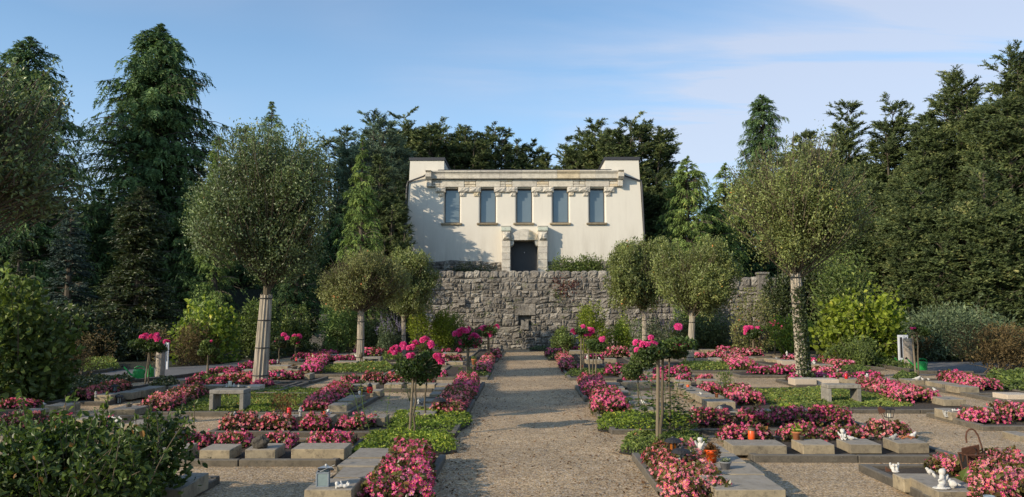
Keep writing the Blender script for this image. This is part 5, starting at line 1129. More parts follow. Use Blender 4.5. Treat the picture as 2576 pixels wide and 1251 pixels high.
shrub('juniper_bush','wide grey-green spreading juniper at the right',(2235,2600,765,None),32,'jun',17000,.075,seed=99,wid=.28,depth=5,lobes=22,shoots=20)
shrub('brown_shrub','dark brownish twiggy shrub at the right picture edge',(2430,2640,812,None),23.5,'brown',9500,.045,seed=100,wid=.35,depth=3.5)
shrub('dark_hedge','dark foliage mass below the right yews',(2240,2620,740,None),36,'dark',10000,.09,seed=101,depth=3)
shrub('dark_hedge','dark foliage mass behind the ivy trunk',(1930,2090,650,None),41,'dark',9000,.09,seed=102,depth=3)
shrub('dark_shrub','tall dark shrub covering the right end of the rubble wall',(1930,2020,672,None),40,'dark',6500,.08,seed=108,depth=2)
shrub('dark_shrub','dim shrub behind the speckled slim trunk before the wall',(1690,1800,700,None),40.5,'cypl',7000,.07,seed=109,depth=2,wid=.3)
# terrace shrubs in front of the chapel
TZ=ZT-.35
shrub('terrace_shrub','low sparse shrub before the chapel plinth left of the door',(1112,1262,656,None),45.6,'dark',2200,.05,seed=103,depth=1.2,z0=TZ,gap=.5,shoots=10)
shrub('terrace_shrub','bright leafy shrub before the chapel right of the door',(1370,1535,640,None),45.2,'shrub',6500,.055,seed=104,depth=1.4,z0=TZ,lobes=14,shoots=18)
shrub('terrace_shrub','pale shrub at the chapel corner behind the right round tree',(1520,1590,652,None),45.8,'jun',2200,.05,seed=105,depth=1.2,z0=TZ)
shrub('dark_shrub','dark broadleaf shrub hugging the left chapel wall',(948,1034,560,None),45.6,'dark',7000,.08,seed=106,depth=3,z0=.8)
# woods beyond, one mass no one could count
g=Geo(); n=42000; a=R.uniform(-75,80,n); yy=R.uniform(68,95,n); zz=R.random(n)**.8*np.clip(10+2.2*np.sin(a*.35)+1.5*np.sin(a*.9+2),0,14)*np.where(np.abs(a-3)<10,.62,1)+2; P=np.stack([a,yy,zz],1); sz=R.uniform(.2,.45,n)
leaves(g,P,R.normal(size=(n,3))+np.array([0,0,-.3]),sz,sz*.4,np.clip(R.normal(.3,.18,n),0,1)); tag(g.build('far_woods',M['yew']),'far dark wood closing the view behind the chapel',None,None,'stuff')
# a pale house glimpsed between the left shrubs
h=empty('white_house',(X(140,48),48,0),'pale house wall glimpsed between the left shrubs','house'); g=Geo(); g.add(*cbox(X(100,48),X(215,48),48,54,0,Z(775,48),.02)); g.build('wall',M['housewall'],h,h.location); g=Geo(); g.add(*prism([(X(95,48),Z(775,48)+.01),(X(220,48),Z(775,48)+.01),(X(158,48),Z(745,48))],47.8,54.2)); g.build('roof',M['darkmetal'],h,h.location)
# trees outside the picture on the left, whose shade falls on the left beds
for i,(x,y,zt,r) in enumerate([(-21,4.0,7.2,2.6),(-24.5,8.5,8.6,2.8)]):
    root=empty('shade_tree',(x,y,0),f'leafy tree beyond the left picture edge, {["nearer","farther"][i]} one','tree'); g=Geo(); g.add(*tube([(x,y,0),(x+.1,y,zt*.3),(x,y+.1,zt*.6)],[.2,.16,.08],8)); g.build('trunk',M['bark'],root,(x,y,0))
    g=Geo(); n=5200; q=unit(R.normal(size=(n,3)))*(.35+.65*R.random(n)**.5)[:,None]*np.array([r,r,zt*.36]); P=np.array([x,y,zt*.62])+q; sz=R.uniform(.08,.15,n); leaves(g,P,R.normal(size=(n,3)),sz,sz*.5,R.random(n)); g.build('crown',M['shrub'],root,(x,y,0))
# lavender spikes
def spikes(box,d,n,label,seed):
    rng=np.random.default_rng(seed); x=X(0,d)+(X(1,d)-X(0,d))*rng.uniform(box[0],box[1],n); z=np.array([Z(v,d) for v in rng.uniform(box[2],box[3],n)]); S=np.stack([x,np.full(n,d)-.4+rng.uniform(-.3,.6,n),z],1); g=Geo()
    m=16; dv=unit(np.stack([rng.normal(size=n)*.3,rng.normal(size=n)*.2,np.ones(n)],1)); P=S[:,None]+dv[:,None]*(np.linspace(0,.34,m)[None,:,None])+rng.normal(size=(n,m,3))*.012
    sz=np.tile(np.linspace(.03,.012,m),n); leaves(g,P.reshape(-1,3),(dv[:,None]+rng.normal(size=(n,m,3))*.5).reshape(-1,3),sz,sz*.6,rng.random(n*m)); o=S.mean(0); o[2]=0
    tag(g.build('lavender_flowers',M['lav'],origin=o),label,None,None,'stuff')
spikes((946,1008,800,842),36,46,'lavender flower spikes on the grey shrub left of the wall',5)
spikes((1582,1612,790,838),36,26,'lavender flower spikes left of the speckled slim trunk',6)
spikes((1628,1692,780,838),36,50,'lavender flower spikes right of the speckled slim trunk',7)

# ------------------------------------------------------------------ standard roses
def bloom_mesh():
    g=Geo(); rng=np.random.default_rng(2)
    for ring,(n,e,rr,ln) in enumerate(((6,.15,.62,.55),(7,.6,.5,.5),(6,1.0,.32,.42),(4,1.4,.12,.32))):
        a=np.arange(n)/n*2*math.pi+ring*.5+rng.normal(0,.1,n); P=np.stack([np.cos(a)*rr*math.cos(e*.7),np.sin(a)*rr*math.cos(e*.7),np.full(n,.15+ring*.17)],1)
        D=np.stack([np.cos(a)*math.cos(e),np.sin(a)*math.cos(e),np.full(n,math.sin(e))],1); N=unit(np.stack([-np.cos(a)*math.sin(e),-np.sin(a)*math.sin(e),np.full(n,math.cos(e))],1))
        S=np.cross(D,N); L=ln; W=ln*.8
        V=np.stack([P-D*L-S*W*.4,P-D*L*.0-S*W,P+D*L-S*W*.55,P+D*L*1.05+S*W*.55,P+S*W,P-D*L+S*W*.4],1); V[:,[1,4]]+=N[:,None]*.18; V[:,[2,3]]-=N[:,None]*.12
        g.add(V.reshape(-1,3),np.arange(n*6).reshape(n,6),np.repeat(np.clip(.45+.12*ring+rng.normal(0,.12,n),0,1),6))
    g.add(*ellip((0,0,.25),(.45,.45,.4),8,5),.25)
    o=g.build('rose_bloom',M['rosep']); me=o.data; bpy.data.objects.remove(o); return me
BLOOM=bloom_mesh()
def rose(label,u,vb,box,blooms,stems=((0,0),),vst=None,n=2600,leaf=.022,r=.016,mat='rosel',seed=1,stakes=1,d=None,bs=.042,cat='rose tree'):
    rng=np.random.default_rng(seed); b=gp(u,vb) if d is None else np.array([X(u,d),d,0.]); Y=b[1]; root=empty('standard_rose',b,label,cat)
    u0,u1,v0,v1=box; xa,xb=X(u0,Y),X(u1,Y); zt,zl=Z(v0,Y,u),Z(v1,Y,u); c=np.array([(xa+xb)/2,Y,(zt+zl)/2]); rx,rz=(xb-xa)/2,(zt-zl)/2
    top=np.array([c[0]*.5+b[0]*.5,Y,c[2]])
    g=Geo(); P=b+(top-b)*np.linspace(0,1,7)[:,None]; P[1:-1,:2]+=rng.normal(size=(5,2))*.008; g.add(*tube(P,np.linspace(r,r*.75,7),7)); m=24
    E=c+unit(rng.normal(size=(m,3))+np.array([0,0,.3]))*np.array([rx,rx,rz])*.8; S=np.repeat(top[None],m,0)-np.array([0,0,rz*.5]); v,f=tubes(S,(S+E)/2+np.array([0,0,.03]),E,np.full(m,.006),np.full(m,.003),4,5); g.add(v,f)
    g.build('stem',M['twig'],root,b)
    for i in range(stakes):
        q=b+np.array([(-.05 if i==0 else .06)+.02*rng.normal(),.03,0]); g=Geo(); tp=np.array([q[0]+.04*rng.normal(),Y+.03,zl+rz*.35]); g.add(*tube([q,(q+tp)/2,tp],[r*1.15,r*1.1,r*1.05],8)); g.build('stake',M['post'],root,b)
    g=Geo(); lob=7; lc=c+rng.uniform(-.6,.6,(lob,3))*np.array([rx,rx,rz]); k=rng.integers(0,lob,n); q=unit(rng.normal(size=(n,3)))*(.4+.6*rng.random(n)**.6)[:,None]; P=lc[k]+q*np.array([rx,rx,rz])*.55; D=rng.normal(size=(n,3))+np.array([0,0,-.1]); sz=leaf*rng.uniform(.65,1.3,n)
    leaves(g,P,D,sz,sz*.6,np.clip(rng.normal(.38,.2,n)+.15*(P[:,2]-c[2])/rz,0,1),0,.25,unit(rng.normal(size=(n,3))*.7+np.array([-.2,-.4,.6])),oval=Y<14)
    g.build('foliage',M[mat],root,b)
    for (bu,bv,cnt,spread) in blooms:
        ctr=at(bu,bv,Y-rx*.35)
        for i in range(cnt):
            o=bpy.data.objects.new('rose_bloom',BLOOM); link(o); o.parent=root; s=spread*(Y/F0)
            off=unit(rng.normal(size=3))*s*(rng.random()**.5 if cnt>1 else 0)*np.array([1,.8,.75]); p=ctr+off-b; o.location=tuple(p); kk=bs*rng.uniform(.75,1.15); o.scale=(kk,kk,kk)
            dv=Vector(tuple(unit(off/(s+1e-6)+np.array([-.1,-.5,.55])+rng.normal(size=3)*.25))); o.rotation_euler=dv.to_track_quat('Z','Y').to_euler()
    return root
def shoots(label,pts,d,mat='rosel',leaf=.03,seed=1,lpn=5,name='sucker_shoot'):
    """tall leafy shoots: list of (u0,v0,u1,v1) in the photo at distance d"""
    rng=np.random.default_rng(seed)
    for i,(a,b_,c_,e) in enumerate(pts):
        s=at(a,b_,d); q=at(c_,e,d); s[2]=max(s[2],0.02); root=empty(name,s,label[i] if isinstance(label,(list,tuple)) else label,'rose shoot'); g=Geo(); midp=(s+q)/2+rng.normal(size=3)*.03
        g.add(*tube([s,midp,q],[.006,.005,.003],5)); g.build('stem',M['shrub'],root,s)
        L=np.linalg.norm(q-s); n=int(L/.085)+2; g=Geo()
        for k in range(n):
            t=.12+.9*k/n; p=s+(q-s)*t; az=k*2.4+rng.normal()*.3; dv=unit(np.array([math.cos(az),math.sin(az)*.8,.25+.2*rng.normal()])); nl=lpn
            pp=np.array([p+dv*(.03+.028*j)*(1.2-t*.5)+np.array([0,0,-.004*j*j]) for j in range(nl)]); sd=unit(np.cross(dv,np.array([0,0,1.])))*np.where(np.arange(nl)%2==0,1,-1)[:,None]; sd[-1]=dv
            D=unit(dv*.5+sd*.9); leaves(g,pp+D*leaf*.8,D,leaf*rng.uniform(.75,1.1,nl)*(1.2-t*.5),leaf*.5*(1.2-t*.5),np.clip(rng.normal(.5,.2,nl),0,1),0,.2,unit(rng.normal(size=(nl,3))*.35+np.array([0,-.2,1])))
            g.add(*tube([p,p+dv*.1*(1.2-t*.5)],[.002,.0015],3,False))
        g.build('leaves',M[mat],root,s)
rose('near left rose tree with huge pink blooms and two crossed stakes',1040,1104,(988,1118,872,962),[(1040,872,7,15),(1031,898,5,10),(1069,856,5,9),(1084,868,3,6),(996,880,7,13),(982,888,2,5),(1098,895,6,10),(1108,912,4,8),(1012,868,3,8)],n=4200,leaf=.025,r=.017,seed=201,stakes=1)
rose('second near left rose tree with dark crown behind the first',1067,1062,(1046,1112,892,968),[(1092,908,2,5)],n=2600,leaf=.026,r=.017,seed=202,stakes=0)
rose('rose tree left of the path with dense pink bloom clusters',1178,948,(1146,1216,824,874),[(1152,838,7,9),(1172,832,8,12),(1190,845,8,12),(1160,858,3,7),(1196,866,5,9),(1204,858,3,8)],n=1800,leaf=.035,r=.022,seed=203,stakes=2,bs=.075)
rose('farther rose tree with wide flat pink head on thin stems',1228,910,(1192,1258,818,848),[(1200,832,4,8),(1215,824,5,9),(1232,838,6,9),(1246,824,4,7),(1225,828,4,10)],n=1700,leaf=.04,r=.022,seed=204,stakes=2,bs=.085)
rose('near right rose tree with dark crown and pink cluster at left',1661,1118,(1600,1755,838,905),[(1606,862,7,15),(1625,870,8,16),(1640,866,5,10),(1602,882,2,4),(1636,850,3,6),(1703,870,5,9),(1694,876,2,5),(1704,820,4,7),(1733,864,3,6)],n=4200,leaf=.024,r=.023,seed=205,stakes=1)
rose('second stem right rose tree behind the near right one',1684,1090,(1640,1730,850,905),[],n=1500,leaf=.024,r=.018,seed=206,stakes=0)
rose('bloomless fresh green rose tree left of the near right rose',1606,1048,(1560,1650,882,955),[],n=2800,leaf=.024,r=.014,seed=207,stakes=0,mat='shrub')
rose('dark flat-headed rose tree with single pink bloom, right of the path',1491,956,(1464,1522,852,888),[(1514,852,3,5)],n=1700,leaf=.034,r=.02,seed=208,stakes=2,bs=.075)
rose('rose tree on yellow stake with scattered pink blooms, right of the path',1467,944,(1440,1500,822,848),[(1442,835,4,6),(1470,840,4,6),(1482,830,6,9),(1490,838,3,6),(1466,822,1,2)],n=900,leaf=.036,r=.02,seed=209,stakes=1,bs=.075)
rose('green bushy rose tree beside the path close to the wall',1420,910,(1392,1448,835,885),[(1432,852,1,2)],n=1700,leaf=.04,r=.02,seed=210,stakes=1,bs=.07,mat='shrub')
rose('slender rose tree with pink head, far right of the path',1896,897,(1868,1922,818,852),[(1876,826,6,8),(1890,824,5,8),(1902,828,5,8),(1876,838,3,5),(1912,830,3,5)],n=1500,leaf=.045,r=.026,seed=211,stakes=1,bs=.09)
rose('darker rose tree right of the slender pink-headed one',1949,895,(1930,1975,812,852),[(1940,816,4,8),(1955,812,3,6),(1968,824,3,6)],n=1400,leaf=.045,r=.022,seed=212,stakes=1,bs=.08)
rose('left rose tree with pink blooms on top beside the column',373,970,(334,424,848,890),[(362,848,6,9),(378,850,4,8),(392,846,6,9),(398,856,5,9),(418,860,3,5)],n=2600,leaf=.03,r=.02,seed=213,stakes=1,bs=.06)
rose('small round green rose tree with one red bud, left',522,952,(498,550,855,896),[(531,859,1,1)],n=2600,leaf=.032,r=.026,seed=214,stakes=1,bs=.04,mat='shrub')
rose('small dim rose tree with three pink buds right of big trunk',701,915,(686,726,850,876),[(696,858,1,2),(714,843,2,3),(722,851,1,2)],n=900,leaf=.05,r=.022,seed=215,stakes=0,bs=.085,mat='dark')
rose('small rose tree with two pink buds before the left steps',742,910,(722,766,845,872),[(740,847,2,3),(752,846,2,3),(750,862,1,2)],n=1200,leaf=.05,r=.026,seed=216,stakes=0,bs=.085,mat='shrub')
rose('bare thin rose tree before the feathery yew bush',849,892,(828,872,822,850),[(849,834,1,2)],n=600,leaf=.05,r=.024,seed=217,stakes=1,bs=.06,mat='shrub')
rose('dark rose tree with few dull blooms beside the right column',2309,948,(2284,2330,815,850),[(2292,829,2,4),(2300,826,1,3)],n=1500,leaf=.035,r=.026,seed=218,stakes=1,bs=.05)
rose('dim rose tree with few pink buds behind the pale leaning trunk',1776,880,(1755,1795,808,845),[(1771,816,3,6),(1782,808,2,4),(1766,814,1,3)],n=1100,leaf=.055,r=.024,seed=219,stakes=0,bs=.085,mat='dark')
shoots(['tall leafy rose shoot left of the near left rose','thin leafy rose shoot close left of the near left rose','pale leafy shoot behind the near left rose','short leafy shoot right of the near left rose'],[(935,1110,905,955),(975,1110,985,960),(912,1080,862,940),(1120,1085,1130,1040)],11.4,leaf=.028,seed=5,mat='shrub')
shoots(['leafy shoot at the foot of the thin right rose, tallest','leafy shoot right of the thick right rose stake','arching leafy shoot left of the thick right rose stake','low leafy shoot at the base of the near right rose','far-reaching leafy shoot right of the near right rose','leafy shoot between the two right rose stems','leftmost drooping leafy shoot by the thin right rose','rightmost arching leafy shoot near the right shaded purple mound','upright leafy shoot just right of the second right rose stem','short leafy shoot left of the thick right rose stem','tall leafy shoot rising right of the second right rose stem'],[(1650,1085,1630,935),(1690,1090,1715,930),(1640,1060,1600,965),(1670,1110,1680,1010),(1700,1080,1735,985),(1675,1080,1668,940),(1620,1070,1580,1000),(1710,1085,1752,1010),(1695,1095,1690,990),(1655,1095,1612,1010),(1720,1090,1700,960)],11.6,leaf=.046,seed=6,lpn=7)
shoots(['leafy green shoot left of the far left bloom-covered rose','low leafy shoot below the bloom-covered rose'],[(1165,950,1130,880),(1185,950,1200,890)],22,leaf=.04,seed=7,mat='shrub')
# ------------------------------------------------------------------ benches, cans, columns, panels
def bench(u0,u1,vt,vb,dep,label,th=.075):
    a,b=gp(u0,vb),gp(u1,vb); Y=a[1]; H=Z(vt,Y,u0); x0,x1=a[0],b[0]; o=((x0+x1)/2,Y+dep/2,0); t=empty('stone_bench',o,label,'bench')
    for p,q in((x0,x0+th),(x1-th,x1)):
        g=Geo(); g.add(*cbox(p,q,Y,Y+dep,-.03,H-th-.002,.008)); g.build('leg',M['bench'],t,o)
    g=Geo(); g.add(*cbox(x0-.002,x1+.002,Y-.002,Y+dep+.002,H-th,H,.010)); g.build('seat',M['bench'],t,o)
bench(525,612,981,1040,.38,'grey concrete bench beside the big left trunk')
bench(2083,2167,968,1019,.38,'grey concrete bench beside the ivy trunk on the right')
bench(912,957,898,918,.45,'small far grey bench behind the slim middle-left tree',.08)
def wcan(u,vb,s,side,label,sc_=1.0):
    b=gp(u,vb,.01); t=empty('watering_can',b,label,'watering can','green plastic watering cans'); O=(0,0,0)
    L=lambda gg,nm,par=t: gg.build(nm,M['green'],par,O)
    g=Geo(); g.add(*lathe([(.001,0),(.135,0),(.145,.01),(.143,.10),(.137,.108),(.141,.116),(.135,.22),(.115,.262),(.10,.27),(.10,.28),(.085,.28),(.08,.20),(.001,.19)],(0,0,0),22,1.12,.8),.5); L(g,'body')
    g=Geo(); P=np.array([[-.10*side,0,.07],[-.22*side,0,.14],[-.33*side,0,.27],[-.40*side,0,.34]]); g.add(*tube(P,[.032,.026,.02,.017],10)); sp_=L(g,'spout'); g=Geo(); dv=np.array([-.7*side,0,.6]); dv/=np.linalg.norm(dv); q=P[-1]; g.add(*tube([q,q+dv*.05,q+dv*.055],[.017,.042,.042],12)); g.build('sprinkler_rose',M['iron'],sp_,O)
    th=np.linspace(-.15,1,14); a=math.pi*(1-th); P=np.stack([side*(-.02)+.135*np.cos(a)*side*-1*-1*(1)*1.0,np.zeros(14),.25+.10*np.sin(np.clip(a,-.4,4))],1); P=np.array([[-.12*side,0,.24],[-.11*side,0,.30],[-.05*side,0,.345],[.05*side,0,.35],[.13*side,0,.325],[.165*side,0,.26],[.16*side,0,.18],[.135*side,0,.12]]); g=Geo(); g.add(*tube(P,.016,8)); L(g,'handle')
    t.scale=(s,)*3; t.rotation_euler[2]=sc_; return t
wcan(348,954,1.0,1,'left green watering can with spout raised, standing before the left column',.12)
wcan(377,948,.95,1,'green watering can half hidden behind the left rose stems',1.9)
wcan(2318,933,1.08,1,'right green watering can with high loop handle, right of the right column',-.05)
wcan(2276,924,1.0,1,'green watering can behind the right column with only spout showing',.2)
def column(u0,u1,vt,vb,label,tap):
    a,b=gp(u0,vb),gp(u1,vb); r=(b[0]-a[0])/2; Y=a[1]; H=Z(vt,Y,u0); o=((a[0]+b[0])/2,Y+r,0); t=empty('water_column',o,label,'stone column')
    g=Geo(); g.add(*lathe([(r*.97,0),(r,.03),(r*.98,H-.10)],o,26),.5); g.v[-1]+=R.normal(size=g.v[-1].shape)*.003; g.build('shaft',M['column'],t,o)
    g=Geo(); g.add(*lathe([(r*.98,H-.098),(r*1.03,H-.09),(r*1.03,H-.01),(r*.9,H),(.001,H+.004)],o,26)); g.build('cap',M['bench'],t,o)
    g=Geo(); p=np.array([o[0]+tap*r*.8,o[1]-r*.75,H*.72]); g.add(*tube([p,p+[0,-.09,0],p+[0,-.13,-.04],p+[0,-.13,-.10]],.018,8)); g.add(*tube([p+[0,-.06,0],p+[0,-.06,.05]],.01,6)); g.add(*cbox(p[0]-.04,p[0]+.04,p[1]-.07,p[1]-.05,p[2]+.05,p[2]+.065,.004)); g.build('tap',M['tapmetal'],t,o)
column(386,408,878,951,'left round stone water column behind the pink rose tree',-.6)
column(2280,2303,852,932,'right round stone water column beside the white panel stand',-.6)
def stand(u0,u1,vt,vb,label):
    a,b=gp(u0,vb),gp(u1,vb); Y=a[1]; H=Z(vt,Y,u0); w=(b[0]-a[0]); o=(a[0]+w/2,Y,0); t=empty('panel_stand',o,label,'info stand')
    for i,(p,q,yy) in enumerate(((0,.56,0),(.60,1,.03))):
        g=Geo(); g.add(*cbox(a[0]+w*p,a[0]+w*q,Y+yy,Y+yy+.05,0,H,.008)); pn=g.build('panel',M['panel'],t,o)
        g=Geo(); m=(p+q)/2; g.add(*cbox(a[0]+w*(m-.11*(1-i*.3)),a[0]+w*(m+.11*(1-i*.3)),Y+yy-.004,Y+yy+.02,H*.30,H*.93,.003)); g.build('dark_slot',M['iron'],pn,(0,0,0))
        pn.children[0].location=tuple(-np.array(o)) if False else (0,0,0); pn.children[0].data.transform(__import__('mathutils').Matrix.Translation(tuple(-np.array(o))))
stand(2261,2288,843,925,'white two-leaf panel stand with dark slots beside the right column')
stand(404,421,862,930,'white panel stand half hidden behind the left column')
# wire-mesh compost screen
a,b=gp(912,884),gp(962,884); Y=a[1]; H=Z(855,Y,930); o=((a[0]+b[0])/2,Y,0); t=empty('mesh_screen',o,'low pale mesh screen between the slim left trunks','screen'); g=Geo()
for x in np.linspace(a[0],b[0],4): g.add(*cbox(x-.02,x+.02,Y-.02,Y+.02,0,H,.004))
for z in(.06,H): g.add(*cbox(a[0],b[0],Y-.025,Y+.025,z-.02,z+.02,.004))
g.build('frame',M['zinc'],t,o); g=Geo()
for x in np.linspace(a[0],b[0],46): g.add(*cbox(x-.006,x+.006,Y-.004,Y+.004,.06,H,.001))
for z in np.linspace(.06,H,26): g.add(*cbox(a[0],b[0],Y+.005,Y+.012,z-.006,z+.006,.001))
g.build('mesh',M['bench'],t,o)

# ------------------------------------------------------------------ figurines (voxel-fused clay bodies)
def fig_mesh(name,parts,mat,vox=.035):
    g=Geo()
    for p in parts: g.add(*ellip(*p),.5)
    # close the poles
    o=g.build(name,M[mat]); md=o.modifiers.new('fuse','REMESH'); md.mode='VOXEL'; md.voxel_size=vox; md.use_smooth_shade=True
    sm=o.modifiers.new('soft','SMOOTH'); sm.factor=.5; sm.iterations=2; return o
Yx=(0,1,0); Xx=(1,0,0)
CHERUB=[((0,0,.30),(.20,.17,.28)),((0,-.02,.42),(.17,.14,.2)),((0,-.03,.78),(.19,.19,.20)),((0,.04,.84),(.21,.19,.17)),((.12,-.02,.9),(.09,.09,.09)),((-.12,-.02,.9),(.09,.09,.09)),((-.27,.12,.52),(.07,.16,.26),14,9,(Yx,-.45)),((.27,.12,.52),(.07,.16,.26),14,9,(Yx,.45)),((.13,-.2,.1),(.10,.22,.10)),((-.13,-.2,.1),(.10,.22,.10)),((.2,-.1,.42),(.07,.08,.19),14,9,(Xx,-.4)),((-.2,-.1,.42),(.07,.08,.19),14,9,(Xx,-.4)),((0,-.20,.76),(.035,.04,.04))]
DOVE=[((0,0,.38),(.34,.28,.30)),((-.25,0,.62),(.2,.18,.22)),((-.36,0,.74),(.15,.14,.15)),((.38,0,.36),(.30,.12,.10),14,9,(Yx,.35)),((.05,-.2,.42),(.28,.07,.2),14,9,(Yx,.3)),((.05,.2,.42),(.28,.07,.2),14,9,(Yx,.3)),((-.5,0,.72),(.06,.035,.035)),((0,0,.1),(.16,.14,.1))]
LYING=[((-.42,-.02,.30),(.13,.13,.15)),((-.42,.03,.36),(.16,.15,.13)),((-.45,-.03,.10),(.08,.09,.18)),((-.25,-.08,.16),(.2,.07,.07),14,9,(Yx,.3)),((-.1,.03,.19),(.26,.15,.13)),((.2,.03,.16),(.22,.15,.14)),((.42,.0,.2),(.2,.07,.07),14,9,(Yx,-.5)),((.36,.08,.34),(.07,.07,.14),14,9,(Yx,.3)),((-.12,.12,.38),(.09,.05,.16),14,9,(Yx,-.4)),((.5,-.02,.33),(.06,.05,.09))]
PAIR=[((-.16,0,.28),(.16,.16,.28)),((.16,.02,.28),(.16,.16,.28)),((-.13,-.03,.66),(.14,.14,.15)),((.12,-.03,.64),(.13,.14,.14)),((-.34,.1,.55),(.10,.07,.32),14,9,(Yx,-.25)),((.34,.1,.55),(.10,.07,.32),14,9,(Yx,.25)),((0,-.14,.1),(.34,.2,.09)),((-.36,.1,.8),(.1,.06,.1)),((.36,.1,.8),(.1,.06,.1))]
STANDING=[((0,0,.25),(.14,.13,.26)),((0,0,.55),(.15,.12,.2)),((0,-.02,.84),(.12,.12,.13)),((0,.03,.88),(.13,.12,.11)),((-.17,.08,.6),(.06,.1,.2)),((.17,.08,.6),(.06,.1,.2)),((0,-.03,.05),(.2,.18,.06)),((.1,-.1,.55),(.05,.13,.05)),((-.1,-.1,.55),(.05,.13,.05))]
SITBOOK=[((0,0,.05),(.46,.32,.05)),((.05,.02,.30),(.17,.16,.22)),((.02,-.02,.55),(.13,.12,.14)),((.05,.0,.78),(.16,.15,.17)),((.15,.05,.86),(.10,.1,.1)),((.28,.1,.5),(.08,.12,.2),14,9,(Yx,.5)),((-.1,-.14,.18),(.17,.09,.09)),((-.1,-.1,.45),(.14,.06,.06),14,9,(Yx,-.4)),((-.3,.05,.62),(.07,.11,.15),14,9,(Yx,-.5))]
TEMPL={}
def figure(kind,u,vb,hpx,label,mat='white',z=None,Y=None,name='figurine',rz=0.0,cat='figurine',wide=1.0):
    parts={'cherub':CHERUB,'dove':DOVE,'lying':LYING,'pair':PAIR,'standing':STANDING,'book':SITBOOK}[kind]
    b=gp(u,vb,.2 if z is None else z); s=hpx*b[1]/F0
    key=(kind,mat)
    if key not in TEMPL: o=fig_mesh(name,parts,mat); TEMPL[key]=o
    else: o=TEMPL[key].copy(); link(o); o.name=name
    o.location=tuple(b); o.scale=(s*wide,s,s); o.rotation_euler[2]=rz; return tag(o,label,cat)
zt_=lambda S,i:S[i][1]
# ---- on the left
za=SA[0][1]
figure('lying',861,1229,36,'cream cupid figurine lying on the nearest left slab','white',za,name='cupid_figurine',wide=.9,rz=.1)
figure('dove',1128-200,1170-0,1,'x') if False else None
figure('standing',755,1048,24,'small white angel behind the salmon clump left of the red candle','grayfig',zt_(SC,1),name='angel_figurine')
figure('cherub',825,1050,20,'white fluffy lamb-like figurine with red flower, second left row','white',zt_(SC,2),name='lamb_figurine')
figure('standing',1052,1016,12,'tiny pale figure on the wicker basket left of the path','white',.30,name='angel_figurine')
figure('standing',590,1058,23,'small grey angel above the salmon clump below the left bench','grayfig',.2,name='angel_figurine')
figure('pair',290,1062,16,'white angel pair lying on a slab above the dark rose bush','white',.22,name='angel_figurine',wide=1.5)
figure('dove',306,1060,11,'small white dove beside the angel pair above the dark bush','white',.2,name='dove_figurine')
figure('standing',240,999,15,'dim grey angel on slab below the left watering cans','grayfig',.2,name='angel_figurine')
figure('cherub',422,994,13,'tiny winged white figurine beside the left bench strip','white',.16,name='angel_figurine',wide=1.2)
figure('dove',396,996,8,'tiny white ball-like bird figure left of the winged figurine','white',.22,name='dove_figurine')
figure('cherub',570,974,9,'white seated cherub, left of the candle behind the left bench','white',zt_(SH,2),name='cherub_figurine')
figure('cherub',588,974,9,'white seated cherub, just right of the candle behind the left bench','white',zt_(SH,2),name='cherub_figurine')
figure('cherub',600,974,8,'white seated cherub, rightmost on the slab behind the left bench','white',zt_(SH,2),name='cherub_figurine')
figure('dove',112,1020,9,'small pale dove on a slab at the far left edge','grayfig',.22,name='dove_figurine')
figure('standing',491,987,9,'grey stone angel right of the red candle behind the bench strip','grayfig',.18,name='angel_figurine')
figure('standing',698,914,11,'small pale angel on the far slab right of the big left trunk','grayfig',.2,name='angel_figurine')
figure('dove',896,900,10,'white dove figure just left of the slim middle-left trunk','white',.2,name='dove_figurine')
figure('dove',681,940,8,'white dove among begonias right of the big left trunk','white',.2,name='dove_figurine')
figure('dove',1120,893,8,'white bird figure behind the bloom-covered rose tree','white',.2,name='dove_figurine')
figure('dove',996,936,8,'white bird on the row of four slabs beyond the red candle','white',.32,name='dove_figurine')
# ---- on the right
figure('cherub',1761,1133,32,'white seated cherub seen from behind, beside the orange pot','white',zt_(TA,3),name='cherub_figurine',rz=2.6)
figure('cherub',2119,1107,27,'white curly-haired cherub on the third slab, front right row','white',zt_(TB,2),name='cherub_figurine')
figure('dove',2141,1107,13,'white spread-wing dove beside the curly-haired cherub','white',zt_(TB,2),name='dove_figurine',wide=1.9)
figure('dove',2247,1107,18,'grey bird figurine on the rightmost front right slab','grayfig',zt_(TB,3),name='dove_figurine',rz=3.1)
figure('dove',2296,1103,19,'large white chubby bird on the rightmost front right slab','white',zt_(TB,3),name='dove_figurine',rz=3.3)
figure('pair',2251,1189,27,'white winged angel pair on the upper bottom-right slab','white',zt_(TC,0),name='angel_figurine')
figure('book',2368,1230,52,'white reading angel on pedestal, bottom right slab','white',zt_(TC,1),name='angel_figurine')
figure('dove',2396,1229,30,'pure white dove with raised tail on the bottom right slab','white',zt_(TC,1),name='dove_figurine',rz=-.3)
figure('dove',2338,1194,20,'small cream angel head figure at the back of the upper slab','white',zt_(TC,0),name='angel_figurine')
figure('lying',2404,1035,13,'white sleeping angel on the slab above the iron crook','white',.2,name='angel_figurine',wide=1.4)
figure('lying',2428,1033,9,'small white lying figure right of the sleeping angel','white',.2,name='angel_figurine')
figure('pair',2381,1050,20,'grey-white angel pair leaning against the slab above the crook','grayfig',.09,name='angel_figurine')
figure('dove',2350,984,10,'white round ball-like figure at the end of the right bench strip','white',.35,name='dove_figurine')
figure('dove',2306,957,12,'white swan-like bird on the left slab below the right column','white',zt_(TK,3),name='swan_figurine',wide=1.5,rz=3.1)
figure('dove',2320,957,8,'small white bird right of the swan-like bird','white',zt_(TK,3),name='dove_figurine')
figure('dove',2335,957,7,'smaller white bird at the right end of the same slab','white',zt_(TK,3),name='dove_figurine')
figure('cherub',2181,953,13,'white cherub on the pale slabs behind the right bench','white',zt_(TL,3),name='cherub_figurine')
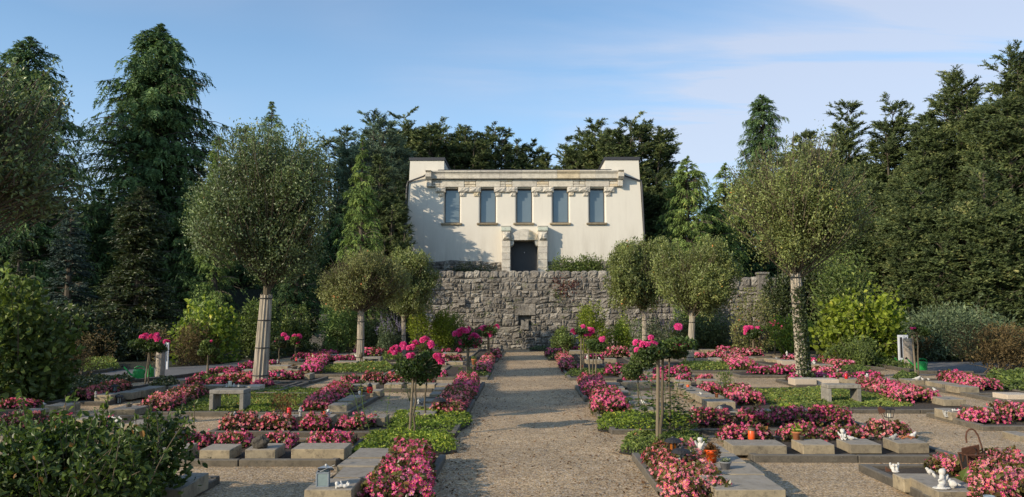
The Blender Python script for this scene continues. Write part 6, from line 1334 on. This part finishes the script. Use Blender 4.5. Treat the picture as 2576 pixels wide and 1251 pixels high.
figure('cherub',2047,917,11,'white seated angel right of the ivy trunk far back','white',.2,name='angel_figurine')
figure('standing',1979,895,12,'white pointed figure behind the pale slab by the ivy trunk','white',.3,name='angel_figurine')
figure('dove',1953,904,7,'grey figure on slabs left of the ivy trunk far back','grayfig',.2,name='angel_figurine')
figure('standing',1477,905,13,'white upright figure far right of the path beside pink begonias','white',zt_(TF,0),name='angel_figurine')
figure('dove',1507,904,6,'small white bowl-like bird right of the white upright figure','white',.2,name='dove_figurine')
figure('dove',2025,1036,10,'white bird between the two right shaded purple begonia mounds','white',.25,name='dove_figurine')
figure('lying',1580,1013,8,'white bird-like figure behind the thin right rose stem, left','white',.22,name='angel_figurine',wide=1.3)
figure('dove',1618,1017,13,'white dove between the two right rose stems','white',.22,name='dove_figurine')
figure('dove',1763,994,9,'white posy-like figure on the third stepped slab, right','white',.22,name='dove_figurine')
figure('dove',1938,924,6,'pale stone-like figure left of the shaded purple clumps by the trunk','grayfig',.25,name='dove_figurine')

# ------------------------------------------------------------------ lanterns, candles, pots
def glantern(u,vb,hpx,label,z=.05,glass='amber',roofw=1.0):
    b=gp(u,vb,z); s=hpx*b[1]/F0; t=empty('grave_lantern',b,label,'lantern'); O=(0,0,0)
    g=Geo(); g.add(*lathe([(.001,0),(.30,0),(.31,.06),(.24,.08),(.24,.10)],O,16)); 
    for a in np.arange(6)/6*2*math.pi+.3: g.add(*cbox(math.cos(a)*.25-.03,math.cos(a)*.25+.03,math.sin(a)*.25-.03,math.sin(a)*.25+.03,.08,.72,.005))
    g.add(*lathe([(.25,.66),(.30,.68),(.30,.73),(.2,.74)],O,16)); g.build('cage',M['iron'],t,O)
    g=Geo(); g.add(*lathe([(.22,.09),(.22,.68)],O,16)); g.build('glass',M[glass],t,O)
    n=32; th=np.arange(n)/n*2*math.pi; pr=[(.50*roofw,.70),(.50*roofw,.73),(.36*roofw,.86),(.12,.94),(.10,1.0),(.001,1.01)]; V=[]
    for i,(r,zz) in enumerate(pr): V+= [((r+(.025*(k%2)*(1 if i<3 else 0)))*math.cos(a),(r+(.025*(k%2)*(1 if i<3 else 0)))*math.sin(a),zz-(.02*(k%2) if i<2 else 0)) for k,a in enumerate(th)]
    i=np.arange(len(pr)-1)[:,None]*n; j=np.arange(n)[None]; k=(j+1)%n; g=Geo(); g.add(V,np.stack([i+j,i+k,i+n+k,i+n+j],-1).reshape(-1,4)); g.build('roof',M['iron'],t,O)
    t.scale=(s,)*3; return t
glantern(1693,1142,42,'round-roofed dark lantern with amber glass, behind, front right bed',.20)
glantern(1713,1172,46,'round-roofed dark lantern with pleated roof, nearer, front right bed',.20,'glass')
glantern(1822,1053,36,'dark lantern on feet with wide flat roof beside shaded purple begonias',.07,'glass',1.15)
glantern(1104,1034,34,'dark lantern with amber glass in the salmon bed left of the path',.12,'amber')
glantern(1219,905,16,'small dark lantern beside the far left path strip',.1,'glass')
glantern(288,985,18,'dim dark lantern in begonias below the left watering cans',.15,'glass'); glantern(298,1016,24,'small lantern on thin foot before the left slabs',.0,'glass')
glantern(2180,946,12,'small dark lantern above begonias behind the right bench slabs',.15,'glass'); glantern(1830,897,14,'dark lantern in the far right salmon strip',.2,'amber'); glantern(700,948,14,'small dark lantern behind the clump right of the left trunk',.25,'glass')
glantern(2073,950,9,'tiny flat dark lantern among begonias right of the ivy trunk',.2,'glass',1.3)
def candle(u,vb,hpx,label,z,mat='red',lid='lidmetal',wr=.30,dark=False,name='grave_candle'):
    b=gp(u,vb,z); s=hpx*b[1]/F0; t=empty(name,b,label,'candle'); O=(0,0,0)
    if dark: pr=[(.001,0),(.24,0),(.26,.05),(.22,.10),(.30,.22),(.31,.45),(.24,.60),(.001,.6)]
    else: pr=[(.001,0),(wr,0),(wr*1.03,.03),(wr*1.03,.74),(wr*.95,.78),(.001,.78)]
    g=Geo(); v,f=lathe(pr,O,18); g.add(v,f,.5,0,True); g.build('glass',M[mat],t,O)
    g=Geo(); v,f=lathe([(.24,.6),(.27,.64),(.25,.72),(.14,.86),(.06,.9),(.07,.96),(.001,1)] if dark else [(wr*1.08,.79),(wr*1.10,.82),(wr*1.10,.93),(wr*.9,.97),(wr*.85,1.0),(.001,1.0)],O,18); g.add(v,f,.5,0,True); g.build('lid',M['iron' if dark else lid],t,O); t.scale=(s,)*3
candle(930,989,26,'red glass lamp with dark pointed lid on the stepped slabs',SG[2][1],'red','iron',.3,True)
candle(727,1048,22,'slim red candle standing on a slab in the second left row',zt_(SC,1),'red','red',.24)
candle(1890,1105,27,'orange candle with gold lid on the leftmost front right slab',zt_(TB,0),'orange','gold',.30)
candle(2128,953,13,'small red candle on the pale slabs behind the right bench',zt_(TL,2),'red','red',.27)
candle(466,987,12,'red candle beside the tall metal vase behind the left bench',.18,'red','red',.36)
candle(578,973,14,'white pillar candle between cherubs behind the left bench',zt_(SH,2),'candle','candle',.3)
candle(905,992,14,'dark glass candle left of the red lamp on the stepped slabs',SG[3][1]*.8,'bluepot','iron',.4,True)
candle(1463,928,16,'small red lamp beside the yellow rose stake',.08,'red','iron',.3,True)
candle(746,908,7,'tiny red candle by the left end of the far begonia clumps',.1,'red','red',.4)
candle(1730,974,6,'tiny orange candle on the farthest stepped slab, right',.2,'orange','orange',.6)
candle(815,1042,7,'orange-red lamp glimpsed by the lamb-like figurine',.25,'orange','orange',.6)
# metal vase at the left bench row
b=gp(459,978,.2); t=empty('metal_vase',b,'tall yellowish metal vase beside the red candle, left','vase'); s=22*b[1]/F0; g=Geo(); v,f=lathe([(.001,0),(.22,0),(.24,.05),(.32,.92),(.34,.95),(.34,1),(.28,1),(.2,.2)],(0,0,0),16); g.add(v,f,.5,0,True); g.build('body',M['lidmetal'],t,(0,0,0)); g=Geo(); v,f=lathe([(.36,.93),(.37,.96),(.36,.99)],(0,0,0),16); g.add(v,f); g.build('rim',M['bowl'],t,(0,0,0)); t.scale=(s,)*3
# white zinc lantern with tilted open lid, nearest left slab
b=gp(812,1223,za); s=52*b[1]/F0; t=empty('square_lantern',b,'pale zinc square lantern with open lid on the nearest left slab','lantern'); O=(0,0,0); g=Geo()
w=.27
for sx in(-1,1):
    for sy in(-1,1): g.add(*cbox(sx*w-.03,sx*w+.03,sy*w-.03,sy*w+.03,.03,.66,.006))
for z0,z1 in((0,.06),(.63,.69)):
    for a in(-1,1): g.add(*cbox(-w-.03,w+.03,a*w-.03,a*w+.03,z0,z1,.006)); g.add(*cbox(a*w-.03,a*w+.03,-w+.03,w-.03,z0+.002,z1-.002,.006))
g.add(*cbox(-w,w,-w,w,.008,.03,.004)); g.build('frame',M['zinc'],t,O)
for k,(p,q,r,u_) in enumerate(((-w+.03,w-.03,-w-.005,-w+.005),(-w+.03,w-.03,w-.005,w+.005),(-w-.005,-w+.005,-w+.03,w-.03),(w-.005,w+.005,-w+.03,w-.03))): g=Geo(); g.add(*cbox(p,q,r,u_,.062,.628,.002)); g.build('pane',M['glass'],t,O)
g=Geo(); v,f=lathe([(.001,.06),(.1,.06),(.1,.45),(.001,.45)],O,14); g.add(v,f); g.build('candle',M['candle'],t,O)
g=Geo(); v,f=lathe([(.52,0),(.50,.02),(.001,.22)],O,4); v=rotz(v,math.pi/4); v=v@np.array([[1,0,0],[0,.94,.34],[0,-.34,.94]]).T; g.add(v+[.12,.10,.76],f); lid=g.build('lid',M['zinc'],t,O)
g=Geo(); g.add(*ellip((.13,.0,.98),(.06,.06,.06),10,7)); g.add(*tube([(-.12,-.25,.72),(.2,-.2,.86),(.55,-.12,1.0)],.012,6)); g.build('knob',M['white'],lid,O); t.scale=(s,)*3; t.rotation_euler[2]=.12
# iron crook with rusty lantern, bottom right
b=gp(2487,1212,.05); Y=b[1]; t=empty('crook_lantern',b,'rusty iron lantern with tilted square lid hanging from a crook','lantern'); g=Geo()
pp=[(2487,1206),(2478,1165),(2468,1122),(2459,1095),(2450,1082),(2444,1079.5),(2437,1080.5),(2431,1087),(2429,1100),(2431,1114)]
P=np.array([at(u,v,Y) for u,v in pp]); P=np.array([P[0]*(1-q)+P[1]*q for q in(0,.5)]+list(P[1:])); g.add(*tube(P,.009,7)); g.build('crook',M['rust'],t,b)
lc=at(2443,1190,Y); S_=Y/F0; tw,bw,hh=22*S_*.9,15*S_*.9,46*S_; g=Geo()
for sx,sy in((-1,-1),(1,-1),(1,1),(-1,1)):
    g.add(*tube([lc+np.array([sx*bw,sy*bw,0]),lc+np.array([sx*tw,sy*tw,hh])],.008,5))
for zz,ww in((0,bw),(hh,tw),(hh*.12,bw*1.05)):
    for a in(-1,1): g.add(*tube([lc+np.array([-ww,a*ww,zz]),lc+np.array([ww,a*ww,zz])],.008,5)); g.add(*tube([lc+np.array([a*ww,-ww,zz]),lc+np.array([a*ww,ww,zz])],.008,5))
g.add(*tube([lc+np.array([-bw,-bw,hh*.15]),lc+np.array([tw*.9,-tw*.9,hh*.9])],.004,4)); g.add(*tube([lc+np.array([bw,-bw,hh*.15]),lc+np.array([-tw*.9,-tw*.9,hh*.9])],.004,4))
g.add(*cbox(lc[0]-bw,lc[0]+bw,lc[1]-bw,lc[1]+bw,lc[2]-.006,lc[2]+.006,.002)); g.build('cage',M['rust'],t,b)
g=Geo(); 
for k in range(4):
    c4=[(-1,-1),(1,-1),(1,1),(-1,1)]; (ax_,ay_),(bx_,by_)=c4[k],c4[(k+1)%4]
    V=[lc+np.array([ax_*bw*.93,ay_*bw*.93,.02]),lc+np.array([bx_*bw*.93,by_*bw*.93,.02]),lc+np.array([bx_*tw*.93,by_*tw*.93,hh*.96]),lc+np.array([ax_*tw*.93,ay_*tw*.93,hh*.96])]
    if k in(1,3): g.add(V,np.array([[0,1,2,3]]))
g.build('pane',M['iron'],t,b)
lid0=at(2441,1140,Y-.03); cs,sn=math.cos(-.27),math.sin(-.27); g=Geo(); v,f=cbox(-21*S_,21*S_,-.006,.006,-21*S_,21*S_,.002); v=v@np.array([[cs,0,sn],[0,1,0],[-sn,0,cs]]).T; v=v@np.array([[1,0,0],[0,.88,-.47],[0,.47,.88]]).T; g.add(v+lid0,f); g.build('lid',M['rust'],t,b)
g=Geo(); g.add(*tube([lid0+np.array([-.02,-.03,.08]),lid0+np.array([.03,-.04,.05]),lid0+np.array([.04,-.03,0]),lid0+np.array([.0,-.02,-.03])],.005,5)); g.build('hook',M['iron'],t,b)
# rust heart and little lantern on stakes, front right row
b=gp(2231,1090,.08); Y=b[1]; t=empty('stake_lantern',b,'small lantern on an iron stake above the orange begonias','lantern'); c0=at(2235,1050,Y); S_=Y/F0; g=Geo(); g.add(*tube([b,np.array([c0[0],Y,c0[2]])],.005,5)); g.build('stake',M['iron'],t,b); g=Geo(); 
w1,w2,h_=7*S_,10*S_,19*S_
for sx,sy in((-1,-1),(1,-1),(1,1),(-1,1)): g.add(*tube([c0+np.array([sx*w1,sy*w1,0]),c0+np.array([sx*w2,sy*w2,h_])],.005,5))
v,f=lathe([(w2*1.7,0),(w2*1.1,4*S_),(.001,6*S_)],(0,0,0),4); g.add(rotz(v,math.pi/4)+c0+[0,0,h_],f); g.add(*cbox(c0[0]-w1,c0[0]+w1,c0[1]-w1,c0[1]+w1,c0[2]-.005,c0[2]+.005,.001)); g.build('cage',M['iron'],t,b); g=Geo(); v,f=lathe([(w1*.7,0),(w1*.7,h_*.5),(.001,h_*.5)],c0,10); g.add(v,f); g.build('candle',M['candle'],t,b)
t=empty('heart_stake',gp(2226,1092,.08),'rusty metal heart on a bent stake above the orange begonias','ornament'); hb=np.array(t.location); hc=at(2216,1033,Y); th=np.linspace(0,2*math.pi,22)[:-1]; hp=np.stack([16*np.sin(th)**3,13*np.cos(th)-5*np.cos(2*th)-2*np.cos(3*th)-np.cos(4*th)],1)*S_*.62
hp=hp@np.array([[math.cos(.5),-math.sin(.5)],[math.sin(.5),math.cos(.5)]]); g=Geo(); g.add(*prism(hp+[hc[0],hc[2]],Y-.006,Y+.006)); g.build('heart',M['rust'],t,hb); g=Geo(); g.add(*tube([hb,(hb+hc)/2+[.03,0,0],hc+[0,0,-8*S_]],.005,5)); g.build('stake',M['rust'],t,hb)
def pot(u,vb,hpx,label,z,mat='terra',plant='dead',pw=.42,n=220,ph=.55,leaf=.16,name='flower_pot',spread=.6,extra=None,wd=.35):
    b=gp(u,vb,z); s=hpx*b[1]/F0; t=empty(name,b,label,'pot'); O=(0,0,0); g=Geo(); v,f=lathe([(.001,0),(pw*.7,0),(pw*.92,.78),(pw*1.06,.80),(pw*1.06,1),(pw*.92,1),(pw*.9,.86),(.001,.86)],O,20); g.add(v,f,.5,0,True); g.build('pot',M[mat],t,O)
    if plant:
        g=Geo(); q=unit(R.normal(size=(n,3))+np.array([0,0,.4]))*(R.random(n)**.5)[:,None]*np.array([spread,spread,ph]); P=q+np.array([0,0,.92]); P[:,2]-=.5*(np.linalg.norm(q[:,:2],axis=1)/spread)**2*ph*(1 if plant=='dead' else 0); sz=leaf*R.uniform(.6,1.3,n); leaves(g,P,q*1.2+R.normal(size=(n,3))*.3,sz,sz*wd,np.clip(R.normal(.5,.2,n),0,1)); g.build('plant',M[plant],t,O)
    if extra:
        g=Geo(); 
        for k in range(extra[1]): c=R.normal(size=3)*np.array([.25,.2,.15])+np.array([0,0,1.25]); g.add(*ellip(c,(.09,.09,.06),8,5))
        g.build('flower',M[extra[0]],t,O)
    t.scale=(s,)*3
pot(1789,1168,36,'orange pot with drooping dried brown plant, front right bed',zt_(TA,2)*.9,'orange','dead',.42,420,.5,.14,spread=.68)
pot(1824,1181,20,'brown bowl pot with pale succulents beside the orange pot',zt_(TA,1),'bowl','succ',.72,90,.35,.30,spread=.6,wd=.45)
pot(2003,1106,20,'terracotta pot with cream rim and yellow-green plant, front right',zt_(TB,1),'terra','fresh',.55,70,1.1,.42,spread=.65,extra=('yellow',2),wd=.28)
pot(1802,1000,11,'small brown pot with little cactus on the stepped slabs right',.25,'terra','shrub',.45,60,.6,.2,spread=.35)
pot(1192,918,15,'small terracotta pot beside the far left path strip',.15,'terra','shrub',.45,60,.6,.25,spread=.5)
pot(382,1005,10,'grey pot with small clipped plant left of the bench strip',.05,'bowl','fresh',.8,90,.7,.25,spread=.8)
pot(324,1024,9,'round pale bowl on the slab left of the bench strip',.2,'column','cover',.95,16,.2,.25,spread=.6,name='stone_bowl')
pot(740,929,8,'brown basket of dried flowers on the slab left of the far strip',.2,'basket','dead',1.1,90,.6,.3,spread=1.0)
pot(752,911,8,'round grey urn by the far left begonia clumps',.15,'bowl',None,.6)
pot(907,993,13,'yellow flower pot beside the red lamp',SG[3][1]*.7,'yellow','shrub',.4,40,.5,.25,spread=.4,extra=('yellow',4))
pot(2150,1107,6,'small grey dish right of the spread-wing dove',zt_(TB,2),'bowl',None,1.1,name='dish') if False else None
pot(1712,975,9,'round grey stone bowl on the farthest right stepped slab',.25,'bowl',None,.9,name='stone_bowl')
pot(2017,1108,12,'dark knotty root-like pot beside the terracotta pot',zt_(TB,1),'rock','dead',.5,30,.3,.25,spread=.4)
pot(2488,1262,14,'pale blue glazed ball pot at the bottom right edge',zt_(TC,1),'bluepot',None,.9)
# wicker basket
b=gp(1054,1030,.08); s=22*b[1]/F0; t=empty('wicker_basket',b,'grey wicker basket with white figure left of the path','basket'); g=Geo(); pr=[(.001,0),(.36,0)]+[(.38+.05*math.sin(i*1.6)*.5+.06*i/9,.06+.8*i/9) for i in range(10)]+[(.38,.9),(.34,.7),(.001,.68)]; v,f=lathe(pr,(0,0,0),22); g.add(v,f); g.build('body',M['basket'],t,(0,0,0)); g=Geo(); 
for k in range(7): c=R.normal(size=3)*np.array([.2,.15,.04])+[0,0,.8]; g.add(*ellip(c,(.13,.12,.10),9,6))
g.build('contents',M['white'],t,(0,0,0)); t.scale=(s,)*3
# bird bath bowl on pedestal behind the rose bush
b=gp(437,1140,0); Y=b[1]; hz=Z(1082,Y,437); rr=28*Y/F0; t=empty('bird_bath',b,'grey stone bird bath with dry leaves beside the dark rose bush','bird bath'); g=Geo(); v,f=lathe([(rr*.5,0),(rr*.45,.05),(rr*.28,.1),(rr*.25,hz*.55),(rr*.4,hz*.66)],b,18); g.add(v,f,.5,0,True); g.build('pedestal',M['bowl'],t,b); g=Geo(); v,f=lathe([(rr*.35,hz*.62),(rr*.8,hz*.78),(rr,hz*.95),(rr,hz),(rr*.88,hz),(rr*.7,hz*.88),(.001,hz*.84)],b,22); g.add(v,f,.5,0,True); bw_=g.build('bowl',M['bowl'],t,b); g=Geo(); n=60; P=np.stack([b[0]+R.normal(size=n)*rr*.35,b[1]+R.normal(size=n)*rr*.35,hz*.93+R.random(n)*.03],1); leaves(g,P,R.normal(size=(n,3)),.025,.016,R.random(n)); g.build('dry_leaves',M['dead'],bw_,b)
figure('dove',457,1081,16,'small dark bird perched on the rim of the bird bath','rock',hz,name='bird_figurine')
# lava rock on the third left slab
def rock(u,vb,wpx,hpx,label,z,mat='rock',name='rock',seed=1):
    rng=np.random.default_rng(seed); b=gp(u,vb,z); S_=b[1]/F0; g=Geo(); v,f=ellip((0,0,.0),(1,1,1),18,12); d=1+.16*np.sin(v[:,0]*4+seed)*np.sin(v[:,2]*5)+.12*np.sin(v[:,1]*7+1)+rng.normal(0,.05,len(v)); v=v*d[:,None]*np.array([wpx*S_/2,wpx*S_*.32,hpx*S_/2]); v[:,2]+=hpx*S_*.42; v[:,2]=np.maximum(v[:,2],0); g.add(v,f); o=g.build(name,M[mat],origin=(0,0,0)); o.location=tuple(b); return tag(o,label,'rock')
rock(654,1128,42,33,'rough dark lava rock standing on the third front left slab',zt_(SB,2),seed=4); rock(668,1126,11,8,'small pale stone beside the lava rock',zt_(SB,2),'bench',seed=5)
rock(934,1168,7,9,'pale round pebble on the second left strip slab beside begonias',.22,'column',seed=6)
rock(1500,971,7,5,'small white pebble on the third right strip slab',.2,'white',seed=7); rock(1558,962,14,9,'dark small rock between the right strip and four slabs',.2,seed=8)
rock(700,1052,16,6,'flat grey stones on a slab in the second left row',zt_(SC,1),'bench',seed=9)
# white rose ornament
b=gp(1810,1028,.28); o=bpy.data.objects.new('rose_ornament',BLOOM.copy()); link(o); o.data.materials[0]=M['white']; o.location=tuple(b); o.scale=(.045,)*3; tag(o,'white ceramic rose on the stepped slab beside the flat-roofed lantern','ornament')
b=gp(2279,1104,zt_(TB,3)); g=Geo(); 
for k in range(5): a=k*1.26; g.add(*tube([(.08*math.cos(a),.05*math.sin(a),.0),(.09*math.cos(a+.6),.06*math.sin(a+.6),.035),(.08*math.cos(a+1.3),.05*math.sin(a+1.3),.02)],.008,5))
g.add(*tube([(-.09,-.05,.01),(0,-.06,.045),(.09,-.03,.02)],.008,5)); o=g.build('shell_ornament',M['terra'],origin=(0,0,0)); o.location=tuple(b); tag(o,'orange open basket-like ornament between two birds, front right','ornament')
# dark wing-like planter behind the angel pair and big leaf
b=gp(2240,1186,zt_(TC,0)); g=Geo(); g.add(*prism([(-.05,0),(.06,0),(.045,.02),(.01,.015),(-.03,.03),(-.05,.05)],-.012,.012)); o=g.build('rust_ornament',M['rust'],origin=(0,0,0)); o.location=tuple(b); tag(o,'dark rusty wing-shaped ornament behind the white angel pair','ornament')
g=Geo(); b=gp(2420,1212,.1)
for (u,v,l,w_,dz) in((2426,1192,.085,.05,0),(2408,1205,.07,.035,1)):
    c=at(u,v,b[1]-.05); leaves(g,c[None],np.array([[.3 if dz==0 else -.8,-.2,.8 if dz==0 else .2]]),l,w_,.55,0,.2,np.array([[-.3,-.9,.3]]))
tag(g.build('broad_leaf_plant',M['shrub'],origin=b),'single broad green leaf beside the white dove bottom right','plant')
# dry twiggy plant and wildflower clump
def wisp(u,vb,w,h,label,mat='dead',n=200,leaf=.02,name='dry_plant',cat='plant',d=None):
    b=gp(u,vb,.06); S_=b[1]/F0; g=Geo(); P=b+R.normal(size=(n,3))*np.array([w*S_*.28,w*S_*.2,0])+np.stack([np.zeros(n),np.zeros(n),h*S_*R.random(n)**.7],1); D=unit(R.normal(size=(n,3))*.6+np.array([0,0,.8])); leaves(g,P,D,leaf*R.uniform(.6,1.4,n),leaf*.3,R.random(n)); m=14; e=b+R.normal(size=(m,3))*np.array([w*S_*.3,w*S_*.2,0])+np.array([0,0,h*S_]); v,f=tubes(np.repeat(b[None],m,0),(b+e)/2,e,np.full(m,.003),np.full(m,.002),3,4); g.add(v,f); return tag(g.build(name,M[mat],origin=b),label,cat)
wisp(2212,972,40,32,'dry straw-like plant on the long strip right of the right bench')
wisp(1825,992,36,55,'wispy wild plant with reddish tips between right begonia patches','shrub',420,.03,'wild_plant')
wisp(712,1052,60,60,'dry yellowish lavender stalks behind the salmon clump, second left row','dead',380,.025)
wisp(1976,1036,24,18,'tuft of fresh grass at the edge of the right bench bed','fresh',160,.04,'grass_tuft')
wisp(1830,1128,16,20,'small green weed at the corner of the leftmost front right slab','shrub',90,.022,'weed')
wisp(685,1022,10,14,'single red-tipped wild stalk in the left bench bed','shrub',30,.02,'weed')
wisp(1030,1010,60,90,'weedy green plant with red tips behind the near left rose','shrub',260,.025,'wild_plant'); wisp(2170,925,50,60,'thin tall weeds left of the right stone column','shrub',300,.04,'wild_plant')
# iron rod leaning by the left can
b=gp(315,960,0); g=Geo(); e=at(326,915,b[1]); g.add(*tube([b,(b+e)/2,e],.01,6)); o=g.build('iron_rod',M['iron'],origin=b); tag(o,'thin dark iron rod leaning before the left watering can','rod')
# mounting of loose fallen leaves on the gravel
g=Geo(); n=5200; P=np.stack([R.uniform(-.9,1.3,n)*1.0,7+33*R.random(n)**1.4,np.full(n,.011)],1); e=R.random(n)<.6; P[e,0]=np.where(R.random(e.sum())<.5,-.9+np.abs(R.normal(size=e.sum()))*.25,1.28-np.abs(R.normal(size=e.sum()))*.35)
n2=3600; P2=np.stack([R.uniform(-8,8,n2),9+20*R.random(n2),np.full(n2,.011)],1); P=np.concatenate([P,P2]); n=len(P); P[:,2]+=R.random(n)*.012
sz=R.uniform(.009,.026,n); leaves(g,P,np.stack([R.normal(size=n),R.normal(size=n),.15*R.normal(size=n)],1),sz,sz*.45,R.random(n),0,.3,np.tile([0,0,1.],(n,1))+R.normal(size=(n,3))*.3); tag(g.build('fallen_leaves',M['dead']),'small brown fallen leaves scattered on the gravel',None,None,'stuff')
